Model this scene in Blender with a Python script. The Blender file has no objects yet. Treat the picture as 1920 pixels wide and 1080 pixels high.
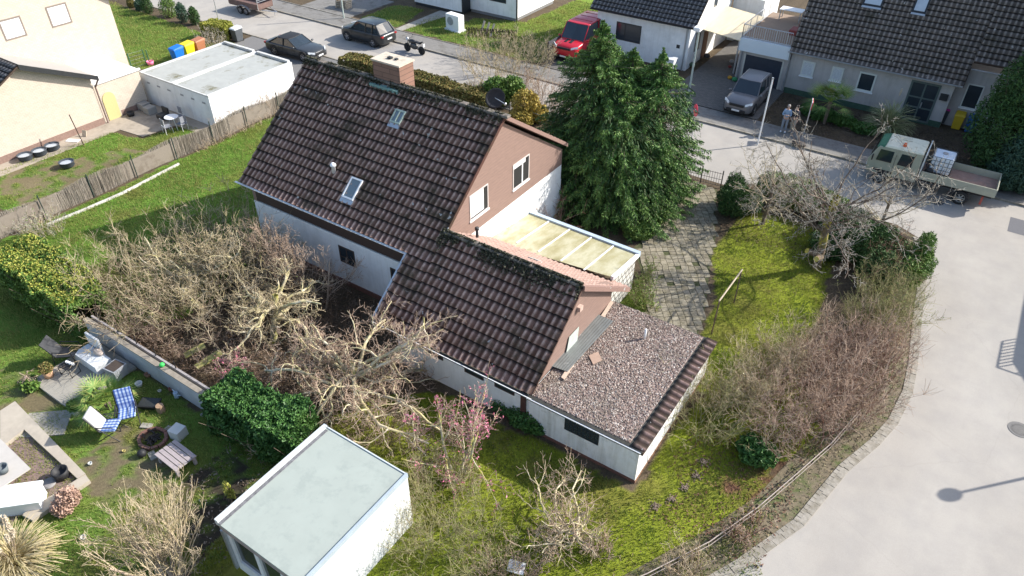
import bpy, math, random
import numpy as np
from mathutils import Matrix, Vector
R_ = math.radians
C = bpy.context.scene.collection
rng = np.random.default_rng(7)
random.seed(7)
# ------------------------------------------------ camera (house grid = world axes, metres)
F = 1367.2; HC = 20.0
_p, _r, _y = R_(37.897), R_(-0.443), R_(33.53)
_fw = np.array([0, math.cos(_p), -math.sin(_p)]); _dn = np.array([0, -math.sin(_p), -math.cos(_p)]); _rt = np.array([1., 0, 0])
_x2 = math.cos(_r)*_rt + math.sin(_r)*_dn; _d2 = -math.sin(_r)*_rt + math.cos(_r)*_dn
_A = np.array([[math.cos(_y), -math.sin(_y), 0], [math.sin(_y), math.cos(_y), 0], [0, 0, 1]])
CM = np.array([_x2, _d2, _fw]) @ _A.T
def at(px, py, z=0.0):
    v = (px-960)/F*CM[0] + (py-540)/F*CM[1] + CM[2]
    t = (z-HC)/v[2]
    return Vector((t*v[0], t*v[1], z))
cam = bpy.data.objects.new('camera', bpy.data.cameras.new('camera')); C.objects.link(cam)
m = Matrix(((CM[0][0], -CM[1][0], -CM[2][0]), (CM[0][1], -CM[1][1], -CM[2][1]), (CM[0][2], -CM[1][2], -CM[2][2])))
cam.matrix_world = Matrix.Translation((0, 0, HC)) @ m.to_4x4()
cam.data.sensor_width = 36; cam.data.lens = F/1920*36; cam.data.clip_end = 2000
S = bpy.context.scene; S.camera = cam
# ------------------------------------------------ light
w = bpy.data.worlds.new('World'); S.world = w; w.use_nodes = True
nt = w.node_tree; bg = nt.nodes['Background']; sky = nt.nodes.new('ShaderNodeTexSky')
sky.sky_type = 'NISHITA'; sky.sun_disc = False; sky.sun_elevation = R_(33); sky.sun_rotation = math.atan2(.68, .735)
sky.air_density = 1.0; sky.dust_density = 1.5; sky.ozone_density = 1.0
nt.links.new(sky.outputs[0], bg.inputs[0]); bg.inputs[1].default_value = 0.15
sd = bpy.data.lights.new('sun', 'SUN'); sd.energy = 4.5; sd.angle = R_(0.55); sd.color = (1, .955, .88)
so = bpy.data.objects.new('sun', sd); C.objects.link(so); so.location = (10, 30, 40)
SUN = Vector((.68*math.cos(R_(33)), .735*math.cos(R_(33)), math.sin(R_(33)))).normalized()
so.rotation_euler = (-SUN).to_track_quat('-Z', 'Y').to_euler()
S.view_settings.view_transform = 'Standard'; S.view_settings.look = 'None'; S.view_settings.exposure = 0.82
S.view_settings.gamma = 1; S.view_settings.use_curve_mapping = False
S.cycles.max_bounces = 5; S.cycles.diffuse_bounces = 3; S.cycles.transparent_max_bounces = 6
# ------------------------------------------------ materials
def nmat(name):
    m = bpy.data.materials.new(name); m.use_nodes = True
    return m, m.node_tree, m.node_tree.nodes['Principled BSDF']
def N(nt, t, **k):
    n = nt.nodes.new('ShaderNode'+t)
    for a, b in k.items(): setattr(n, a, b)
    return n
def noise(nt, scale, detail=4, rough=.6, coord='Object', vec=None, stretch=None):
    tc = N(nt, 'TexCoord'); n = N(nt, 'TexNoise'); n.inputs['Scale'].default_value = scale
    n.inputs['Detail'].default_value = detail; n.inputs['Roughness'].default_value = rough
    src = vec or tc.outputs[coord]
    if stretch:
        mp = N(nt, 'Mapping'); mp.inputs['Scale'].default_value = stretch; nt.links.new(src, mp.inputs[0]); src = mp.outputs[0]
    nt.links.new(src, n.inputs['Vector']); return n
def ramp(nt, src, stops):
    r = N(nt, 'ValToRGB'); e = r.color_ramp.elements
    while len(e) < len(stops): e.new(.5)
    for i, (p, c) in enumerate(stops): e[i].position = p; e[i].color = (*c, 1) if len(c) == 3 else c
    nt.links.new(src, r.inputs[0]); return r
def mixc(nt, fac, a, b, mode='MIX'):
    m = N(nt, 'Mix', data_type='RGBA', blend_type=mode)
    for i, s in ((0, fac), (6, a), (7, b)):
        if hasattr(s, 'links') or hasattr(s, 'is_linked'): nt.links.new(s, m.inputs[i])
        elif isinstance(s, (int, float)): m.inputs[i].default_value = s
        else: m.inputs[i].default_value = (*s, 1)
    return m.outputs[2]
def bump(nt, b, src, strength=.3, dist=.02):
    n = N(nt, 'Bump'); n.inputs['Strength'].default_value = strength; n.inputs['Distance'].default_value = dist
    nt.links.new(src, n.inputs['Height']); nt.links.new(n.outputs[0], b.inputs['Normal'])
def mk(name, col, var=.12, scale=6, rough=.7, metal=0, bmp=.0, bscale=60, spec=.4, dirt=None, dscale=1.2, dcov=(.5, .7), stretch=None, coat=0):
    m, nt, b = nmat(name)
    lo = tuple(max(0, c*(1-var)) for c in col); hi = tuple(min(1, c*(1+var)) for c in col)
    n = noise(nt, scale, 5, stretch=stretch); c = ramp(nt, n.outputs[0], [(.3, lo), (.7, hi)]).outputs[0]
    if dirt:
        d = noise(nt, dscale, 6, .7); f = ramp(nt, d.outputs[0], [(dcov[0], (0, 0, 0)), (dcov[1], (1, 1, 1))]).outputs[0]
        c = mixc(nt, f, c, dirt)
    nt.links.new(c, b.inputs['Base Color'])
    b.inputs['Roughness'].default_value = rough; b.inputs['Metallic'].default_value = metal
    b.inputs['Specular IOR Level'].default_value = spec; b.inputs['Coat Weight'].default_value = coat
    if bmp: bump(nt, b, noise(nt, bscale, 3).outputs[0], bmp)
    return m
def leafmat(name, cols, big=None, bigscale=.8, rough=.75, trans=0.0, spec=.25, bigk=.35):
    m, nt, b = nmat(name); g = N(nt, 'NewGeometry')
    n = len(cols); r = ramp(nt, g.outputs['Random Per Island'], [(i/max(1, n-1), c) for i, c in enumerate(cols)]); c = r.outputs[0]
    if big:
        d = noise(nt, bigscale, 3); f = ramp(nt, d.outputs[0], [(.45, (0, 0, 0)), (.62, (1, 1, 1))]).outputs[0]
        c = mixc(nt, f, c, mixc(nt, bigk, c, big))
    nt.links.new(c, b.inputs['Base Color']); b.inputs['Roughness'].default_value = rough; b.inputs['Specular IOR Level'].default_value = spec
    if trans:
        t = N(nt, 'BsdfTranslucent'); nt.links.new(c, t.inputs[0]); mx = N(nt, 'MixShader'); mx.inputs[0].default_value = trans
        nt.links.new(b.outputs[0], mx.inputs[1]); nt.links.new(t.outputs[0], mx.inputs[2]); nt.links.new(mx.outputs[0], nt.nodes['Material Output'].inputs[0])
    return m
def streaks(m, k=.35, col=(.72, .71, .68)):
    nt = m.node_tree; b = nt.nodes['Principled BSDF']; src = b.inputs['Base Color'].links[0].from_socket
    n = noise(nt, 2.2, 6, .7, stretch=(1.6, 1.6, .16)); n2 = noise(nt, .5, 5, .7)
    f = ramp(nt, n.outputs[0], [(.46, (1, 1, 1)), (.72, col)]).outputs[0]; g = ramp(nt, n2.outputs[0], [(.35, (.95, .95, .94)), (.6, (1, 1, 1))]).outputs[0]
    nt.links.new(mixc(nt, 1, mixc(nt, k*2, src, f, 'MULTIPLY'), g, 'MULTIPLY'), b.inputs['Base Color']); return m
# ------------------------------------------------ objects
OFF = {}
def thing(name, label, cat, loc=(0, 0, 0), rz=0, group=None, world=False):
    o = bpy.data.objects.new(name, None); C.objects.link(o); o.empty_display_size = .2
    o.location = loc; o.rotation_euler = (0, 0, rz)
    o['label'] = label; o['category'] = cat
    if group: o['group'] = group
    if world: OFF[o.name] = Vector(loc)
    return o
def tag(o, label, cat, group=None):
    o['label'] = label; o['category'] = cat
    if group: o['group'] = group
    return o
def root_of(o):
    while o.parent: o = o.parent
    return o
def link(name, me, mat, parent=None, smooth=False):
    o = bpy.data.objects.new(name, me); C.objects.link(o)
    if mat: me.materials.append(mat)
    if parent:
        o.parent = parent
    if smooth:
        me.polygons.foreach_set('use_smooth', np.ones(len(me.polygons), bool))
    return o
def off_of(parent):
    if not parent: return Vector((0, 0, 0))
    return OFF.get(root_of(parent).name, Vector((0, 0, 0)))
def npmesh(name, V, Fc, mat, parent=None, smooth=False, n=4):
    V = np.asarray(V, np.float32)
    o = off_of(parent); V = V - np.array(o, np.float32)
    Fc = np.asarray(Fc, np.int32)
    me = bpy.data.meshes.new(name); me.vertices.add(len(V)); me.vertices.foreach_set('co', V.ravel())
    nf = len(Fc); k = Fc.shape[1]
    me.loops.add(nf*k); me.loops.foreach_set('vertex_index', Fc.ravel())
    me.polygons.add(nf); me.polygons.foreach_set('loop_start', np.arange(0, nf*k, k, dtype=np.int32)); me.polygons.foreach_set('loop_total', np.full(nf, k, np.int32))
    me.update(calc_edges=True); me.validate()
    return link(name, me, mat, parent, smooth)
class MB:
    def __init__(s): s.v = []; s.f = []; s.M = None
    def P(s, pts):
        i = len(s.v)
        for p in pts:
            p = Vector(p); s.v.append(s.M @ p if s.M else p)
        return i
    def box(s, x0, y0, z0, x1, y1, z1):
        i = s.P([(x0, y0, z0), (x1, y0, z0), (x1, y1, z0), (x0, y1, z0), (x0, y0, z1), (x1, y0, z1), (x1, y1, z1), (x0, y1, z1)])
        s.f += [(i, i+3, i+2, i+1), (i+4, i+5, i+6, i+7), (i, i+1, i+5, i+4), (i+1, i+2, i+6, i+5), (i+2, i+3, i+7, i+6), (i+3, i, i+4, i+7)]
        return s
    def cbox(s, c, d, rz=0, rx=0, ry=0):
        M = s.M; T = Matrix.Translation(c) @ Matrix.Rotation(rz, 4, 'Z') @ Matrix.Rotation(ry, 4, 'Y') @ Matrix.Rotation(rx, 4, 'X')
        s.M = (M @ T) if M else T; s.box(-d[0]/2, -d[1]/2, -d[2]/2, d[0]/2, d[1]/2, d[2]/2); s.M = M; return s
    def hexa(s, a, b):
        i = s.P(list(a)+list(b)); n = len(a)
        s.f.append(tuple(i+k for k in reversed(range(n)))); s.f.append(tuple(i+n+k for k in range(n)))
        for k in range(n): s.f.append((i+k, i+(k+1) % n, i+n+(k+1) % n, i+n+k))
        return s
    def prism(s, pts, z0, z1): return s.hexa([(p[0], p[1], z0) for p in pts], [(p[0], p[1], z1) for p in pts])
    def face(s, pts): i = s.P(pts); s.f.append(tuple(range(i, i+len(pts)))); return s
    def tube(s, p0, p1, r0, r1=None, n=8, cap=True):
        r1 = r0 if r1 is None else r1; p0 = Vector(p0); p1 = Vector(p1); d = (p1-p0).normalized()
        u = d.orthogonal().normalized(); v = d.cross(u)
        a = [p0+(u*math.cos(2*math.pi*k/n)+v*math.sin(2*math.pi*k/n))*r0 for k in range(n)]
        b = [p1+(u*math.cos(2*math.pi*k/n)+v*math.sin(2*math.pi*k/n))*r1 for k in range(n)]
        i = s.P(a+b)
        for k in range(n): s.f.append((i+k, i+(k+1) % n, i+n+(k+1) % n, i+n+k))
        if cap: s.f.append(tuple(i+k for k in reversed(range(n)))); s.f.append(tuple(i+n+k for k in range(n)))
        return s
    def path(s, pts, r, n=6):
        for a, b in zip(pts, pts[1:]): s.tube(a, b, r, r, n)
        return s
    def lathe(s, c, prof, n=14, ax=None):
        c = Vector(c); i = len(s.v)
        for r, z in prof: s.P([c+Vector((r*math.cos(2*math.pi*k/n), r*math.sin(2*math.pi*k/n), z)) for k in range(n)])
        for j in range(len(prof)-1):
            for k in range(n): s.f.append((i+j*n+k, i+j*n+(k+1) % n, i+(j+1)*n+(k+1) % n, i+(j+1)*n+k))
        s.f.append(tuple(i+k for k in reversed(range(n)))); s.f.append(tuple(i+(len(prof)-1)*n+k for k in range(n)))
        return s
    def ball(s, c, r, nu=10, nv=6):
        r = (r, r, r) if isinstance(r, (int, float)) else r; c = Vector(c); i = len(s.v)
        for j in range(nv+1):
            t = math.pi*(j/nv*.998+.001)
            s.P([c+Vector((r[0]*math.sin(t)*math.cos(2*math.pi*k/nu), r[1]*math.sin(t)*math.sin(2*math.pi*k/nu), r[2]*math.cos(t))) for k in range(nu)])
        for j in range(nv):
            for k in range(nu): s.f.append((i+j*nu+k, i+(j+1)*nu+k, i+(j+1)*nu+(k+1) % nu, i+j*nu+(k+1) % nu))
        return s
    def loft(s, rings, cap=True):
        i = len(s.v); n = len(rings[0])
        for r in rings: s.P(r)
        for j in range(len(rings)-1):
            for k in range(n): s.f.append((i+j*n+k, i+j*n+(k+1) % n, i+(j+1)*n+(k+1) % n, i+(j+1)*n+k))
        if cap: s.f.append(tuple(i+k for k in reversed(range(n)))); s.f.append(tuple(i+(len(rings)-1)*n+k for k in range(n)))
        return s
    def build(s, name, mat, parent=None, smooth=False, bevel=0, sub=0):
        o = off_of(parent); me = bpy.data.meshes.new(name)
        me.from_pydata([tuple(v-o) for v in s.v], [], s.f); me.validate(); me.update()
        ob = link(name, me, mat, parent, smooth)
        if bevel: b = ob.modifiers.new('b', 'BEVEL'); b.width = bevel; b.segments = 2; b.limit_method = 'ANGLE'; b.angle_limit = .6
        if sub: q = ob.modifiers.new('s', 'SUBSURF'); q.levels = q.render_levels = sub
        return ob
def B(x0, y0, z0, x1, y1, z1): return MB().box(x0, y0, z0, x1, y1, z1)
def struct(o): o['kind'] = 'structure'; return o
def stuff(o): o['kind'] = 'stuff'; return o
def dup(root, loc, rz, label=None):
    r = root.copy(); C.objects.link(r); r.location = loc; r.rotation_euler = (0, 0, rz)
    if label: r['label'] = label
    for ch in list(root.children):
        c = ch.copy(); C.objects.link(c); c.parent = r
        for g in ch.children:
            d = g.copy(); C.objects.link(d); d.parent = c
    return r
# value noise for placing and painting
_NG = np.random.default_rng(3).random((256, 256))
def vn(x, y, s):
    x = np.asarray(x, float)/s+500; y = np.asarray(y, float)/s+500
    xi = np.floor(x).astype(int); yi = np.floor(y).astype(int); fx = x-xi; fy = y-yi
    fx = fx*fx*(3-2*fx); fy = fy*fy*(3-2*fy); g = lambda a, b: _NG[a % 256, b % 256]
    return (g(xi, yi)*(1-fx)+g(xi+1, yi)*fx)*(1-fy)+(g(xi, yi+1)*(1-fx)+g(xi+1, yi+1)*fx)*fy
def fbm(x, y, s): return .55*vn(x, y, s)+.3*vn(x+31, y+7, s/2.3)+.15*vn(x+3, y+77, s/5.1)
def inside(x, y, poly):
    c = np.zeros(x.shape, bool); n = len(poly)
    for i in range(n):
        x0, y0 = poly[i]; x1, y1 = poly[(i+1) % n]
        if y0 == y1: continue
        t = ((y0 > y) != (y1 > y)) & (x < (x1-x0)*(y-y0)/(y1-y0)+x0); c ^= t
    return c
# segments -> thin tapered prisms
def seg_mesh(name, segs, mat, parent=None, n=3, smooth=True):
    A = np.array([s[0] for s in segs], float); Bv = np.array([s[1] for s in segs], float)
    ra = np.array([s[2] for s in segs]); rb = np.array([s[3] for s in segs])
    d = Bv-A; d /= np.linalg.norm(d, axis=1)[:, None]+1e-9
    h = np.where(np.abs(d[:, 2:3]) < .9, np.array([[0, 0, 1.]]), np.array([[1., 0, 0]]))
    u = np.cross(d, h); u /= np.linalg.norm(u, axis=1)[:, None]; v = np.cross(d, u)
    V = []
    for P, r in ((A-d*ra[:, None]*.3, ra), (Bv+d*rb[:, None]*.3, rb)):
        for k in range(n):
            a = 2*math.pi*k/n; V.append(P+(u*math.cos(a)+v*math.sin(a))*r[:, None])
    V = np.stack(V, 1).reshape(-1, 3); m = len(segs); b = np.arange(m)[:, None]*2*n
    Fc = np.concatenate([b+np.array([[k, (k+1) % n, n+(k+1) % n, n+k]]) for k in range(n)])
    return npmesh(name, V, Fc, mat, parent, smooth)
def quads(name, P, D, W, L, Wd, mat, parent=None, taper=.5):
    """leaf faces: centre P, long axis D, side axis W, length L, width Wd"""
    P = np.asarray(P, float); D = np.asarray(D, float); W = np.asarray(W, float)
    D = D/(np.linalg.norm(D, axis=1)[:, None]+1e-9); W = W-D*(W*D).sum(1)[:, None]; W = W/(np.linalg.norm(W, axis=1)[:, None]+1e-9)
    L = np.broadcast_to(np.asarray(L, float), (len(P),))[:, None]/2; Wd = np.broadcast_to(np.asarray(Wd, float), (len(P),))[:, None]/2
    V = np.stack([P-D*L-W*Wd, P-D*L+W*Wd, P+D*L+W*Wd*taper, P+D*L-W*Wd*taper], 1).reshape(-1, 3)
    return npmesh(name, V, np.arange(len(P)*4).reshape(-1, 4), mat, parent)
def rnd(n, k=3): return rng.normal(size=(n, k))
def leaves_at(name, P, size, mat, parent=None, asp=.6, up=0.3):
    n = len(P); D = rnd(n); W = rnd(n); W[:, 2] -= 0
    s = size*(.6+.8*rng.random(n)); return quads(name, P, D, W, s, s*asp, mat, parent, .55)
# ================================================ SETTING
KR = [(0.2, 36.0), (.72, 35.1), (1.15, 32), (1.47, 29.03), (1.83, 26.17), (1.95, 24.54), (1.81, 22.62), (1.47, 21.21), (.85, 19.43), (.22, 16.43), (-.79, 14.04), (-2.1, 11.5), (-4.0, 8.6), (-7, 4.8)]
PATH = [(-11.74, 34.9), (-11.25, 31.7), (-11.0, 28.8), (-11.1, 27.2), (-10.3, 26.3), (-9.0, 24.3), (-8.3, 22.6), (-8.6, 20.5), (-6.0, 20.5), (-6.13, 23.61), (-6.7, 25.6), (-7.6, 28.3), (-8.1, 30.2), (-9.0, 32.5), (-9.85, 34.9)]
# paint polygons: (polygon, colour, grassness)
LAWNS = [
 ([(-36.6, 8), (-27.2, 8), (-24.5, 12.0), (-25, 17.3), (-26.2, 30), (-36.6, 30)], (.062, .118, .018), 1),
 ([(-13.8, 3), (-4, 3), (0.1, 13.2), (-.8, 15), (-1.4, 18), (.2, 20), (-2, 23), (-3, 34), (-7.8, 34), (-7.9, 29.5), (-6.1, 25), (-5.8, 20.6), (-4.6, 20), (-4.7, 14.6), (-13, 14.6), (-16.5, 11.3)], (.11, .13, .014), 1),
 ([(-11.0, 21), (-8.7, 21), (-8.4, 23), (-9.8, 25.5), (-10.2, 24)], (.07, .10, .02), .8),
 ([(-40, -5), (-19, -5), (-14.6, 3), (-14.6, 8.9), (-30, 8.9), (-40, 10)], (.07, .115, .022), 1),
 ([(-44.0, 12.2), (-37.2, 12.2), (-37.2, 24.0), (-40.2, 23.6), (-40.6, 21.0), (-43.0, 20.6)], (.06, .115, .018), 1),
 ([(-75, 23.5), (-51, 27.5), (-46.5, 29.9), (-47.8, 34.9), (-75, 36.1)], (.06, .105, .018), 1),
 ([(-37.6, 47.9), (-27.0, 47.9), (-27.0, 62), (-33, 62), (-33.4, 52.2), (-37.6, 50.6)], (.085, .125, .022), 1),
 ([(-45.6, 45.2), (-41.3, 45.2), (-42.5, 50), (-45.5, 49.5)], (.05, .085, .018), .8),
 ([(-40.6, 45.0), (-34.0, 45.0), (-33, 47.6), (-37.4, 49.5), (-40.5, 49)], (.07, .12, .02), 1),
 ([(-34, 44.9), (-27.6, 44.9), (-27.6, 47.8), (-33.8, 47.8)], (.05, .075, .02), .5),
]
PATCH = [  # worn and bare spots
 ([(-43.6, 13), (-38.2, 13), (-37.6, 17), (-38.8, 20.5), (-40.6, 19.6), (-41.6, 17.3), (-43, 16)], (.19, .155, .095)),
 ([(-27.5, 4.2), (-25.4, 4.6), (-23.8, 6.0), (-24.8, 6.6), (-27.8, 6.4)], (.17, .14, .085)),
 ([(-21.2, 4.6), (-18.6, 4.4), (-17.6, 6.2), (-19.2, 7.4), (-21.2, 7.0)], (.17, .14, .09)),
 ([(-17.6, 6.0), (-14.7, 5.0), (-14.6, 8.2), (-17.2, 8.3)], (.055, .045, .035)),
 ([(-2.9, 16.2), (-.9, 16.0), (-.2, 18.4), (-1.6, 18.6)], (.13, .07, .045)),
]
def paint(x, y):
    wx = x+(fbm(x, y, .9)-.5)*.5; wy = y+(fbm(x+50, y-20, .9)-.5)*.5
    n1 = fbm(x, y, 1.7); n2 = fbm(x+9, y+5, .45)
    col = np.zeros(x.shape+(3,)); soil = np.array((.115, .088, .062)); col[:] = soil
    col *= (.7+.6*n2)[..., None]; g = np.zeros(x.shape)
    for poly, c, a in LAWNS:
        k = inside(wx, wy, poly)
        c = np.array(c)*2.15; dry = np.array((.17, .15, .045)); dark = np.array((.03, .07, .012))
        cc = c+(dry-c)*np.clip((n1-.52)*2.6, 0, .8)[..., None]+(dark-c)*np.clip((.45-n1)*2.2, 0, .6)[..., None]
        cc = cc*(.75+.5*n2)[..., None]; col[k] = cc[k]; g[k] = a
    for poly, c in PATCH:
        k = inside(wx, wy, poly)
        f = (np.clip((n2-.30)*4, 0, 1)*k)[..., None]; col = col*(1-f)+np.array(c)*(.8+.4*n1)[..., None]*f; g = np.where(k, g*np.clip(1-1.4*f[..., 0], 0, 1), g)
    return col, g
gx = np.concatenate([[-400, -200, -110], np.arange(-62, 9, .17), [40, 120, 400]]); gy = np.concatenate([[-300, -80, -20], np.arange(0, 60, .17), [90, 200, 500]])
X, Y = np.meshgrid(gx, gy); col, _ = paint(X, Y)
V = np.stack([X, Y, np.zeros_like(X)], -1).reshape(-1, 3); nx, ny = len(gx), len(gy)
i = (np.arange(ny-1)[:, None]*nx+np.arange(nx-1)[None]).reshape(-1, 1); Fc = i+np.array([[0, 1, nx+1, nx]])
m, nt, b = nmat('garden_ground')
at_ = N(nt, 'Attribute', attribute_name='tint'); n = noise(nt, 9, 6, .75); n2 = noise(nt, 45, 3, .7)
c = mixc(nt, .8, at_.outputs[0], ramp(nt, n.outputs[0], [(.25, (.45, .45, .45)), (.75, (1.5, 1.5, 1.4))]).outputs[0], 'MULTIPLY')
c = mixc(nt, .6, c, ramp(nt, n2.outputs[0], [(.3, (.6, .6, .6)), (.7, (1.35, 1.35, 1.3))]).outputs[0], 'MULTIPLY')
nt.links.new(c, b.inputs['Base Color']); b.inputs['Roughness'].default_value = .95; b.inputs['Specular IOR Level'].default_value = .1
bump(nt, b, n2.outputs[0], .8, .05)
go = struct(npmesh('ground', V, Fc, m)); go['label'] = 'lawns and bare soil of the gardens'
ca = go.data.color_attributes.new('tint', 'FLOAT_COLOR', 'POINT'); ca.data.foreach_set('color', np.concatenate([col.reshape(-1, 3), np.ones((len(V), 1))], 1).astype(np.float32).ravel())
def sheet(name, pts, z, mat):
    from mathutils.geometry import tessellate_polygon
    V3 = [Vector((p[0], p[1], z)) for p in pts]; tr = tessellate_polygon([V3]); fs = []
    for t in tr:
        a, b_, c_ = (V3[k] for k in t); fs.append(tuple(t) if (b_-a).cross(c_-a).z > 0 else (t[0], t[2], t[1]))
    me = bpy.data.meshes.new(name); me.from_pydata(V3, [], fs); me.update(); return struct(link(name, me, mat))
# ---- asphalt
m, nt, b = nmat('old_asphalt'); n = noise(nt, .35, 6, .6, stretch=(1, .35, 1)); n2 = noise(nt, 30, 4, .7); n3 = noise(nt, .9, 5, .65)
c = ramp(nt, n.outputs[0], [(.3, (.32, .295, .265)), (.7, (.39, .365, .33))]).outputs[0]
c = mixc(nt, .5, c, ramp(nt, n2.outputs[0], [(.3, (.85, .85, .85)), (.7, (1.12, 1.12, 1.12))]).outputs[0], 'MULTIPLY')
c = mixc(nt, .6, c, ramp(nt, n3.outputs[0], [(.35, (.9, .9, .91)), (.6, (1.06, 1.05, 1.03))]).outputs[0], 'MULTIPLY')
vo = N(nt, 'TexVoronoi', feature='DISTANCE_TO_EDGE'); vo.inputs['Scale'].default_value = .22; tc = N(nt, 'TexCoord'); ds = noise(nt, 1.5, 4)
mp = mixc(nt, .25, tc.outputs['Object'], ds.outputs['Color']); nt.links.new(mp, vo.inputs['Vector'])
cr = ramp(nt, vo.outputs[0], [(0, (.55, .55, .55)), (.004, (1, 1, 1))]).outputs[0]; c = mixc(nt, .12, c, cr, 'MULTIPLY')
nt.links.new(c, b.inputs['Base Color']); b.inputs['Roughness'].default_value = .9; b.inputs['Specular IOR Level'].default_value = .2; bump(nt, b, n2.outputs[0], .25, .01)
ASPH = m
road = sheet('road', [(-120, 42.3), (-120, 37.05), (-13, 37.05), (-11.7, 35.6), (-9.6, 35.6), (-8.5, 36.6), (-1, 36.7)]+KR+[(20, 3), (20, 42.3)], .004, ASPH)
sheet('asphalt_patch', [(-41.3, 39.7), (-36.6, 39.9), (-35.9, 41.9), (-41, 42.0)], .008, mk('patched_asphalt', (.27, .26, .25), .1, 20, .9, bmp=.2))
sheet('asphalt_patch', [(3.7, 39.2), (7.2, 39.2), (7.2, 40.8), (3.7, 40.8)], .008, mk('dark_patch', (.12, .12, .13), .12, 20, .9, bmp=.2))
sheet('road_seam', [(5.0, 11.0), (5.04, 11.0), (6.6, 18.0), (6.56, 18.0)], .008, mk('tar_line', (.2, .19, .18), .2, 9, .9))
sheet('forecourt', [(-49.5, 37.1), (-49.4, 34.9), (-45.1, 34.9), (-45.1, 31.2), (-38.0, 31.2), (-36.2, 33.4), (-36.2, 37.1)], .006, mk('forecourt_asphalt', (.17, .165, .16), .12, 14, .9, bmp=.25))
stone = mk('kerb_stone', (.29, .265, .225), .2, 9, .85, bmp=.3, bscale=25, dirt=(.16, .14, .10), dscale=2.5, dcov=(.45, .7))
KST = stone
def kerb_blocks(name, pts, w, z1, L=.48, gap=.018, side=1, mat=stone, z0=-.02):
    mb = MB(); 
    for (a, b_) in zip(pts, pts[1:]):
        a = Vector((*a, 0)); b_ = Vector((*b_, 0)); d = b_-a; n = max(1, round(d.length/L)); u = d.normalized(); s = Vector((-u.y, u.x, 0))*w*side
        for k in range(n):
            p = a+d*(k/n)+u*gap/2; q = a+d*((k+1)/n)-u*gap/2; jz = z1+random.uniform(-.008, .008)
            mb.hexa([(*v.xy, z0) for v in (p, q, q+s, p+s)], [(*v.xy, jz) for v in (p, q, q+s, p+s)])
    return struct(mb.build(name, mat))
kp = [KR[0]]
for a, b_ in zip(KR, KR[1:]): kp += [tuple(np.array(a)*(1-t)+np.array(b_)*t) for t in (.33, .66, 1)]
kerb_blocks('kerb', kp, .20, .045, .42, side=-1)
kp2 = [(x-.20, y+.008) for x, y in kp]; kerb_blocks('gutter_stones', kp2, .15, .04, .2, side=-1)
sheet('verge', [(x-.14, y) for x, y in KR]+[(x-1.0-(.6 if y < 22 else 0), y+.3) for x, y in reversed(KR)], .005, mk('dry_verge', (.16, .13, .085), .3, 5, .95, bmp=.6, bscale=25, dirt=(.08, .1, .03), dscale=1.6, dcov=(.48, .62)))
kerb_blocks('kerb', [(x, 42.3) for x in np.arange(-75, 16, 3)], .13, .11, 1.0, side=1)
kerb_blocks('kerb', [(x, 36.95) for x in np.arange(-75, -12.5, 3)], .12, .05, 1.0, side=1)
pav = mk('pavement_asphalt', (.2, .19, .175), .15, 8, .9, bmp=.3, dirt=(.11, .1, .085), dscale=1.3)
struct(B(-75, 42.44, -.05, 16, 44.4, .09).build('pavement', pav)); kerb_blocks('edging', [(x, 44.41) for x in np.arange(-75, -27, 3)], .07, .13, 1.0)
# drives across the street
drv = mk('block_paving', (.13, .12, .11), .2, 30, .9, bmp=.4)
m, nt, b = nmat('small_setts'); tcx = N(nt, 'TexCoord'); br = N(nt, 'TexBrick'); br.inputs['Scale'].default_value = 1; br.inputs['Brick Width'].default_value = .2; br.inputs['Row Height'].default_value = .1; br.inputs['Mortar Size'].default_value = .008
nt.links.new(tcx.outputs['Object'], br.inputs['Vector']); br.inputs['Color1'].default_value = (.16, .15, .135, 1); br.inputs['Color2'].default_value = (.11, .105, .10, 1); br.inputs['Mortar'].default_value = (.05, .045, .04, 1)
nt.links.new(br.outputs[0], b.inputs['Base Color']); b.inputs['Roughness'].default_value = .9; drv = m
struct(B(-17.4, 44.5, -.05, -10.95, 50.07, .10).build('driveway', drv)); struct(B(-17.4, 50.09, -.05, -14.7, 62, .10).build('driveway', drv))
struct(B(-27.0, 44.5, -.05, -24.9, 58, .10).build('driveway', drv)); struct(B(-24.9, 44.5, -.05, -21.5, 48.7, .09).build('driveway', drv))
slabm = mk('garden_path_slab', (.33, .31, .27), .12, 6, .9, bmp=.25, dirt=(.2, .19, .15), dscale=2)
struct(MB().prism([(-41.2, 44.5), (-40.6, 44.5), (-39.7, 50.5), (-41.2, 50.5)], -.02, .06).build('path', slabm))
struct(MB().prism([(-52, 44.5), (-46.3, 44.5), (-46.0, 50), (-52, 50)], -.02, .10).build('driveway', pav))
# left neighbour's terrace strip
yardm = mk('concrete_path', (.36, .31, .25), .1, 4, .9, bmp=.2, dirt=(.22, .19, .15), dscale=.8)
struct(MB().prism([(-44.5, 10), (-43.1, 10), (-42.9, 21.0), (-40.9, 21.2), (-40.6, 23.3), (-38.6, 23.4), (-38.3, 24.5), (-44.5, 24.5)], -.02, .03).build('path', yardm))
struct(MB().prism([(-24.55, 5.35), (-23.7, 4.55), (-22.55, 5.5), (-23.4, 6.35)], -.02, .04).build('path', slabm))
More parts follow.
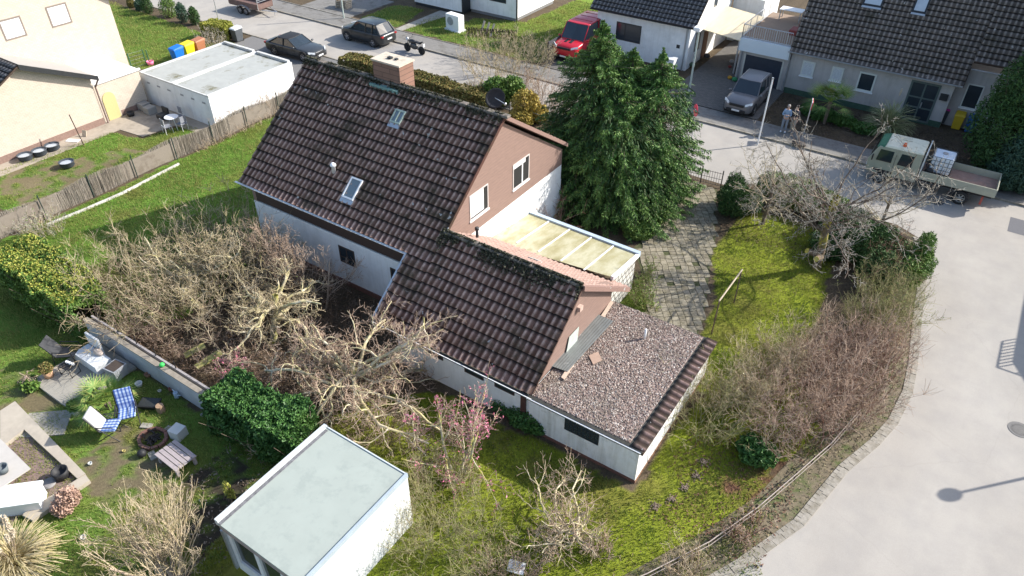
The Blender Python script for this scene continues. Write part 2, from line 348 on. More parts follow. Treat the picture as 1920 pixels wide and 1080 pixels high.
# ---- driveway of irregular slabs with mossy joints: real slabs
pm, pnt, pb = nmat('mossy_paving'); g_ = N(pnt, 'NewGeometry'); r_ = ramp(pnt, g_.outputs['Random Per Island'], [(0, (.20, .175, .13)), (.5, (.33, .29, .22)), (1, (.26, .235, .18))])
d_ = noise(pnt, 3.2, 6, .75); f_ = ramp(pnt, d_.outputs[0], [(.47, (0, 0, 0)), (.66, (1, 1, 1))]).outputs[0]
d3 = noise(pnt, 40, 4, .7); c_ = mixc(pnt, .6, mixc(pnt, f_, r_.outputs[0], (.14, .125, .075)), ramp(pnt, d3.outputs[0], [(.3, (.7, .7, .7)), (.7, (1.25, 1.25, 1.2))]).outputs[0], 'MULTIPLY')
pnt.links.new(c_, pb.inputs['Base Color']); pb.inputs['Roughness'].default_value = .92; pb.inputs['Specular IOR Level'].default_value = .2; bump(pnt, pb, d3.outputs[0], .5, .02)
mb = MB(); ca_, sa_ = math.cos(.62), math.sin(.62); jx = rng.normal(size=(90, 90, 2))*.03; P_ = np.array(PATH)
for i_ in range(-40, 45):
    off = .16 if i_ % 2 else 0
    for j_ in range(-40, 45):
        def cn(a, b2):
            q = np.array([a*.30, b2*.30])+jx[a+40, b2+40]*.8; return np.array([ca_*q[0]-sa_*q[1]-9.2, sa_*q[0]+ca_*q[1]+27.5])
        if j_ > 43 or i_ > 43: continue
        q = [cn(i_, j_), cn(i_+1, j_), cn(i_+1, j_+1), cn(i_, j_+1)]; ctr = sum(q)/4
        if not inside(ctr[0:1], ctr[1:2], PATH)[0]: continue
        if random.random() < .012: continue
        q = [ctr+(v-ctr)*random.uniform(.90, .955) for v in q]; z = .035+random.uniform(-.009, .009); tx, ty = random.gauss(0, .012), random.gauss(0, .012)
        mb.hexa([(*v, -.02) for v in q], [(v[0], v[1], z+(v[0]-ctr[0])*tx+(v[1]-ctr[1])*ty) for v in q])
struct(mb.build('driveway', pm))
sheet('driveway_joints', PATH, .005, mk('joint_moss', (.07, .075, .03), .4, 20, .95, bmp=.5))
# ---- manhole covers in the road
def manhole(x, y, z, label):
    t = thing('manhole_cover', label, 'manhole cover', (x, y, z))
    MB().lathe((0, 0, 0), [(.39, -.01), (.39, .006), (.31, .006)], 28).build('frame', mk('manhole_frame', (.14, .135, .13), .2, 20, .7, bmp=.4), t)
    mb = MB().lathe((0, 0, 0), [(.30, 0), (.30, .01), (.1, .011)], 28)
    for k in range(20): mb.cbox((.24*math.cos(k*.314), .24*math.sin(k*.314), .013), (.05, .018, .008), k*.314)
    mb.build('lid', mk('manhole_lid', (.10, .095, .09), .2, 20, .6, bmp=.3), t)
p = at(1912, 806); manhole(p.x, p.y, .01, 'round iron manhole cover in the pale bend of the road')
p = at(763, 113); manhole(p.x, p.y, .014, 'round manhole cover on the street beside the motorbike')
p = at(1755, 378); manhole(p.x, p.y, .01, 'round manhole cover under the flatbed of the truck')
# ---- grass
def grass(name, poly_filter, dens, h, wd, mat):
    x0, x1, y0, y1 = poly_filter[0]; n = int((x1-x0)*(y1-y0)*dens); x = rng.uniform(x0, x1, n); y = rng.uniform(y0, y1, n)
    _, g = paint(x, y); k = (rng.random(n) < g*np.clip(.45+1.1*fbm(x, y, .35), 0, 1))
    for a in poly_filter[1:]: k &= ~((x > a[0]) & (x < a[1]) & (y > a[2]) & (y < a[3]))
    x, y = x[k], y[k]; n = len(x); hh = h*(.5+rng.random(n)*.9)*(.6+.9*fbm(x, y, .8)); D = np.stack([rng.normal(size=n)*.45, rng.normal(size=n)*.45, np.ones(n)], 1); D /= np.linalg.norm(D, axis=1)[:, None]
    P = np.stack([x, y, np.zeros(n)], 1)+D*hh[:, None]/2
    return stuff(quads(name, P, D, rnd(n), hh, wd*(.7+.6*rng.random(n)), mat, None, .15))
GR1 = leafmat('grass_green', [(.16, .24, .045), (.24, .32, .075), (.34, .36, .12), (.18, .25, .05)], (.34, .31, .11), .6, .8, .45, bigk=.6)
GR2 = leafmat('grass_mossy', [(.19, .22, .04), (.26, .27, .06), (.36, .32, .12), (.13, .18, .04)], (.11, .19, .03), .5, .8, .45, bigk=.75)
BLD = [(-26, -15.2, 17, 27.3)]
grass('grass', [(-36.5, -24, 8.0, 28)]+BLD, 330, .11, .028, GR1)
grass('grass', [(-17, 1, 4, 34), (-15.3, -4.9, 14.9, 21.2), (-13.6, -10, 5, 9.8)], 360, .10, .026, GR2)
grass('grass', [(-32, -14, 0, 8.9)], 420, .10, .024, GR1)
grass('grass', [(-44, -37, 12, 24.2)], 240, .10, .035, GR1)
grass('grass', [(-70, -45.2, 24, 36)], 150, .12, .05, GR1)
grass('grass', [(-46, -27, 44.8, 60)], 130, .13, .06, GR1)
# ---- dead leaves and litter under the shrubs
def litter(name, box, dens, mat, size=.07, thr=.3):
    x0, x1, y0, y1 = box; n = int((x1-x0)*(y1-y0)*dens); x = rng.uniform(x0, x1, n); y = rng.uniform(y0, y1, n)
    k = fbm(x+3, y, 1.3) > thr; x, y = x[k], y[k]; n = len(x); D = rnd(n); D[:, 2] *= .35; W = rnd(n); W[:, 2] *= .35
    stuff(quads(name, np.stack([x, y, rng.uniform(.01, .05, n)], 1), D, W, size*(.5+rng.random(n)), size*.6, mat, None, .4))
LIT = leafmat('dead_leaves', [(.10, .06, .035), (.20, .13, .08), (.05, .035, .025), (.27, .2, .13)])
litter('fallen_leaves', (-31, -15.4, 9.6, 17.3), 90, LIT, .09)
litter('fallen_leaves', (-17.4, -13.9, 4, 9), 60, leafmat('pale_leaves', [(.25, .2, .15), (.12, .08, .06), (.35, .3, .25)]), .07, .42)
litter('fallen_leaves', (-4.3, -.4, 14, 19), 90, leafmat('red_leaves', [(.18, .08, .05), (.10, .05, .035), (.25, .14, .09)]), .07, .45)
litter('fallen_leaves', (-14, -1, 5, 14.8), 14, LIT, .06, .45); litter('fallen_leaves', (-36, -27, 10, 25), 5, LIT, .07, .5); litter('fallen_leaves', (-8, -2, 20, 33), 9, LIT, .06, .45)

litter('garden_soil', (-10.8, 3.5, 44.6, 49.9), 40, leafmat('soil_clods', [(.06, .045, .035), (.10, .075, .06), (.15, .11, .08)]), .1, .2)
litter('fallen_leaves', (-9.2, -1, 30.6, 36.5), 60, LIT, .07)
nv = 5200; seg_ = rng.integers(0, len(KR)-1, nv); f_v = rng.random(nv); KA = np.array(KR); pv = KA[seg_]*(1-f_v[:, None])+KA[seg_+1]*f_v[:, None]; pv[:, 0] -= .38+rng.random(nv)**.8*1.1; D_v = rnd(nv); D_v[:, 2] *= .4
stuff(quads('verge_litter', np.concatenate([pv, rng.uniform(.01, .05, (nv, 1))], 1), D_v, rnd(nv), .07*(.4+rng.random(nv)), .03, leafmat('verge_leaves', [(.22, .17, .10), (.10, .07, .045), (.34, .27, .17), (.12, .14, .04)])))
# mole hills
for k, (px, py) in enumerate([(1305, 893), (1283, 915), (1258, 937), (1228, 950), (1320, 868)]):
    p = at(px, py); mb = MB(); n = 60
    for j in range(n):
        r = abs(random.gauss(0, .13)); a = random.random()*6.28; mb.ball((r*math.cos(a), r*math.sin(a), max(.0, .06-r*.25)), random.uniform(.02, .035), 6, 4)
    o = mb.build('mole_hill', bpy.data.materials.get('hill_soil') or mk('hill_soil', (.20, .15, .12), .3, 20, .95), None)
    o.location = p
    tag(o, ['small brown mole hill in the grass farthest from the shed corner but one', 'brown mole hill second from the right of the diagonal row', 'brown mole hill in the middle of the diagonal row', 'brown mole hill nearest the bare corner tree', 'faint mole hill at the shaded top end of the row'][k], 'mole hill', 'mole hills in a row across the mossy lawn')
# ================================================ ROOFS AND WALLS
def tile_roof(name, o, u, up, nx, tw, ny, rh, parent, mat, amp=.034, step=.066, seg=6):
    """heightfield of pan tiles: origin o, along u, up-slope direction up (unit vectors)"""
    o = np.array(o, float); u = np.array(u, float); up = np.array(up, float); nrm = np.cross(u, up); nrm /= np.linalg.norm(nrm)
    if nrm[2] < 0: nrm = -nrm
    a = np.arange(nx*seg+1)/seg; ph = a % 1.0
    prof = amp*np.where(ph < .55, np.abs(np.sin(ph/.55*math.pi))**.8, -.35*np.sin((ph-.55)/.45*math.pi))
    V = []; cols = []; tint = rng.random((ny, nx+1)); jz = rng.normal(size=(ny, nx+1))*.004; jr = rng.normal(size=(ny, nx+1))*.006
    ti = np.minimum(a.astype(int), nx)
    for r in range(ny):
        for e in (0, .8, 1):
            h = prof+step*(1-e)+jz[r][ti]; s = r*rh+(rh*e if e else -.02)+(jr[r][ti] if e == 0 else 0)
            V.append(o+u*(a*tw)[:, None]+up*np.atleast_1d(s)[:, None]*np.ones((len(a), 1))+nrm*h[:, None])
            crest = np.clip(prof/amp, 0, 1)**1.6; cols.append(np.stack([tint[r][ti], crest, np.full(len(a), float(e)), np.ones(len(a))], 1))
    # front lip of the first row
    V = np.concatenate(V); cols = np.concatenate(cols); W = len(a); Fc = []
    for r in range(ny*3-1):
        b = r*W+np.arange(W-1)[:, None]; Fc.append(b+np.array([[0, 1, W+1, W]]))
    ob = npmesh(name, V, np.concatenate(Fc), mat, parent, False)
    ca = ob.data.color_attributes.new('tile', 'FLOAT_COLOR', 'POINT'); ca.data.foreach_set('color', cols.astype(np.float32).ravel())
    return ob
def tilemat(name, c0, c1, crest, moss=(.035, .035, .02), mossk=.5):
    m, nt, b = nmat(name); a = N(nt, 'Attribute', attribute_name='tile'); s = N(nt, 'SeparateColor'); nt.links.new(a.outputs[0], s.inputs[0])
    c = ramp(nt, s.outputs[0], [(0, c0), (1, c1)]).outputs[0]
    n = noise(nt, 5, 6, .7); n2 = noise(nt, 38, 4, .7)
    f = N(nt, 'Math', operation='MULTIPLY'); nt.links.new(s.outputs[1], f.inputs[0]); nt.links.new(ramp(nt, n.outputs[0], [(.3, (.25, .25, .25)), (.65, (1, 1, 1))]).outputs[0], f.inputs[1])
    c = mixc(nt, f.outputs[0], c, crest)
    c = mixc(nt, ramp(nt, noise(nt, .7, 5, .7).outputs[0], [(mossk, (0, 0, 0)), (mossk+.15, (.75, .75, .75))]).outputs[0], c, moss)
    c = mixc(nt, .7, c, ramp(nt, n2.outputs[0], [(.3, (.6, .6, .6)), (.72, (1.45, 1.45, 1.45))]).outputs[0], 'MULTIPLY')
    c = mixc(nt, ramp(nt, s.outputs[2], [(.62, (0, 0, 0)), (.9, (.95, .95, .95))]).outputs[0], c, (.012, .010, .009))  # dark band toward each lap: row shadow painted into the colour, with grime
    sp = noise(nt, 4.5, 2, .3); c = mixc(nt, ramp(nt, sp.outputs[0], [(.73, (0, 0, 0)), (.76, (1, 1, 1))]).outputs[0], c, (.4, .38, .36))
    nt.links.new(c, b.inputs['Base Color']); b.inputs['Roughness'].default_value = .88; b.inputs['Specular IOR Level'].default_value = .25; bump(nt, b, n2.outputs[0], .5, .02)
    return m
def siding(name, col, pitch=.14, axis=2):
    m, nt, b = nmat(name); tc = N(nt, 'TexCoord'); s = N(nt, 'SeparateXYZ'); nt.links.new(tc.outputs['Object'], s.inputs[0])
    md = N(nt, 'Math', operation='MODULO'); md.inputs[1].default_value = pitch
    ad = N(nt, 'Math', operation='ADD'); ad.inputs[1].default_value = 100*pitch; nt.links.new(s.outputs[axis], ad.inputs[0]); nt.links.new(ad.outputs[0], md.inputs[0])
    dv = N(nt, 'Math', operation='DIVIDE'); dv.inputs[1].default_value = pitch; nt.links.new(md.outputs[0], dv.inputs[0])
    g = ramp(nt, dv.outputs[0], [(0, (.55, .55, .55)), (.08, (1, 1, 1)), (1, (.93, .93, .93))])
    n = noise(nt, 3, 6, .6, stretch=(1, 1, 6)); c = ramp(nt, n.outputs[0], [(.3, tuple(x*.88 for x in col)), (.7, tuple(x*1.1 for x in col))]).outputs[0]
    c = mixc(nt, 1, c, g.outputs[0], 'MULTIPLY'); nt.links.new(c, b.inputs['Base Color']); b.inputs['Roughness'].default_value = .65
    bump(nt, b, g.outputs[0], .5, .01); return m
def brickmat(name, c1, c2, mortar, bw=.24, bh=.075, ms=.006, axis='x'):
    m, nt, b = nmat(name); tc = N(nt, 'TexCoord'); s = N(nt, 'SeparateXYZ'); nt.links.new(tc.outputs['Object'], s.inputs[0]); cb = N(nt, 'CombineXYZ')
    nt.links.new(s.outputs[1 if axis == 'x' else 0], cb.inputs[0]); nt.links.new(s.outputs[2], cb.inputs[1])
    br = N(nt, 'TexBrick'); br.inputs['Scale'].default_value = 1; br.inputs['Brick Width'].default_value = bw; br.inputs['Row Height'].default_value = bh; br.inputs['Mortar Size'].default_value = ms
    for k, c in (('Color1', c1), ('Color2', c2), ('Mortar', mortar)): br.inputs[k].default_value = (*c, 1)
    nt.links.new(cb.outputs[0], br.inputs['Vector']); n = noise(nt, 2.5, 5); c = mixc(nt, .5, br.outputs[0], ramp(nt, n.outputs[0], [(.3, (.85, .85, .85)), (.7, (1.1, 1.1, 1.1))]).outputs[0], 'MULTIPLY')
    nt.links.new(c, b.inputs['Base Color']); b.inputs['Roughness'].default_value = .9; bump(nt, b, br.outputs['Fac'], -.4, .01); return m
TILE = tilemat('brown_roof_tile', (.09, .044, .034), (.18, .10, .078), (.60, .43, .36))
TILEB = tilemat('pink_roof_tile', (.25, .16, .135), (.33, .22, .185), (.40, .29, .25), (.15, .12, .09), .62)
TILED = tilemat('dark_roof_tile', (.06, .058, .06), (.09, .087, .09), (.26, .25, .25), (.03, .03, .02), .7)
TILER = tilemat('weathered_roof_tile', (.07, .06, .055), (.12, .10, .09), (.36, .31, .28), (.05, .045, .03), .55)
WHITE = mk('white_render', (.80, .81, .81), .04, 2, .9, bmp=.15, bscale=90, dirt=(.62, .63, .62), dscale=.7, dcov=(.52, .8))
WHITEB = mk('white_brick_paint', (.80, .79, .77), .05, 4, .9, bmp=.3, bscale=30, dirt=(.55, .52, .45), dscale=1.5, dcov=(.56, .75))
streaks(WHITE, .2); streaks(WHITEB, .4, (.65, .63, .57))
BROWN = siding('brown_siding', (.25, .165, .135)); DBROWN = siding('dark_brown_boards', (.05, .03, .025), .2, 0)
GUT = mk('gutter_metal', (.45, .45, .45), .15, 5, .5, .3); DARKM = mk('dark_metal', (.03, .032, .035), .2, 8, .5)
GLASS, gnt, gb = nmat('window_glass'); gb.inputs['Base Color'].default_value = (.03, .04, .05, 1); gb.inputs['Roughness'].default_value = .08; gb.inputs['Specular IOR Level'].default_value = .8
PVC = mk('white_frame', (.8, .8, .8), .03, 5, .4); SHUT = siding('white_shutter', (.82, .82, .82), .05)
PLINTH = mk('red_brown_plinth', (.17, .08, .06), .2, 10, .85, bmp=.4)
WOODD = mk('dark_wood', (.06, .04, .03), .25, 6, .8, bmp=.4, stretch=(1, 1, 8)); GALV = mk('galvanised', (.5, .52, .54), .12, 10, .4, .7)
def window(parent, axis, c0, u0, u1, z0, z1, sgn=1, frame=PVC, pane=GLASS, depth=.1, fw=.07, name='window', mull=(), trans=(), sill=None, proud=.02):
    """axis 'y': wall plane y=c0, u=x, faces -y*sgn.. ; axis 'x': wall plane x=c0, u=y, faces +x*sgn"""
    def bx(mb, a0, a1, b0, b1, d0, d1):
        if axis == 'y': mb.box(a0, min(c0-sgn*d0, c0-sgn*d1), b0, a1, max(c0-sgn*d0, c0-sgn*d1), b1)
        else: mb.box(min(c0+sgn*d0, c0+sgn*d1), a0, b0, max(c0+sgn*d0, c0+sgn*d1), a1, b1)
    mb = MB(); d0, d1 = -.05, proud
    bx(mb, u0, u1, z0, z0+fw, d0, d1); bx(mb, u0, u1, z1-fw, z1, d0, d1); bx(mb, u0, u0+fw, z0+fw, z1-fw, d0, d1); bx(mb, u1-fw, u1, z0+fw, z1-fw, d0, d1)
    for t in mull: x = u0+(u1-u0)*t; bx(mb, x-fw*.4, x+fw*.4, z0+fw, z1-fw, d0, d1-.003)
    for t in trans: z = z0+(z1-z0)*t; bx(mb, u0+fw, u1-fw, z-fw*.4, z+fw*.4, d0, d1-.006)
    w = mb.build(name, frame, parent); g = MB(); bx(g, u0+fw*.7, u1-fw*.7, z0+fw*.7, z1-fw*.7, d0+.02, proud-.012); g.build('pane', pane, w)
    if sill: s = MB(); bx(s, u0-.05, u1+.05, z0-.06, z0-.003, -.04, proud+.09); s.build('sill', PVC, w)
    return w
def gable_wall(mb, x0, x1, ya, yb, zb, yr, zr, za, zb2):
    p = [(ya, zb), (yb, zb), (yb, zb2), (yr, zr), (ya, za)]
    return mb.hexa([(x0, y, z) for y, z in p], [(x1, y, z) for y, z in p])
# ------------------------------------------------ MAIN HOUSE
H = thing('main_house', 'white and brown detached house with dark pantile roof in the middle of the photo', 'house', (-20, 20, 0), world=True)
sl, cl = .814, 1/math.sqrt(1+.814**2); UPF = (0, cl, .814*cl)  # front slope 39 degrees
zf = lambda y: 1.86+.814*(y-14.93)
XL, XG, XA = -26.05, -15.2, -9.15
zp = lambda y: zf(y)-.10
# upper block walls
B(XL+.2, 17.5, 0, XG, 27.15, 2.55).build('ground_floor_wall', WHITE, H)
mb = MB(); p = [(17.5, 2.55), (27.13, 2.55), (27.13, 4.15), (22.1, 7.45), (17.5, zf(17.5)-.12)]
mb.hexa([(XG-.3, y, max(z, 3.34)) for y, z in p], [(XG-.004, y, max(z, 3.34)) for y, z in p]); mb.build('gable_wall', BROWN, H)
mb = MB(); mb.hexa([(XL+.22, y, z) for y, z in p], [(XL+.5, y, z) for y, z in p]); mb.build('gable_wall', BROWN, H)
B(XG-.3, 17.52, 2.55, XG-.002, 27.12, 3.34).build('band_wall', WHITE, H)
B(XL+.5, 17.45, 2.66, XG-.3, 17.6, 3.62).build('eaves_board', DBROWN, H)
B(XL+.5, 26.9, 2.55, XG-.3, 27.12, 4.1).build('rear_wall', BROWN, H)
# windows of the gable
def deep_window(y0, y1, z0, z1, shut):
    w = MB(); f = .05
    for a, b_, c_, d_ in ((y0, y1, z0, z0+f), (y0, y1, z1-f, z1), (y0, y0+f, z0+f, z1-f), (y1-f, y1, z0+f, z1-f)): w.box(XG-.03, a, c_, XG+.02, b_, d_)
    o = w.build('window', mk('window_reveal', (.55, .5, .47), .05), H)
    B(XG-.02, y0+f, z0+f, XG+.004, y1-f, z1-f).build('recess', mk('recess_dark', (.02, .02, .02), .1), o)
    return o
o = deep_window(19.83, 21.1, 4.0, 5.16, 1); B(XG, 19.88, 4.12, XG+.012, 20.78, 5.11).build('shutter', SHUT, o); B(XG-.02, 19.8, 3.93, XG+.05, 21.15, 3.99).build('sill', PVC, o)
o = deep_window(22.93, 24.22, 3.95, 5.16, 1); B(XG, 22.98, 4.92, XG+.012, 23.9, 5.11).build('shutter', SHUT, o); B(XG, 23.62, 4.0, XG+.02, 23.7, 4.95).build('mullion', PVC, o); B(XG-.02, 22.9, 3.88, XG+.05, 24.25, 3.94).build('sill', PVC, o)
o = window(H, 'y', 17.5, -20.62, -19.7, 1.22, 2.08, frame=WOODD, mull=(.5,), trans=(.35,)); window(H, 'y', 17.5, -17.66, -16.6, 1.2, 2.1, frame=WOODD)
# roof of upper block
nxm = 42; tw = (XG+.15-XL)/nxm
ny = 15; rh = math.hypot(22.1-17.1, (22.1-17.1)*.814)/ny
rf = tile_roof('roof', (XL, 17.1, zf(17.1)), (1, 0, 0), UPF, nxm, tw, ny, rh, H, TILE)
bs = -.64; ub = np.array([0, 1, bs]); ub /= np.linalg.norm(ub)
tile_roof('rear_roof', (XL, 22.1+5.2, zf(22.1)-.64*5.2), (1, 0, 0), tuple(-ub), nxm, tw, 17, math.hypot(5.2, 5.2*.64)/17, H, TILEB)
mb = MB(); p = [(17.15, zf(17.15)-.13), (22.1, zf(22.1)-.13), (27.25, zf(22.1)-.64*5.15-.13)]
q = [(y, z+.115) for y, z in p]
for a, b_, c_, d_ in ((p[0], p[1], q[1], q[0]), (p[1], p[2], q[2], q[1])): mb.hexa([(XL+.03, *v) for v in (a, b_, c_, d_)], [(XG+.13, *v) for v in (a, b_, c_, d_)])
mb.build('roof_deck', mk('roof_boards', (.10, .06, .045), .2, 8), H)
mb = MB(); x = XL
while x < XG+.1: mb.cbox((x+.2, 22.12, zf(22.1)+.045), (.41, .30, .13), 0, random.gauss(0, .02)); x += .40
RID = mk('mossy_ridge', (.2, .17, .15), .3, 14, .9, bmp=.5, dirt=(.06, .06, .04), dscale=5, dcov=(.4, .6)); mb.build('ridge_tiles', RID, H, bevel=.05)
def moss(name, x0, x1, y, z, n, parent, sy=.14):
    P = np.stack([rng.uniform(x0, x1, n), y-np.abs(rng.normal(size=n))*sy*1.6+.12, np.zeros(n)], 1); P[:, 2] = z-np.abs(P[:, 1]-y)*.8+.06+rng.normal(size=n)*.03; k = fbm(P[:, 0], P[:, 1], .5) > .4
    stuff(leaves_at(name, P[k], .06, MOSS, parent, .8))
MOSS = leafmat('moss', [(.025, .03, .015), (.05, .055, .03), (.11, .105, .07), (.03, .028, .02)])
moss('moss', XL, XG+.1, 22.1, zf(22.1)+.06, 9000, H)
# verge edges
mb = MB(); mb.hexa([(XG+.13, 17.1, zf(17.1)-.14), (XG+.13, 22.1, zf(22.1)-.14), (XG+.13, 22.1, zf(22.1)+.05), (XG+.13, 17.1, zf(17.1)+.05)], [(XG+.17, 17.1, zf(17.1)-.14), (XG+.17, 22.1, zf(22.1)-.14), (XG+.17, 22.1, zf(22.1)+.05), (XG+.17, 17.1, zf(17.1)+.05)]); mb.build('verge_board', TILE, H)
mb = MB(); mb.hexa([(XG+.0, 22.15, zf(22.1)-.12), (XG+.0, 27.3, zf(22.1)-.64*5.2-.12), (XG+.0, 27.3, zf(22.1)-.64*5.2+.07), (XG+.0, 22.15, zf(22.1)+.07)], [(XG+.2, 22.15, zf(22.1)-.12), (XG+.2, 27.3, zf(22.1)-.64*5.2-.12), (XG+.2, 27.3, zf(22.1)-.64*5.2+.07), (XG+.2, 22.15, zf(22.1)+.07)]); mb.build('verge_tiles', TILEB, H)
def gutter(name, x0, x1, y, z, parent, mat=GUT, r=.07):
    mb = MB(); n = 8; A_, Bb = [], []
    for k in range(n+1): a = math.pi+math.pi*k/n; A_.append((y+r*math.cos(a), z+r*math.sin(a)))
    ring = A_+[(y+(r-.015)*math.cos(math.pi+math.pi*k/n), z+(r-.015)*math.sin(math.pi+math.pi*k/n)) for k in reversed(range(n+1))]
    mb.hexa([(x0, *v) for v in ring], [(x1, *v) for v in ring]); return mb.build(name, mat, parent)
gutter('gutter', XL-.2, -16.25, 17.03, zf(17.1)-.01, H, PVC, .05)
# lower wing
B(XG, 15.0, 0, XA, 17.6, 1.84).build('ground_floor_wall', WHITE, H); B(XG, 17.6, 0, XA-.01, 20.9, 1.9).build('inner_wall', WHITE, H)
mb = MB(); p = [(15.05, 1.8), (20.9, 1.8), (20.9, 2.75), (18.1, zf(18.1)-.12), (15.05, zf(15.05)-.12)]
mb.hexa([(XA-.3, *v) for v in p], [(XA, *v) for v in p]); mb.build('gable_wall', BROWN, H)
x0w = -16.25; yb0 = 14.9; rhw = math.hypot(3.2, 3.2*.814)/10; xs_ = XL+tw*round((-15.05-XL)/tw)
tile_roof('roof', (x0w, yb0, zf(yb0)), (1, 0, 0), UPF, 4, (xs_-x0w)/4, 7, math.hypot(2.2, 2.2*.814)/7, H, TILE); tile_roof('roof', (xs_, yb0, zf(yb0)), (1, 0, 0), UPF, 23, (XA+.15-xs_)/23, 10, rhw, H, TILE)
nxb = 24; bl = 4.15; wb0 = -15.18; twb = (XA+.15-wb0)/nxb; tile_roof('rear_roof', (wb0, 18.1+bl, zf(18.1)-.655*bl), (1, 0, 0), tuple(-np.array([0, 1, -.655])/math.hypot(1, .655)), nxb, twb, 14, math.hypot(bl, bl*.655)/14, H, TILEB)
mb = MB(); p = [(14.95, zf(14.95)-.13), (18.1, zf(18.1)-.13), (18.1+bl-.05, zf(18.1)-.655*(bl-.05)-.13)]; q = [(y, z+.115) for y, z in p]
mb.hexa([(x0w+.03, *v) for v in (p[0], p[1], q[1], q[0])], [(XA+.13, *v) for v in (p[0], p[1], q[1], q[0])]); mb.hexa([(XG+.01, *v) for v in (p[1], p[2], q[2], q[1])], [(XA+.13, *v) for v in (p[1], p[2], q[2], q[1])])
mb.build('roof_deck', bpy.data.materials['roof_boards'], H)
mb = MB(); mb.hexa([(XA+.0, 18.1, zf(18.1)-.16), (XA+.0, 18.1+bl, zf(18.1)-.655*bl-.16), (XA+.0, 18.1+bl, zf(18.1)-.655*bl+.06), (XA+.0, 18.1, zf(18.1)+.06)], [(XA+.2, 18.1, zf(18.1)-.16), (XA+.2, 18.1+bl, zf(18.1)-.655*bl-.16), (XA+.2, 18.1+bl, zf(18.1)-.655*bl+.06), (XA+.2, 18.1, zf(18.1)+.06)]); mb.build('verge_tiles', TILEB, H)
mb = MB(); x = XG+.1
while x < XA+.05: mb.cbox((x+.2, 18.12, zf(18.1)+.045), (.41, .28, .12), 0, random.gauss(0, .02)); x += .40
mb.build('ridge_tiles', RID, H, bevel=.05); moss('moss', XG, XA+.1, 18.1, zf(18.1)+.06, 9000, H, .17)
gutter('gutter', -15.6, XA+.25, 14.82, 1.76, H, mk('dark_gutter', (.06, .065, .07), .2, 6, .5), .08); B(-16.2, 14.72, 1.79, XA+.2, 14.745, 1.82).build('gutter_edge', PVC, H)
mb = MB().hexa([(-16.3, y, z) for y, z in ((14.88, 1.68), (17.1, 3.5), (17.1, 3.7), (14.88, 1.9))], [(-16.22, y, z) for y, z in ((14.88, 1.68), (17.1, 3.5), (17.1, 3.7), (14.88, 1.9))]); mb.build('step_flashing', GALV, H)
for a, b_ in ((-15.1, -14.3), (-13.8, -12.97), (-11.97, -11.13), (-10.64, -9.8)): window(H, 'y', 15.0, a, b_, 1.26, 1.58, frame=mk('slot_frame', (.05, .03, .025), .1) if a < -15 else bpy.data.materials['slot_frame'], fw=.05, proud=.03)
B(-9.5, 14.92, 0, -9.3, 15.0, 1.7).build('corner_post', mk('brown_post', (.08, .035, .03), .2), H)
B(XG-10, 17.44, -.02, XG-.9, 17.5, .22).build('plinth', PLINTH, H)
# skylights, vents, chimney
def onroof(mb, x, y): mb.M = Matrix.Translation((x, y, zf(y)+.02)) @ Matrix.Rotation(math.atan(.814), 4, 'X'); return mb
def skylight(x, y, w_, l, frame, glass, name='skylight'):
    mb = onroof(MB(), x, y)
    for a in ((-w_/2, -l/2, w_/2, -l/2+.07), (-w_/2, l/2-.07, w_/2, l/2), (-w_/2, -l/2+.07, -w_/2+.06, l/2-.07), (w_/2-.06, -l/2+.07, w_/2, l/2-.07)): mb.box(a[0], a[1], 0, a[2], a[3], .11)
    s = mb.build(name, frame, H); onroof(MB(), x, y).box(-w_/2+.05, -l/2+.05, .02, w_/2-.05, l/2-.05, .075).build('pane', glass, s)
    onroof(MB(), x, y).box(-w_/2-.03, -l/2-.2, .0, w_/2+.03, -l/2-.01, .065).build('flashing', GALV, s); return s
SKYG, n_, b_ = nmat('skylight_glass'); b_.inputs['Base Color'].default_value = (.16, .2, .22, 1); b_.inputs['Roughness'].default_value = .12; b_.inputs['Specular IOR Level'].default_value = .9
skylight(-20.05, 18.3, .62, .95, PVC, SKYG)
s = skylight(-19.7, 21.05, .55, .62, mk('mossy_frame', (.35, .42, .36), .2, 8, .7), SKYG); onroof(MB(), -19.7, 21.05).box(-.02, -.24, .08, .02, .24, .12).build('bar', bpy.data.materials['mossy_frame'], s)
mb = MB().lathe((-21.4, 18.6, zf(18.6)), [(.09, 0), (.08, .30), (.13, .32), (.13, .38), (.06, .46)], 12); mb.build('vent_pipe', PVC, H, True)
ch = B(-21.85, 22.05, 6.9, -20.35, 22.95, 8.55).build('chimney', brickmat('chimney_cladding', (.26, .15, .11), (.22, .125, .09), (.10, .06, .05), .9, .22, .012, 'y'), H)
B(-21.9, 22.0, 8.55, -20.3, 23.0, 8.62).build('cap', mk('chimney_cap', (.55, .47, .38), .1, 5, .8, dirt=(.3, .28, .2)), ch); B(-21.3, 22.4, 8.62, -21.1, 22.55, 8.7).build('flue', DARKM, ch); B(-20.95, 22.45, 8.62, -20.82, 22.58, 8.68).build('flue', DARKM, ch)
B(-21.9, 21.75, 7.45, -20.3, 22.05, 7.62).build('flashing', mk('verdigris', (.18, .3, .27), .35, 12, .7), ch)
v = MB().tube((-14.65, 19.55, 3.4), (-14.65, 19.55, 3.95), .06, .06, 10).tube((-14.65, 19.55, 3.95), (-14.65, 19.55, 4.05), .09, .09, 10).build('vent_pipe', DARKM, H, True)
v = MB(); v.M = Matrix.Translation((-12.0, 19.7, 3.43)) @ Matrix.Rotation(-.58, 4, 'X'); v.box(-.25, -.18, 0, .25, .18, .06).build('roof_hatch', mk('hatch', (.35, .33, .3), .2), H)
v = MB(); v.M = Matrix.Translation((-11.5, 19.2, 3.75)) @ Matrix.Rotation(-.58, 4, 'X')
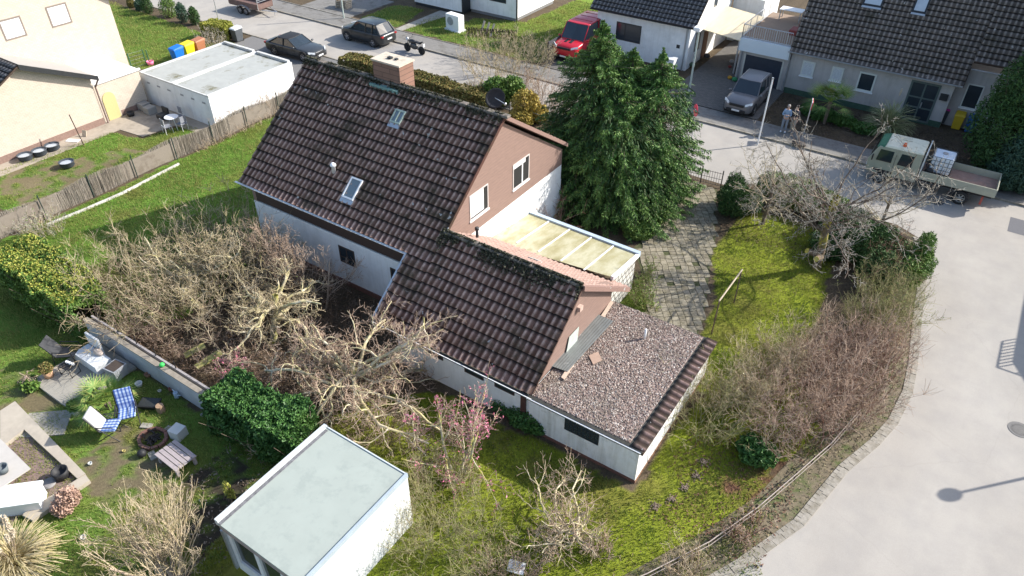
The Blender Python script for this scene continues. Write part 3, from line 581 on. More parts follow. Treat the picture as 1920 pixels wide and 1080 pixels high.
t = thing('satellite_dish', 'dark grey satellite dish just behind the mossy ridge of the main house', 'satellite dish', (0, 0, 0), world=True)
c0 = Vector((-16.15, 22.95, 7.95)); ax = Vector((.75, -.6, .1)).normalized(); mb = MB(); mb.M = Matrix.Translation(c0) @ ax.to_track_quat('Z', 'Y').to_matrix().to_4x4()
mb.lathe((0, 0, 0), [(.0, 0), (.2, .02), (.33, .08), (.42, .15), (.42, .165), (.33, .1), (.2, .04)], 20); mb.build('dish', mk('dish_grey', (.035, .038, .045), .1, 4, .9, spec=.1), t, True)
MB().tube(c0, (-15.6, 22.95, 7.8), .015).ball((-15.6, 22.95, 7.8), .06).build('receiver_arm', GALV, t); MB().tube(c0, (-16.15, 23.1, 7.0), .03).build('mast', DARKM, t)
# ------------------------------------------------ annex with gravel roof
A = thing('flat_roof_annex', 'low white annex with pinkish gravel flat roof at the near end of the house', 'annex', (-7, 18, 0), world=True)
ax0, ax1, ay0, ay1, az = XA+.01, -4.95, 14.93, 21.0, 1.78
B(ax0, ay0, 0, ax1, ay1, az-.15).build('wall', WHITEB, A)
B(ax0-.02, ay0-.02, -.02, ax1+.015, ay0-.001, .14).build('plinth', PLINTH, A); B(ax1+.001, ay0, -.02, ax1+.02, ay1, .12).build('plinth', mk('rust_plinth', (.22, .12, .07), .25, 8, .9), A)
B(ax0, ay0-.02, az-.15, ax1+.02, ay1+.1, az).build('roof_slab', mk('bitumen', (.05, .05, .045), .3, 10, .9, bmp=.4), A)
B(ax0, ay0-.16, az-.13, ax1+.12, ay0-.021, az+.01).build('roof_edge', mk('dark_edge', (.035, .035, .03), .3, 9, .8), A); B(ax0, ay0-.2, az-.045, ax1+.1, ay0-.162, az-.01).build('gutter_edge', PVC, A)
mb = MB().hexa([(ax1-.45, y, z) for y, z in ((ay0-.1, az), (ay1+.05, az), (ay1+.05, az+.10), (ay0-.1, az+.1))], [(ax1-.44, y, z) for y, z in ((ay0-.1, az), (ay1+.05, az), (ay1+.05, az+.10), (ay0-.1, az+.1))]); 
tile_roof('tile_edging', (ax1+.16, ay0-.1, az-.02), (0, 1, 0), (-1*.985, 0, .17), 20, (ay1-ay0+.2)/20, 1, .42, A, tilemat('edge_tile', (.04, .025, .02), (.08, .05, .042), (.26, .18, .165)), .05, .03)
B(ax1+.021, ay0-.1, az-.2, ax1+.15, ay1+.05, az-.06).build('edge_board', WOODD, A)
window(A, 'y', ay0, -7.7, -6.4, .95, 1.52, frame=DARKM, mull=(.125, .25, .375, .5, .625, .75, .875), trans=(.33, .66), fw=.035, proud=.03)
n = 17000; gxx = rng.uniform(ax0+.05, ax1-.38, n); gyy = rng.uniform(ay0+.0, ay1+.05, n)
oct_ = np.array([(1, 0, 0), (-1, 0, 0), (0, 1, 0), (0, -1, 0), (0, 0, .8), (0, 0, -.8)]); of = np.array([(0, 2, 4), (2, 1, 4), (1, 3, 4), (3, 0, 4)])
sz = .02+.022*rng.random(n)**1.5; Vv = np.stack([gxx, gyy, az+.012+.02*rng.random(n)], 1)[:, None]+oct_[None]*sz[:, None, None]*(.6+.8*rng.random((n, 1, 3)))+rng.normal(size=(n, 6, 3))*.004
o = npmesh('gravel', Vv.reshape(-1, 3), (np.arange(n)[:, None, None]*6+of[None]).reshape(-1, 3), leafmat('gravel_mix', [(.08, .06, .05), (.25, .18, .15), (.42, .33, .28), (.19, .12, .10), (.62, .56, .50), (.11, .085, .07), (.30, .23, .19)], (.16, .14, .11), .8, .85), A); stuff(o)
B(ax0+.02, ay0+.0, az, ax1-.36, ay1+.05, az+.012).build('gravel_bed', mk('gravel_bed', (.22, .165, .15), .3, 30, .95), A)
MB().tube((-7.1, 19.7, az), (-7.1, 19.7, az+.5), .045, .045, 10).build('roof_pipe', PVC, A, True)
# loose things lying on the gravel roof
g0 = at(1140, 562, 1.9)
def quadpx(pts, z): return [at(x, y, z) for x, y in pts]
mb = MB(); P = quadpx([(1118, 588), (1150, 602), (1064, 697), (1032, 686)], az+.12); nn = 14
for k in range(nn):
    a = P[0].lerp(P[1], k/nn); b_ = P[0].lerp(P[1], (k+1)/nn); c_ = P[3].lerp(P[2], (k+1)/nn); d_ = P[3].lerp(P[2], k/nn); h = .009 if k % 2 else 0; h2 = 0 if k % 2 else .009
    z = Vector((0, 0, 1)); mb.hexa([a+z*h, b_+z*h2, c_+z*h2, d_+z*h], [a+z*(h+.006), b_+z*(h2+.006), c_+z*(h2+.006), d_+z*(h+.006)])
tag(mb.build('corrugated_sheet', mk('grey_sheet', (.16, .17, .165), .12, 3, .45, .3, dirt=(.6, .6, .58), dscale=1.1, dcov=(.6, .66)), None), 'long grey corrugated sheet lying on the gravel roof', 'roof sheet')
P = quadpx([(1145, 565), (1150, 568), (1058, 713), (1052, 709)], az+.06); mb = MB(); mb.hexa(P, [p+Vector((0, 0, .05)) for p in P]); 
tag(mb.build('wooden_batten', mk('pale_wood', (.5, .38, .3), .15, 8, .8)), 'thin pale wooden batten beside the corrugated sheet', 'batten')
P = quadpx([(1104, 668), (1121, 660), (1129, 676), (1112, 684)], az+.05); mb = MB(); mb.hexa(P, [p+Vector((0, 0, .03)) for p in P]); tag(mb.build('board_offcut', mk('brown_board', (.36, .25, .19), .1, 5)), 'small square brown board lying on the gravel roof', 'board')
P = [Vector((XA+.05, 17.3, 1.85)), Vector((XA+.05, 18.1, 1.85)), Vector((XA+.03, 18.2, 2.5)), Vector((XA+.03, 17.5, 2.5))]; mb = MB(); mb.hexa(P, [p+Vector((.02, 0, 0)) for p in P])
tag(mb.build('milky_screen', mk('milky_panel', (.42, .47, .42), .1, 4, .4)), 'milky green panel leaning on the brown gable above the gravel roof', 'panel')
B(XA+.0, 18.0, 3.35, XA+.14, 18.22, 3.55).build('vent_box', mk('pink_box', (.5, .36, .3), .1), H)
# ------------------------------------------------ carport roof between house and drive
T = thing('carport', 'carport with yellowed translucent roof and grey beams beside the brown gable', 'carport', (-12, 23, 0), world=True)
mb = MB(); a = [(XG+.02, 21.9, 2.62), (-9.7, 21.95, 2.15), (-9.7, 24.35, 1.92), (XG+.02, 24.3, 2.28)]
m, nt, b = nmat('yellowed_panel'); n = noise(nt, 1.1, 6, .65, stretch=(1, .35, 1)); c = ramp(nt, n.outputs[0], [(.3, (.20, .18, .09)), (.46, (.36, .33, .19)), (.6, (.48, .46, .33)), (.72, (.30, .27, .13))]).outputs[0]; n2 = noise(nt, 12, 5, .7)
c = mixc(nt, .5, c, ramp(nt, n2.outputs[0], [(.3, (.8, .8, .78)), (.7, (1.1, 1.1, 1.1))]).outputs[0], 'MULTIPLY'); nt.links.new(c, b.inputs['Base Color']); b.inputs['Roughness'].default_value = .35
y0, y1 = 20.5, 24.3; zs = lambda x, y: 2.32-(y-21.9)*.12+(-(x+15.2)*.02)
mb = MB(); mb.hexa([(x, y, zs(x, y)) for x, y in ((XG+.02, 21.0), (-9.72, 21.9), (-9.72, y1), (XG+.02, y1))], [(x, y, zs(x, y)+.02) for x, y in ((XG+.02, 21.0), (-9.72, 21.9), (-9.72, y1), (XG+.02, y1))]); mb.build('roof_panel', m, T)
for k in range(1, 5): x = XG+(XG+9.7)*-k/5; MB().hexa([(x-.03, y, zs(x, y)+.02) for y in (21.6, y1)]+[(x+.03, y, zs(x, y)+.02) for y in (y1, 21.6)], [(x-.03, y, zs(x, y)+.05) for y in (21.6, y1)]+[(x+.03, y, zs(x, y)+.05) for y in (y1, 21.6)]).build('glazing_bar', PVC, T)
bl_ = mk('blue_grey_beam', (.42, .5, .58), .08, 4, .5); MB().hexa([(x, y, zs(x, y)-.12) for x, y in ((XG+.02, y1), (-9.6, y1), (-9.6, y1+.2), (XG+.02, y1+.2))], [(x, y, zs(x, 24.3)+.1) for x, y in ((XG+.02, y1), (-9.6, y1), (-9.6, y1+.2), (XG+.02, y1+.2))]).build('gutter_beam', bl_, T)
MB().hexa([(x, y, zs(x, y)-.1) for x, y in ((-9.71, 21.9), (-9.58, 21.9), (-9.58, y1), (-9.71, y1))], [(x, y, zs(x, y)+.06) for x, y in ((-9.71, 21.9), (-9.58, 21.9), (-9.58, y1), (-9.71, y1))]).build('edge_beam', PVC, T)
GB = brickmat('pattern_blocks', (.6, .58, .53), (.5, .48, .44), (.12, .11, .1), .3, .3, .03); B(-9.85, 20.95, 0, -9.72, 24.3, 1.85).build('block_wall', GB, T)
for x in (-12.5, -9.8): B(x-.05, 24.28, 0, x+.05, 24.38, 1.8).build('post', GALV, T)
# ================================================ OTHER BUILDINGS
def slope_roof(parent, x0, x1, ya, za, yb, zb, tw, rh, mat, name='roof', thick=.12, **k):
    """pantile slope from eave (ya,za) up to (yb,zb)"""
    L = math.hypot(yb-ya, zb-za); up = (0, (yb-ya)/L, (zb-za)/L); nx = max(1, round((x1-x0)/tw)); ny = max(1, round(L/rh))
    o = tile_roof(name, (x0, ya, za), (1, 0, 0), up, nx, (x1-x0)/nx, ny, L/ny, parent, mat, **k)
    a, b_ = (ya, za-thick), (yb, zb-thick); c_, d_ = (yb, zb-.02), (ya, za-.02)
    MB().hexa([(x0+.02, *v) for v in (a, b_, c_, d_)], [(x1-.02, *v) for v in (a, b_, c_, d_)]).build('roof_deck', WOODD, parent); return o
# ---- twin flat garages top left
def flat_garage(label, x0, x1, y0, y1, h, wallm, roofm, rim=.18, name='garage', world=True, group=None):
    g = thing(name, label, 'garage', ((x0+x1)/2, (y0+y1)/2, 0), world=True, group=group)
    B(x0, y0, 0, x1, y1, h-.12).build('wall', wallm, g); B(x0+rim, y0+rim*.4, h-.12, x1-rim, y1-rim, h-.05).build('roof', roofm, g)
    mb = MB().box(x0-.01, y0-.01, h-.12, x0+rim, y1+.01, h).box(x1-rim, y0-.01, h-.12, x1+.01, y1+.01, h).box(x0+rim, y0-.01, h-.12, x1-rim, y0+rim*.4, h-.02).box(x0+rim, y1-rim, h-.12, x1-rim, y1+.01, h+.1)
    mb.build('roof_rim', mk('roof_rim', (.6, .6, .58), .06, 4, .8, dirt=(.4, .4, .38), dscale=2) if 'roof_rim' not in bpy.data.materials else bpy.data.materials['roof_rim'], g); return g
GR = mk('felt_roof', (.36, .37, .35), .08, 2, .9, bmp=.2, dirt=(.13, .12, .06), dscale=.5, dcov=(.54, .66))
GW = mk('garage_render', (.80, .81, .81), .03, 2, .9, bmp=.1, dirt=(.6, .61, .6), dscale=.6, dcov=(.55, .8))
streaks(GW, .22)
for i, (a, b_, l) in enumerate(((-45.05, -41.68, 'left one of the two joined white flat-roofed garages by the cream house'), (-41.66, -38.25, 'right one of the joined white garages, its long sunlit side to the fence'))):
    g = flat_garage(l, a, b_, 24.5, 31.15, 2.1, GW, GR, group='joined flat-roofed garages')
    for k in range(3): x = a+.55+k*1.05; B(x, 24.48, 1.45, x+.3, 24.501, 1.55).build('air_vent', mk('vent_grey', (.3, .31, .32), .1) if 'vent_grey' not in bpy.data.materials else bpy.data.materials['vent_grey'], g)
    B(a+.4, 31.13, .05, b_-.4, 31.2, 1.9).build('garage_door', DARKM, g)
# ---- pale green roofed garage at the bottom
g = thing('garage', 'white garage with smooth pale green flat roof in the foreground', 'garage', (-12, 7, 0), world=True)
gx0, gx1, gy0, gy1, gh = -13.42, -10.05, 5.45, 9.66, 2.4
mb = MB().box(gx0+.1, gy1-.15, 0, gx1, gy1-.02, gh-.1).box(gx1-.12, gy0+.1, 0, gx1, gy1-.15, gh-.1).box(gx0+.1, gy0+.22, 0, gx0+.22, gy1-.15, gh-.1)
mb.box(gx0+.1, gy0+.1, 0, gx1-.12, gy0+.22, .5)
for x in (gx0+.1, gx0+1.25, gx0+2.3, gx1-.3): mb.box(x, gy0+.1, .5, x+.18, gy0+.22, gh-.45)
mb.box(gx0+.1, gy0+.1, gh-.45, gx1-.12, gy0+.22, gh-.1); mb.build('wall', WHITE, g); B(gx0+.2, gy0+.16, .5, gx1-.2, gy0+.18, gh-.45).build('window', GLASS, g)
GG = mk('pale_green_felt', (.33, .365, .33), .04, 1.2, .85, bmp=.1, bscale=120, dirt=(.295, .33, .30), dscale=1.7, dcov=(.5, .62))
B(gx0+.1, gy0, gh-.1, gx1-.04, gy1-.03, gh-.02).build('roof', GG, g)
RIMM = mk('zinc_edge', (.62, .65, .65), .05, 3, .5, .2); mb = MB().box(gx0-.05, gy0, gh-.16, gx0+.09, gy1, gh+.07); mb.build('roof_rim', RIMM, g)
MB().box(gx1-.06, gy0, gh-.12, gx1+.015, gy1, gh+.05).build('roof_rim', mk('rim_blue_grey', (.36, .42, .46), .08, 3, .5), g); B(gx0+.1, gy1-.03, gh-.12, gx1-.04, gy1+.01, gh+.01).build('roof_rim', RIMM, g)
B(gx0+.1, gy0, gh-.02, gx0+.2, gy1-.1, gh-.005).build('roof_seam', mk('tar_seam', (.14, .14, .15), .4, 9, .9), g)
B(gx0+.04, gy0+.02, gh-.34, gx1-.02, gy0+.09, gh-.03).build('fascia', mk('pinkish_fascia', (.32, .27, .25), .12, 5), g)
B(gx0+.02, gy0+.0, .1, gx0+.12, gy0+.09, 2.0).build('downpipe', GALV, g)
# ---- cream brick house on the left
CB = brickmat('cream_brick', (.60, .51, .42), (.54, .455, .37), (.40, .35, .29), .24, .08, .008)
CBY = brickmat('cream_brick_side', (.60, .51, .42), (.54, .455, .37), (.40, .35, .29), .24, .08, .008, 'y')
h = thing('brick_house', 'cream brick house with closed white shutters at the top left', 'house', (-50, 20, 0), world=True)
xq = -47.2; yq = 25.15
B(-58, 15, 0, xq, yq, 6.3).build('wall', CB, h)
mb = MB(); p = [(15, 6.3), (yq, 6.3), (20.1, 10)]; mb.hexa([(-58, *v) for v in p], [(xq, *v) for v in p]); mb.build('gable_wall', CB, h)
mb = MB(); mb.hexa([(-58.3, 25.5, 5.95), (-58.3, 25.5, 6.1), (-58.3, 20.1, 10.2), (-58.3, 20.1, 10.0)], [(xq+.3, 25.5, 5.95), (xq+.3, 25.5, 6.1), (xq+.3, 20.1, 10.2), (xq+.3, 20.1, 10.0)]); mb.hexa([(-58.3, 20.1, 10.0), (-58.3, 20.1, 10.2), (-58.3, 14.7, 6.1), (-58.3, 14.7, 5.95)], [(xq+.3, 20.1, 10.0), (xq+.3, 20.1, 10.2), (xq+.3, 14.7, 6.1), (xq+.3, 14.7, 5.95)]); mb.build('roof', mk('slate_roof', (.10, .105, .12), .15, 5, .7), h)
def hx(px, py, X):
    v = (px-960)/F*CM[0]+(py-540)/F*CM[1]+CM[2]; k = X/v[0]; return (v[1]*k, HC+v[2]*k)
for q in (((87, 12), (136, 41)), ((0, 37), (50, 66))):
    y0, z0 = hx(q[0][0]+13, q[0][1]+40, xq); y1, z1 = hx(q[1][0]-15, q[0][1]-8, xq)
    w_ = window(h, 'x', xq, y0-.05, y1+.05, z0, z1, pane=SHUT, fw=.09, frame=mk('taupe_frame', (.22, .185, .16), .1) if 'taupe_frame' not in bpy.data.materials else bpy.data.materials['taupe_frame'], proud=.02)
# lower wing with sloping dark verge
wx = -44.4
mb = MB(); p = [(8, 0), (21.0, 0), (21.0, 3.0), (17.2, 5.0), (8, 1.0)]
p = [(10.5, 0), (21.05, 0), (21.05, 2.95), (17.4, 4.75), (10.5, 1.2)]
mb.hexa([(-47.19, *v) for v in p], [(wx, *v) for v in p]); mb.build('wing_wall', CB, h)
mb = MB(); mb.hexa([(xq+.01, 17.4, 4.78), (xq+.01, 21.3, 2.9), (xq+.01, 21.3, 3.05), (xq+.01, 17.4, 5.0)], [(wx+.35, 17.4, 4.78), (wx+.35, 21.3, 2.9), (wx+.35, 21.3, 3.05), (wx+.35, 17.4, 5.0)]); mb.build('wing_roof', mk('grey_metal_roof', (.30, .29, .28), .05, 3, .5), h)
MB().hexa([(wx+.36, 17.35, 4.7), (wx+.36, 21.35, 2.78), (wx+.36, 21.35, 3.06), (wx+.36, 17.35, 5.02)], [(wx+.42, 17.35, 4.7), (wx+.42, 21.35, 2.78), (wx+.42, 21.35, 3.06), (wx+.42, 17.35, 5.02)]).build('verge_trim', DARKM, h)
slope_roof(h, xq+.01, wx+.4, 10.2, 1.15, 17.38, 4.98, .3, .33, TILED, 'tiled_wing_roof')
B(wx-1.0, 21.07, 0, wx-.15, 24.2, 2.35).build('side_wall', CB, h); B(xq+.01, 21.1, 2.35, wx-.12, 24.25, 2.45).build('flat_canopy', mk('white_sheet_roof', (.82, .81, .79), .02, 2, .5), h)
B(xq+.01, 21.1, 2.45, wx-.05, 21.25, 2.52).build('canopy_trim', PVC, h); B(wx-.15, 21.25, 2.40, wx-.06, 24.3, 2.52).build('canopy_trim', PVC, h)
B(wx+.001, 10.6, 0, wx+.02, 21.0, .42).build('plinth', mk('brown_plinth', (.24, .16, .13), .15, 10, .9, bmp=.4), h); B(wx-.149, 22.3, 0, wx-.13, 24.2, .38).build('plinth', bpy.data.materials['brown_plinth'], h)
MB().path([(wx+.38, 21.3, 2.85), (wx+.06, 21.15, 2.35), (wx+.06, 21.15, 0)], .05, 8).build('downpipe', mk('brown_downpipe', (.2, .14, .12), .1), h)
mb = MB(); y0, y1 = 21.38, 22.2; z1 = 1.35; r = (y1-y0)/2; pts = [(y0, .02), (y1, .02), (y1, z1)]+[((y0+y1)/2+r*math.cos(a), z1+r*math.sin(a)) for a in np.linspace(.15, 3.0, 9)]+[(y0, z1)]
mb.hexa([(wx-.16, *v) for v in pts], [(wx-.11, *v) for v in pts]); mb.build('arched_door', mk('yellow_boards', (.55, .47, .22), .08, 6, .7, bmp=.4, stretch=(1, 8, 1)), h)
# ---- white house with dark tiles at top
h = thing('white_house', 'white house with dark tiled roof and yellow canopy across the street', 'house', (-20, 52, 0), world=True)
x0, x1, y0, y1 = -25.5, -18.1, 49.8, 57.8; mb = MB(); p = [(y0, 0), (y1, 0), (y1, 3.2), ((y0+y1)/2, 6.6), (y0, 3.2)]; mb.hexa([(x0, *v) for v in p], [(x1, *v) for v in p]); mb.build('wall', WHITE, h)
slope_roof(h, x0-.45, x1+.45, y0-.4, 3.25, (y0+y1)/2, 3.25+(.4+4)*.88, .3, .34, TILED); slope_roof(h, x0-.45, x1+.45, y1+.4, 3.25, (y0+y1)/2, 3.25+(.4+4)*.88, .3, .34, TILED, 'rear_roof')
gutter('gutter', x0-.5, x1+.5, y0-.47, 3.2, h, DARKM, .06); window(h, 'y', y0, -23.87, -21.85, 1.2, 2.5, frame=DARKM, mull=(.36,), proud=.02); window(h, 'x', x1, 51.0, 51.9, 1.0, 2.4, frame=DARKM, sill=1); window(h, 'x', x1, 53.6, 54.5, 3.4, 4.6, frame=PVC)
MB().tube((x1-.25, y0-.07, 0), (x1-.25, y0-.07, 3.15), .05).build('downpipe', GALV, h); B(x1-.9, y0-.02, 1.5, x1-.65, y0-.001, 1.75).build('doorbell_plate', DARKM, h)
B(x1+.001, 52.6, .05, x1+.04, 53.5, 2.1).build('front_door', mk('brown_door', (.2, .1, .06), .1), h)
MB().hexa([(x1+.02, 51.0, 2.75), (-14.9, 51.0, 2.45), (-14.9, 56.5, 2.6), (x1+.02, 56.5, 2.9)], [(x1+.02, 51.0, 2.8), (-14.9, 51.0, 2.5), (-14.9, 56.5, 2.65), (x1+.02, 56.5, 2.95)]).build('canopy', mk('cream_canopy', (.62, .53, .36), .12, 1.5, .5, stretch=(3, .4, 1)), h)
for y in (51.1, 53.5, 56.2): B(-15.0, y-.05, 0, -14.9, y+.05, 2.45).build('canopy_post', GALV, h)
window(h, 'y', 49.8, -20.0, -19.99, .2, .21) if False else None
s = MB(); s.M = Matrix.Translation((-20.6, 52.6, 3.25+3.2*.88+.05)) @ Matrix.Rotation(math.atan(.88), 4, 'X'); s.box(-.5, -.7, 0, .5, .7, .1); o = s.build('skylight', DARKM, h); s = MB(); s.M = Matrix.Translation((-20.6, 52.6, 3.25+3.2*.88+.05)) @ Matrix.Rotation(math.atan(.88), 4, 'X'); s.box(-.42, -.6, .08, .42, .6, .12); s.build('pane', SKYG, o)
# upper white volume behind the canopy
B(-18.0, 57.9, 0, -15.6, 62, 3.4).build('annex_wall', WHITE, h)
# ---- grey rendered house on the right
GREY = mk('grey_beige_render', (.46, .43, .41), .05, 2, .9, bmp=.2, bscale=80, dirt=(.36, .34, .32), dscale=.6, dcov=(.55, .8))
streaks(GREY, .3)
h = thing('grey_house', 'grey rendered house with long weathered tile roof at the top right', 'house', (-5, 53, 0), world=True)
x0, x1, y0, y1 = -11.0, 6.0, 50.07, 59.5; B(x0, y0, 0, -1.15, y1, 2.95).build('wall', GREY, h); B(-1.14, y0+.75, 0, x1, y1, 3.6).build('wall', GREY, h)
q = 1.5; slope_roof(h, x0-.12, -.75, y0-.4, 2.95, y0+4.6, 2.95+5.0*q, .3, .34, TILER); slope_roof(h, -.73, x1+.4, y0+.45, 2.95+.85*q, y0+4.6, 2.95+5.0*q, .3, .34, TILER)
B(x0, y0+.5, 2.95, x0+.2, y0+4.6, 3.3).build('gable_wall', GREY, h); mb = MB(); mb.hexa([(x0+.01, y0+.02, 2.9), (x0+.01, y0+4.6, 2.9), (x0+.01, y0+4.6, 2.95+4.9*q-.3)], [(x0+.25, y0+.02, 2.9), (x0+.25, y0+4.6, 2.9), (x0+.25, y0+4.6, 2.95+4.9*q-.3)]); mb.build('gable_wall', GREY, h)
slope_roof(h, x0-.12, x1+.4, y0+9.4, 2.95, y0+4.6, 2.95+5.0*q, .3, .34, TILER, 'rear_roof')
mb = MB(); mb.hexa([(-.76, y0-.3, 2.8), (-.76, y0+.6, 2.8), (-.76, y0+.6, 3.8)], [(-.72, y0-.3, 2.8), (-.72, y0+.6, 2.8), (-.72, y0+.6, 3.8)]); mb.build('roof_cheek', WOODD, h)
gutter('gutter', x0-.2, -.75, y0-.47, 2.93, h); gutter('gutter', -.7, x1, y0+.38, 3.78, h)
B(x0, y0-.012, 0, -1.15, y0-.001, .38).build('plinth', mk('green_plinth', (.06, .11, .075), .2, 8, .9), h)
CUR = mk('net_curtain', (.55, .58, .6), .35, 9, .6, stretch=(14, 1, 1))
FRM = mk('light_frame', (.62, .64, .6), .05); 
for a, b_, c_, d_, pn in ((-10.2, -9.38, 1.4, 2.4, CUR), (-8.3, -7.56, 1.5, 2.42, CUR), (-6.6, -5.56, 1.25, 2.45, GLASS)): window(h, 'y', y0, a, b_, c_, d_, frame=FRM, pane=pn, sill=1, fw=.1, proud=.04)
w_ = window(h, 'y', y0+.02, -3.55, -1.85, .1, 2.6, frame=mk('door_green', (.10, .13, .12), .1), mull=(.5,), trans=(.35, .6), name='front_door', fw=.12, proud=.05); B(-2.62, y0-.09, 1.0, -2.55, y0-.03, 1.35).build('handle', GALV, w_)
window(h, 'y', y0+.75, -.55, .35, 1.3, 2.8, frame=FRM, sill=1); B(-1.75, y0-.12, 1.75, -1.3, y0-.002, 2.15).build('mail_box', DARKM, h)
for sx, w2, l2 in ((-7.3, 1.15, 1.35), (-4.6, .8, 1.2)):
    yy = y0+1.95; s = MB(); T_ = Matrix.Translation((sx, yy, 2.95+(yy-y0+.4)*q+.03)) @ Matrix.Rotation(math.atan(q), 4, 'X'); s.M = T_; s.box(-w2/2, -l2/2, 0, w2/2, l2/2, .1); o = s.build('skylight', DARKM, h)
    s = MB(); s.M = T_; s.box(-w2/2+.1, -l2/2+.12, .09, w2/2-.1, l2/2-.1, .115); s.build('pane', mk('sky_pane', (.45, .5, .55), .1, 3, .25) if 'sky_pane' not in bpy.data.materials else bpy.data.materials['sky_pane'], o); s = MB(); s.M = T_; s.box(-w2/2, -l2/2-.12, .02, w2/2, -l2/2-.01, .09); s.build('flashing', GALV, o)
# garage block with terrace
B(-14.5, y0+.0, 0, x0-.02, y0+6.5, 2.25).build('garage_wall', GREY, h); B(-14.55, y0-.25, 2.26, x0-.13, y0+6.5, 3.1).build('parapet', mk('pale_blue_fascia', (.66, .72, .76), .03, 2, .8), h)
B(-14.5, y0+.0, 3.101, x0-.15, y0+6.4, 3.14).build('terrace_floor', mk('terrace_boards', (.30, .22, .16), .15, 4, .9, bmp=.3, stretch=(1, 6, 1)), h)
o = B(-14.0, y0-.03, .02, -11.5, y0-.002, 2.0).build('garage_door', mk('dark_blue_door', (.03, .038, .055), .15, 3, .5, bmp=.2), h); B(-14.12, y0-.05, 0, -14.01, y0-.002, 2.12).build('door_frame', mk('pale_frame', (.5, .49, .44), .08), h); B(-11.49, y0-.05, 0, -11.38, y0-.002, 2.12).build('door_frame', bpy.data.materials['pale_frame'], h)
MB().tube((-14.35, y0-.08, 0), (-14.35, y0-.08, 2.25), .06).build('downpipe', GALV, h); MB().tube((-11.1, y0-.08, 0), (-11.1, y0-.08, 2.8), .06).build('downpipe', GALV, h)
RL = mk('railing_metal', (.55, .56, .57), .08, 8, .4, .5); mb = MB()
for a, b_ in (((-14.5, y0-.15), (-11.2, y0-.15)), ((-14.5, y0-.15), (-14.5, y0+6))):
    for z in (3.2, 4.0): mb.tube((*a, z), (*b_, z), .03, n=6)
    n = 22
    for k in range(n+1): x = a[0]+(b_[0]-a[0])*k/n; y = a[1]+(b_[1]-a[1])*k/n; mb.tube((x, y, 3.1), (x, y, 4.0), .013 if k % 5 else .03, n=4)
mb.build('terrace_railing', RL, h)
t = thing('upholstered_chair', 'red upholstered garden seat on the roof terrace', 'seat', (-11.7, 52.6, 3.14)); B(-.35, -.5, 0, .35, .5, .35).build('seat', mk('red_cushion', (.28, .06, .05), .15), t, bevel=.05); B(.2, -.5, .35, .35, .5, .85).build('backrest', bpy.data.materials['red_cushion'], t, bevel=.04)
t = thing('garden_table', 'white slatted table at the back of the roof terrace', 'table', (-12.9, 55.4, 3.14)); B(-.8, -.45, .7, .8, .45, .74).build('table_top', PVC, t)
for sx in (-.7, .7):
    for sy in (-.38, .38): B(sx-.03, sy-.03, 0, sx+.03, sy+.03, .7).build('leg', GALV, t)
# ---- white house pieces at the very top
h = thing('white_house', 'white house cut by the top edge, left of the red van, behind the heat pump', 'house', (-41, 55, 0), world=True)
B(-44.2, 50.7, .25, -39.0, 58, 5).build('wall', WHITE, h); B(-44.15, 50.75, 0, -39.05, 58, .25).build('plinth', DARKM, h)
B(-38.99, 51.9, .25, -34.2, 58, 5).build('wall', WHITE, h); B(-38.9, 51.95, 0, -34.25, 58, .25).build('plinth', mk('grey_plinth', (.2, .2, .2), .1), h); window(h, 'y', 51.9, -36.9, -35.2, 1.3, 2.4, frame=DARKM); B(-38.97, 50.75, .2, -38.9, 51.85, 2.2).build('front_door', DARKM, h)
MB().tube((-34.12, 51.9, 0), (-34.12, 51.9, 4), .07).build('downpipe', DARKM, h)
t = thing('heat_pump', 'white boxed heat pump with round fan grille on the small lawn', 'heat pump', (-37.1, 47.3, 0), -.12)
B(-.72, -.34, .12, .72, .34, 1.3).build('casing', mk('pump_white', (.8, .81, .8), .02, 3, .5), t, bevel=.03); MB().box(-.8, -.45, 0, .8, .45, .119).build('base', PVC, t)
mb = MB()
for r in (.1, .18, .26, .32):
    pts = [(-.2+r*math.cos(a), -.352, .78+r*math.sin(a)) for a in np.linspace(0, 6.2832, 20)]; mb.path(pts, .014, 4)
mb.build('fan_grille', mk('grille_grey', (.45, .47, .48), .1), t); mb = MB(); mb.M = Matrix.Translation((-.2, -.341, .78)) @ Matrix.Rotation(R_(90), 4, 'X'); mb.lathe((0, 0, 0), [(.34, -.004), (.34, .006)], 24); mb.build('fan', mk('fan_dark', (.28, .3, .3), .1), t)
# ---- neighbour house outside the frame on the right; its balcony and a street lamp shadow the bend
h = thing('corner_house', 'house beyond the right edge whose roof and balcony railing shadow the bend', 'house', (14, 34, 0), world=True)
B(9.9, 33.75, 0, 17.3, 43, 4.3).build('wall', WHITE, h); mb = MB()
for s in (-1, 1): mb.hexa([(14+s*4.5, 33.6, 4.25), (14, 33.6, 7.0), (14, 43.3, 7.0), (14+s*4.5, 43.3, 4.25)], [(14+s*4.5, 33.6, 4.4), (14, 33.6, 7.15), (14, 43.3, 7.15), (14+s*4.5, 43.3, 4.4)])
mb.build('roof', TILED, h); B(8.1, 31.9, 2.45, 13, 33.74, 2.6).build('balcony', GREY, h); mb = MB()
for a, b_ in (((8.1, 31.9), (13, 31.9)), ((8.1, 31.9), (8.1, 33.74))):
    for z in (2.75, 3.5): mb.tube((*a, z), (*b_, z), .035, n=5)
    for k in range(9): mb.tube((a[0]+(b_[0]-a[0])*k/8, a[1]+(b_[1]-a[1])*k/8, 2.6), (a[0]+(b_[0]-a[0])*k/8, a[1]+(b_[1]-a[1])*k/8, 3.5), .028, n=4)
mb.build('balcony_railing', RL, h)
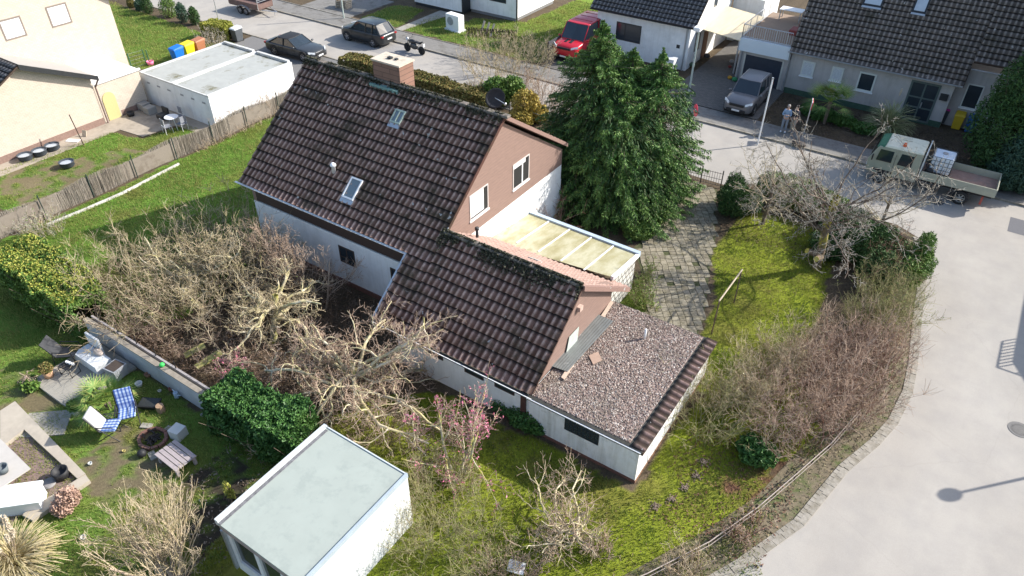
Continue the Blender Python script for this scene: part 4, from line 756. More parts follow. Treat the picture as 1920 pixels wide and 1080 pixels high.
def lamp(x, y, hh, label, head=(.5, .16, .12), ang=0, mat=GALV):
    t = thing('street_lamp', label, 'street lamp', (x, y, 0), ang, group='street lamps')
    MB().tube((0, 0, 0), (0, 0, hh), .075, .05, 10).build('pole', mk('lamp_green_grey', (.42, .48, .44), .1) if 'lamp_green_grey' not in bpy.data.materials else bpy.data.materials['lamp_green_grey'], t)
    return t
t = lamp(9.35, 26.25, 5.0, 'street lamp beyond the right edge, its round-headed shadow lies on the bend'); MB().ball((0, 0, 5.25), (.27, .27, .24), 14, 8).build('lamp_head', PVC, t, True)
p = at(1290, 185); t = lamp(p.x, p.y, 4.7, 'pale green lamp post with long white head beside the spruce', ang=0); MB().tube((0, 0, 4.45), (0, 0, 4.6), .12).box(-.22, -.5, 4.6, .22, .5, 4.86).build('lamp_head', PVC, t, bevel=.05)
# ================================================ VEHICLES
TYRE = mk('tyre_rubber', (.025, .025, .025), .2, 20, .85); RIM = mk('alloy', (.5, .5, .52), .05, 10, .3, .8); BLK = mk('black_plastic', (.02, .02, .022), .2, 20, .6)
LAMPR = mk('red_lamp', (.35, .02, .02), .05, 5, .2); LAMPW = mk('clear_lamp', (.75, .78, .8), .1, 5, .15); PLATE = mk('plate_white', (.75, .75, .75), .02, 5, .5)
CGL, cn, cb_ = nmat('car_glass'); cb_.inputs['Base Color'].default_value = (.02, .03, .038, 1); cb_.inputs['Roughness'].default_value = .06; cb_.inputs['Specular IOR Level'].default_value = .9
def paintm(name, c, rough=.3): return mk(name, c, .04, 3, rough, .1, spec=.5, coat=.25)
def wheel(parent, x, y, r, w, sgn, spokes=5, rim=RIM):
    mb = MB(); mb.M = Matrix.Translation((x, y, r)) @ Matrix.Rotation(R_(90)*-sgn, 4, 'X')
    mb.lathe((0, 0, 0), [(r*.62, -w/2), (r*.93, -w/2), (r, -w*.35), (r, w*.35), (r*.93, w/2), (r*.62, w/2), (r*.6, w*.3)], 22); wo = mb.build('wheel', TYRE, parent, True)
    mb = MB(); mb.M = Matrix.Translation((x, y, r)) @ Matrix.Rotation(R_(90)*-sgn, 4, 'X'); mb.lathe((0, 0, 0), [(r*.64, w*.1), (r*.64, w*.47), (r*.57, w*.47), (r*.55, w*.15)], 22)
    for k in range(spokes): a = k*6.2832/spokes; mb.cbox((r*.32*math.cos(a), r*.32*math.sin(a), w*.36), (r*.56, r*.15, w*.1), a)
    mb.lathe((0, 0, 0), [(r*.14, w*.3), (r*.14, w*.47), (.02, w*.49)], 10); mb.build('rim', rim, wo); return wo
def ringpts(x, zb, zs, zc, w, wb=None, ws=None, n=5):
    wb = wb or w*.88; ws = ws or w*.93; zm = zb+(zs-zb)*.45
    top = [(x, ws*t, zs+(zc-zs)*(1-t*t)) for t in (.75, .4, 0, -.4, -.75)]
    return [(x, -wb, zb), (x, -w, zb+.12), (x, -w, zm), (x, -w*.985, zs-.06), (x, -ws, zs)][::1]+[(x, y, z) for (x, y, z) in reversed(top)]+[(x, ws, zs), (x, w*.985, zs-.06), (x, w, zm), (x, w, zb+.12), (x, wb, zb)]
def car(t, L, W, Hh, belt, hood, body, xs, wheels, wr, rear_h, clear=.2, rails=False, stripes=None, coupe=False, van=False, grille=BLK):
    """front at +x; xs = (windscreen base, windscreen top, roof end, rear glass base)"""
    w = W/2; l = L/2; xa, xb, xc, xd = xs; mb = MB()
    st = [(-l, clear+.2, rear_h*.80, rear_h*.82, w*.80), (-l+.06, clear+.04, rear_h*.97, rear_h, w*.90), (-l+.35, clear, max(rear_h, belt), max(rear_h, belt)+.02, w*.985), (xd+.2, clear, belt+.02, belt+.05, w), ((xa+xc)/2, clear, belt, belt+.04, w), (xa-.1, clear, belt-.02, belt+.02, w), (xa+.15, clear, hood+.02, hood+.09, w*.99), (l-.55, clear, hood-.06, hood+.02, w*.97), (l-.16, clear+.02, hood-.17, hood-.10, w*.9), (l-.01, clear+.1, hood-.30, hood-.24, w*.76)]
    mb.loft([ringpts(*s) for s in st]); mb.build('body', body, t, True, sub=1)
    tw = w*.80 if not van else w*.88; bw = w*.925; zr = Hh-.03; lo = belt-.02
    gm = MB(); rg = []
    for x, z, ww, xl in ((xa+.05, hood+.0, bw*.97, 0),): pass
    low = [(xd, -bw*.96, lo), (xa, -bw*.95, lo), (xa+.12, 0, lo), (xa, bw*.95, lo), (xd, bw*.96, lo), (xd-.1, 0, lo)]
    up = [(xc, -tw*.93, zr), (xb, -tw*.95, zr), (xb+.06, 0, zr+.01), (xb, tw*.95, zr), (xc, tw*.93, zr), (xc-.06, 0, zr+.01)]
    gm.hexa([Vector(p) for p in reversed(low)], [Vector(p) for p in reversed(up)]); gm.build('windows', CGL, t)
    rf = MB(); a = [(xc-.04, -tw*.9), (xc+.2, -tw*.99), (xb-.2, -tw*.99), (xb+.02, -tw*.9), (xb+.09, 0), (xb+.02, tw*.9), (xb-.2, tw*.99), (xc+.2, tw*.99), (xc-.04, tw*.9), (xc-.1, 0)]
    rf.hexa([(x, y, zr-.015) for x, y in a], [(x*.98, y*.94, Hh) for x, y in a]); rf.build('roof', body if not coupe else BLK, t, True, bevel=.02)
    pm2 = body if not coupe else BLK
    for s in (-1, 1):
        mid = (xb+xc)/2+.05; pl = [((xa+.0, s*bw*.95, lo), (xb, s*tw*.95, zr), .035, .03), ((xd, s*bw*.97, lo), (xc, s*tw*.94, zr), .05 if coupe else .09, .05), ((mid, s*bw*.985, lo), (mid, s*tw*.985, zr), .035, .035)]
        if L > 4.2 and not coupe: pl.append(((xc+.35, s*bw*.985, lo), (xc+.3, s*tw*.98, zr), .05, .05))
        for q in pl: MB().tube(*q, 6).build('pillar', pm2, t)
    if rails:
        mb = MB()
        for s in (-1, 1): mb.path([(xb-.25, s*tw*.88, Hh), (xb-.32, s*tw*.88, Hh+.05), (xc+.25, s*tw*.88, Hh+.05), (xc+.15, s*tw*.88, Hh)], .018, 5)
        mb.build('roof_rail', GALV, t)
    for x in wheels:
        for s in (-1, 1):
            ar = MB(); ar.M = Matrix.Translation((x, s*(w-.07), wr+.01)) @ Matrix.Rotation(R_(90)*-s, 4, 'X'); ar.lathe((0, 0, 0), [(wr*1.17, -.12), (wr*1.17, .078)], 22); ar.build('wheel_arch', BLK, t)
    for x in wheels:
        for s in (-1, 1): wheel(t, x, s*(w-.08), wr, .22, s)
    for s in (-1, 1):
        mb = MB(); mb.hexa([(l-.36, s*w*.93, hood-.2), (l-.07, s*w*.55, hood-.26), (l-.07, s*w*.55, hood-.14), (l-.40, s*w*.93, hood-.06)], [(l-.30, s*w*.95, hood-.2), (l+.012, s*w*.58, hood-.26), (l-.02, s*w*.56, hood-.13), (l-.36, s*w*.95, hood-.05)]); mb.build('headlight', LAMPW, t)
        mb = MB(); mb.cbox((-l+.09, s*w*.78, rear_h*.86), (.16, w*.28, .12), s*.25); mb.build('taillight', LAMPR, t)
        mb = MB(); mb.M = Matrix.Translation((xa-.1, s*(w+.07), belt+.07)); mb.ball((0, 0, 0), (.07, .12, .075), 8, 6); mb.build('wing_mirror', body, t, True)
    MB().cbox((l-.03, 0, hood-.28), (.09, w*.98, .16)).build('grille', grille, t, bevel=.02); MB().cbox((l+.01, 0, clear+.22), (.05, w*1.3, .2)).build('bumper', BLK, t, bevel=.03)
    MB().cbox((l+.045, 0, clear+.27), (.02, .5, .11)).build('number_plate', PLATE, t); MB().cbox((-l+.005, 0, rear_h*.62), (.03, .5, .11)).build('number_plate', PLATE, t)
    mb = MB()
    for s in (-1, 1):
        for x in ((xb+xc)/2+.05, xa-.15, xc+.2): mb.cbox((x, s*(w*1.0+.001), (belt+clear)/2+.1), (.012, .012, belt-clear-.25))
        for x in ((xb+xc)/2-.12, (xb+xc)/2+.95): mb.cbox((x, s*(w+.008), belt-.14), (.16, .02, .03))
    mb.build('door_seams', BLK, t); [MB().cbox((0, s*(w+.005), clear+.06), (L*.55, .03, .1)).build('sill_trim', BLK, t) for s in (-1, 1)]
    if stripes:
        mb = MB()
        for s in (-1, 1): mb.hexa([(xa+.2, s*.1, hood+.085), (l-.6, s*.1, hood+.015), (l-.6, s*.32, hood+.0), (xa+.2, s*.32, hood+.07)], [(xa+.2, s*.1, hood+.105), (l-.6, s*.1, hood+.04), (l-.6, s*.32, hood+.025), (xa+.2, s*.32, hood+.09)])
        mb.build('bonnet_stripes', BLK, t)
t = thing('parked_car', 'black SUV parked along the far kerb of the upper street', 'car', (-41.15, 41.42, 0), R_(180)); car(t, 4.5, 1.84, 1.68, 1.02, 1.04, paintm('black_paint', (.025, .028, .03)), (1.05, .35, -1.55, -2.0), (1.42, -1.27), .35, 1.05, rails=True)
t = thing('parked_car', 'dark sports coupe parked behind the flat garages', 'car', (-43.55, 36.15, 0), R_(4)); car(t, 4.75, 1.9, 1.38, .88, .86, paintm('anthracite_paint', (.04, .045, .05)), (.85, .05, -1.0, -1.9), (1.5, -1.35), .36, .92, clear=.16, coupe=True)
t = thing('parked_car', 'grey SUV with roof rails parked in front of the dark blue garage door', 'car', (-12.3, 46.4, .1), R_(-90)); car(t, 4.6, 1.9, 1.78, 1.02, 1.05, paintm('grey_paint', (.16, .155, .16)), (.9, .3, -1.6, -1.95), (1.38, -1.26), .35, 1.05, rails=True)
t = thing('parked_van', 'red van with black bonnet stripes parked by the dark fence', 'van', (-26.15, 48.75, .08), R_(-90)); car(t, 5.5, 2.2, 2.35, 1.36, 1.3, paintm('red_paint', (.55, .015, .03)), (1.45, .75, -2.3, -2.42), (1.6, -1.35), .34, 1.15, stripes=1, van=True)
mb = MB()
for x in (-1.8, -1.0, -.1): mb.cbox((x, 0, 2.355), (.04, 1.5, .02))
mb.build('roof_ribs', mk('red_dark', (.3, .01, .02), .05), t)
# ---- flatbed truck
t = thing('flatbed_truck', 'olive crew-cab flatbed truck with pale roof parked in the shade at the right', 'truck', (-.55, 41.55, 0), R_(180.5))
OL = mk('olive_paint', (.33, .34, .26), .06, 3, .5, coat=.2, dirt=(.2, .19, .14), dscale=2, dcov=(.6, .8)); CRM = mk('cream_roof', (.74, .71, .55), .05, 3, .5, dirt=(.5, .48, .35), dscale=3); GRN = mk('truck_green', (.05, .16, .09), .1, 5, .5)
mb = MB(); w = .96
mb.hexa([(.55, -w, .55), (3.05, -w, .55), (3.12, -w, 1.25), (2.75, -w*.93, 2.1), (.6, -w*.93, 2.15), (.55, -w, 1.3)], [(.55, w, .55), (3.05, w, .55), (3.12, w, 1.25), (2.75, w*.93, 2.1), (.6, w*.93, 2.15), (.55, w, 1.3)]); mb.build('cab', OL, t, bevel=.05)
mb = MB().hexa([(.55, -.92, 2.13), (2.5, -.92, 2.1), (2.5, .92, 2.1), (.55, .92, 2.13)], [(.62, -.84, 2.24), (2.45, -.84, 2.22), (2.45, .84, 2.22), (.62, .84, 2.24)]); mb.build('cab_roof', CRM, t, bevel=.04)
mb = MB().hexa([(2.5, -.9, 2.08), (2.86, -.88, 2.0), (2.86, .88, 2.0), (2.5, .9, 2.08)], [(2.47, -.82, 2.215), (2.78, -.8, 2.12), (2.78, .8, 2.12), (2.47, .82, 2.215)]); mb.build('roof_visor', GRN, t)
MB().cbox((1.6, -.25, 2.25), (.5, .08, .05)).cbox((1.75, -.62, 2.23), (.7, .3, .02), .1).build('roof_board', mk('board_cream', (.6, .55, .42), .1), t)
for s in (-1, 1):
    for a, b_ in ((.95, 1.65), (1.95, 2.72)):
        mb = MB().hexa([(a, s*.958, 1.32), (b_, s*.958, 1.32), (b_-.08, s*.895, 1.95), (a, s*.895, 1.95)], [(a, s*.975, 1.32), (b_, s*.975, 1.32), (b_-.08, s*.912, 1.95), (a, s*.912, 1.95)]); mb.build('side_window', CGL, t)
    MB().cbox((1.8, s*.966, 1.25), (.015, .02, 1.2)).cbox((1.5, s*.98, 1.15), (.14, .03, .03)).build('door_seam', BLK, t)
    MB().cbox((2.9, s*1.12, 1.5), (.06, .16, .3)).build('wing_mirror', BLK, t)
    MB().cbox((3.1, s*.7, .95), (.05, .22, .2)).build('headlight', LAMPW, t)
mb = MB().hexa([(3.03, -.82, 1.28), (2.78, -.76, 1.98), (2.78, .76, 1.98), (3.03, .82, 1.28)], [(3.10, -.82, 1.3), (2.84, -.76, 2.0), (2.84, .76, 2.0), (3.10, .82, 1.3)]); mb.build('windscreen', CGL, t)
MB().box(-3.1, -.4, .5, 3.0, .4, .72).build('chassis', BLK, t)
bz = .98
MB().box(-3.15, -1.02, bz-.1, .4, 1.02, bz).build('bed_floor', mk('rusty_bed', (.36, .22, .17), .2, 3, .85, dirt=(.25, .2, .17), dscale=2), t)
BS = mk('bed_side_olive', (.37, .37, .29), .06, 3, .55)
for n_, a in (('side_board', (-3.15, -1.06, .4, -1.02)), ('side_board', (-3.15, 1.02, .4, 1.06)), ('tail_board', (-3.19, -1.06, -3.15, 1.06))):
    mb = MB(); [mb.box(a[0]-(.008 if k == 1 and n_ != 'tail_board' else 0), a[1]-(.008 if k % 2 else 0), bz-.08+k*.15, a[2], a[3]+(.008 if k % 2 else 0), bz-.08+k*.15+.148) for k in range(3)]; mb.build(n_, BS, t)
mb = MB()
for y in (-1.0, -.35, .35, 1.0): mb.tube((.46, y, bz), (.46, y, 2.25 if abs(y) > .9 else 2.2), .028, n=6)
mb.tube((.46, -1.0, 2.2), (.46, 1.0, 2.2), .028).tube((.46, -1.0, 1.5), (.46, 1.0, 1.5), .028); mb.build('headboard', mk('white_rack', (.6, .62, .6), .1), t)
for x in (2.25, -1.75):
    for s in (-1, 1): wheel(t, x, s*.86, .38, .24, s, 6, mk('steel_rim', (.3, .29, .27), .15) if 'steel_rim' not in bpy.data.materials else bpy.data.materials['steel_rim'])
for s in (-1, 1): MB().tube((-1.75, s*.86, .4), (-1.75, s*1.0, .4), .001) ; MB().cbox((2.25, s*.93, .78), (1.0, .08, .12)).build('mudguard', BLK, t); MB().cbox((-2.7, s*.95, .55), (.1, .1, .45)).build('support_leg', mk('red_marker', (.35, .08, .06), .2) if 'red_marker' not in bpy.data.materials else bpy.data.materials['red_marker'], t)
# white tank in a steel cage on the bed
t = thing('water_tank', 'white plastic water tank in a steel cage on the truck bed', 'tank', (-.2, 41.75, .985), R_(.5))
B(-.5, -.55, .12, .5, .55, 1.05).build('tank', mk('milky_plastic', (.66, .72, .78), .04, 3, .45), t, bevel=.07); MB().lathe((0, .0, 1.05), [(.13, 0), (.13, .05), (.1, .06)], 14).build('lid', mk('tank_lid', (.4, .36, .34), .1), t); B(-.53, -.58, 0, .53, .58, .1).build('pallet', BLK, t)
mb = MB()
for z in (.12, .35, .58, .81, 1.04):
    mb.path([(-.53, -.58, z), (.53, -.58, z), (.53, .58, z), (-.53, .58, z), (-.53, -.58, z)], .013, 5)
for k in range(6):
    for s in (-1, 1): mb.tube((-.53+k*.212, s*.58, .1), (-.53+k*.212, s*.58, 1.04), .013, n=5); mb.tube((s*.53, -.58+k*.232, .1), (s*.53, -.58+k*.232, 1.04), .013, n=5)
mb.build('cage', mk('cage_steel', (.10, .12, .13), .1, 8, .5), t)
t = thing('machine', 'small black motor pump with hoses beside the white tank', 'pump', (-.62, 40.95, .985)); MB().ball((0, 0, .25), (.22, .16, .2)).box(-.2, -.14, 0, .25, .14, .12).build('motor', BLK, t, True); MB().path([(-.1, .1, .3), (-.25, .2, .5), (-.1, .25, .6), (.15, .2, .5)], .03).build('hose', TYRE, t)
for (px, py, z, c, n_, l) in ((1661, 276, 2.35, (.75, .12, .03), 'orange_beacon', 'small orange beacon on the pale roof of the truck cab'),):
    o = MB().lathe((0, 0, 0), [(.09, 0), (.1, .03), (.08, .16), (.04, .2)], 12).build('beacon', mk(n_, c, .05, 5, .3), None, True); o.location = (-2.15, 41.0, 2.24); tag(o, l, 'beacon')
# ---- trailer with twin axle
t = thing('trailer', 'twin-axle open trailer with tall front rack at the top of the street', 'trailer', (-54.3, 41.2, 0), R_(2))
PW = mk('trailer_ply', (.16, .10, .085), .15, 4, .7); B(-1.9, -.85, .55, 1.6, .85, .62).build('floor', PW, t); MB().box(-1.9, -.88, .62, 1.6, -.85, 1.02).box(-1.9, .85, .62, 1.6, .88, 1.02).box(-1.93, -.88, .62, -1.9, .88, 1.02).box(1.6, -.88, .62, 1.63, .88, 1.02).build('side_board', PW, t)
mb = MB()
for y in (-.85, .85): mb.tube((1.62, y, .6), (1.62, y, 1.5), .03, n=5)
for z in (1.2, 1.35, 1.5): mb.tube((1.62, -.85, z), (1.62, .85, z), .022, n=5)
mb.build('front_rack', GALV, t); MB().tube((1.6, -.5, .5), (2.9, 0, .45), .04).tube((1.6, .5, .5), (2.9, 0, .45), .04).tube((2.6, 0, .45), (2.6, 0, .1), .03).build('drawbar', GALV, t)
for x in (-.45, .25):
    for s in (-1, 1): wheel(t, x, s*.98, .31, .17, s)
for s in (-1, 1): mb = MB(); pts = [(-.1+.78*math.cos(a), s*.98, .33+.42*math.sin(a)) for a in np.linspace(0, 3.14, 9)]; [mb.hexa([(p[0], p[1]-.1, p[2]), (p[0], p[1]+.1, p[2]), (q_[0], q_[1]+.1, q_[2]), (q_[0], q_[1]-.1, q_[2])], [(p[0], p[1]-.1, p[2]+.02), (p[0], p[1]+.1, p[2]+.02), (q_[0], q_[1]+.1, q_[2]+.02), (q_[0], q_[1]-.1, q_[2]+.02)]) for p, q_ in zip(pts, pts[1:])]; mb.build('mudguard', GALV, t)
# ---- motorbike
t = thing('motorbike', 'black motorbike with white details parked behind the black SUV', 'motorbike', (-36.5, 41.45, 0), R_(180))
for x in (-.7, .7): 
    mb = MB(); mb.M = Matrix.Translation((x, 0, .31)) @ Matrix.Rotation(R_(90), 4, 'X'); mb.lathe((0, 0, 0), [(.24, -.045), (.31, -.035), (.325, 0), (.31, .035), (.24, .045)], 20); o = mb.build('wheel', TYRE, t, True)
    mb = MB(); mb.M = Matrix.Translation((x, 0, .31)) @ Matrix.Rotation(R_(90), 4, 'X'); mb.lathe((0, 0, 0), [(.23, -.03), (.23, .03)], 16); mb.build('rim', GALV, o)
MB().ball((.15, 0, .85), (.34, .17, .16), 12, 8).build('fuel_tank', paintm('bike_black', (.03, .03, .03)), t, True); MB().ball((.02, 0, .52), (.38, .17, .26), 10, 8).build('engine', mk('engine_dark', (.1, .1, .1), .2, 20, .4, .6), t, True)
MB().cbox((-.4, 0, .86), (.6, .26, .1), 0, 0, -.08).cbox((-.75, 0, .95), (.3, .16, .08), 0, 0, .3).build('seat', BLK, t, bevel=.04)
mb = MB()
for s in (-1, 1): mb.tube((.45, s*.09, .95), (.7, s*.09, .31), .03).tube((-.7, s*.1, .31), (-.15, s*.12, .45), .03)
mb.tube((.42, -.36, 1.05), (.42, .36, 1.05), .018).tube((-.1, 0, .6), (.45, 0, .95), .04); mb.build('frame', BLK, t); MB().ball((.62, 0, .95), (.14, .13, .14), 10, 6).build('headlight', LAMPW, t, True)
MB().cbox((-.95, 0, .75), (.03, .2, .22)).build('number_plate', PLATE, t); MB().tube((-.1, -.17, .35), (-.75, -.2, .5), .05, .06).build('exhaust', GALV, t)
for s in (-1, 1): MB().tube((.42, s*.25, 1.05), (.4, s*.36, 1.22), .01).ball((.4, s*.37, 1.23), (.03, .07, .04)).build('mirror', BLK, t)
# ================================================ STREET THINGS
def bin_(label, px, py, body, lid, rz=0, hh=1.05, z=0, cat='bin', name='wheelie_bin', sc=1, off=None):
    p = off or at(px, py, z); t = thing(name, label, cat, (p[0], p[1], z), rz, group='wheeled refuse bins'); w = .29*sc
    mb = MB().hexa([(-w*.82, -w*.85, .04), (w*.82, -w*.85, .04), (w*.82, w*.9, .04), (-w*.82, w*.9, .04)], [(-w, -w*1.15, hh-.12), (w, -w*1.15, hh-.12), (w, w*1.2, hh-.12), (-w, w*1.2, hh-.12)]); mb.build('body', body, t, bevel=.03)
    mb = MB().hexa([(-w*1.06, -w*1.28, hh-.13), (w*1.06, -w*1.28, hh-.13), (w*1.06, w*1.28, hh-.11), (-w*1.06, w*1.28, hh-.11)], [(-w*.95, -w*1.05, hh-.05), (w*.95, -w*1.05, hh-.05), (w*.9, w*1.15, hh+.04), (-w*.9, w*1.15, hh+.04)]); mb.build('lid', lid, t, bevel=.02)
    MB().tube((-w*.8, w*1.38, hh-.06), (w*.8, w*1.38, hh-.06), .018).build('handle', body, t)
    for s in (-1, 1): mb = MB(); mb.M = Matrix.Translation((s*w*.75, w*.95, .1)) @ Matrix.Rotation(R_(90), 4, 'Y'); mb.lathe((0, 0, 0), [(.1, -.025), (.1, .025)], 12); mb.build('wheel', TYRE, t)
    return t
pm_ = lambda n_, c: mk(n_, c, .06, 3, .5)
BLU, YEL, BRN, GRY = pm_('blue_plastic', (.01, .16, .62)), pm_('yellow_plastic', (.85, .62, .02)), pm_('brown_plastic', (.40, .16, .08)), pm_('grey_plastic', (.09, .10, .11))
bin_('blue wheelie bin at the corner of the joined white garages', 0, 0, BLU, BLU, 0, 1.1, off=(-49.6, 30.2), sc=1.2)
bin_('bright yellow wheelie bin between the blue and the brown one', 0, 0, YEL, YEL, 0, 1.1, off=(-49.7, 31.2), sc=1.2)
bin_('reddish brown wheelie bin beside the yellow one on the lawn', 0, 0, BRN, BRN, 0, 1.1, off=(-49.7, 32.15), sc=1.2)
p = at(447, 77); bin_('dark grey wheelie bin with pale lid at the end of the leafy hedge', 0, 0, GRY, mk('pale_lid', (.6, .62, .64), .1), 0, 1.1, off=(p.x, p.y), sc=1.1)
YD, BD = pm_('dull_yellow', (.62, .42, .03)), pm_('dull_blue', (.02, .10, .42))
for q, l, b_, c_ in (((1790, 243), 'yellow wheelie bin by the grey house between black and blue bins', YD, YD), ((1815, 249), 'blue wheelie bin rightmost in front of the grey house', BD, BD), ((1762, 231), 'black wheelie bin with bright pink lid by the front door', GRY, pm_('pink_lid', (.7, .05, .30)))):
    p = at(*q); bin_(l, 0, 0, b_, c_, 0, 1.05, off=(p.x, p.y+.2), sc=1.0)
t = thing('flower_pot', 'small pink pot on the soil by the green fence posts', 'pot', at(283, 122)); MB().lathe((0, 0, 0), [(.18, 0), (.26, .3), (.24, .3), (.17, .05)], 14).build('pot', pm_('pink_pot', (.8, .2, .35)), t, True)
t = thing('sign_pole', 'white pole standing at the kerb beside the two people', 'pole', at(1420, 272), 0); MB().tube((0, 0, 0), (0, 0, 4.1), .045, .045, 8).build('pole', PVC, t); MB().tube((0, 0, 4.1), (0, 0, 4.18), .06, .06, 8).build('cap', GALV, t)
t = thing('road_sign', 'red and white road sign seen edge-on at the kerb', 'road sign', at(1505, 258), R_(15)); MB().tube((0, 0, 0), (0, 0, 2.4), .035).build('pole', GALV, t); MB().hexa([(-.015, -.38, 2.4), (-.015, .38, 2.4), (-.015, 0, 1.75)], [(.015, -.38, 2.4), (.015, .38, 2.4), (.015, 0, 1.75)]).build('sign_plate', PVC, t)
MB().path([(.02, -.35, 2.37), (.02, .35, 2.37), (.02, 0, 1.80), (.02, -.35, 2.37)], .035, 4).build('sign_border', pm_('sign_red', (.65, .03, .05)), t)
t = thing('road_sign', 'red and white sign half hidden at the right side of the spruce', 'road sign', at(1296, 262), R_(-50)); MB().tube((0, 0, 0), (0, 0, 2.2), .035).build('pole', GALV, t)
mb = MB(); mb.M = Matrix.Translation((0, -.03, 1.9)) @ Matrix.Rotation(R_(90), 4, 'X'); mb.lathe((0, 0, 0), [(.36, -.012), (.36, .012)], 24); mb.build('sign_plate', pm_('sign_red2', (.75, .03, .08)), t); MB().cbox((0, -.05, 1.9), (.5, .012, .13)).build('sign_bar', PVC, t)
t = thing('street_pole', 'thin grey green pole at the far pavement by the stacked pallets', 'pole', at(645, 36)); MB().tube((0, 0, 0), (0, 0, 4.6), .06).build('pole', bpy.data.materials['lamp_green_grey'], t)
t = thing('street_pole', 'thin pale pole rising behind the leafy street hedge', 'pole', at(417, 68)); MB().tube((0, 0, 0), (0, 0, 4.2), .035).build('pole', GALV, t)
t = thing('street_pole', 'thin dark pole between the small conifers by the street', 'pole', at(305, 20)); MB().tube((0, 0, 0), (0, 0, 3), .03).build('pole', DARKM, t)
# pallets
PAL = mk('pale_pallet', (.5, .42, .32), .15, 6, .85)
def pallet(label, loc, rz=0, L=1.2, W=.8, mat=PAL, tilt=0, name='pallet', n=5, cat='pallet', group=None):
    t = thing(name, label, cat, loc, rz, group=group); t.rotation_euler.x = tilt; mb = MB(); bw = W/(n*1.35)
    for k in range(n): y = -W/2+bw/2+k*(W-bw)/(n-1); mb.box(-L/2, y-bw/2, .11, L/2, y+bw/2, .135)
    mb.build('deck_boards', mat, t); mb = MB(); [mb.box(x-.05, -W/2, .0, x+.05, W/2, .11) for x in (-L/2+.06, 0, L/2-.06)]; mb.build('blocks', mat, t); return t
p = at(640, 20)
names = ['lowest', 'second lowest', 'middle', 'second highest', 'topmost']
for k in range(5): pallet(names[k]+' pallet of the leaning stack across the street', (p.x-.2, p.y+.5+k*.03, .0+k*.17), .1+random.uniform(-.1, .1), group='pallets stacked across the street')
p = at(672, 22); pallet('single pallet lying flat on the grass beside the pallet stack', (p.x, p.y, 0), .35)
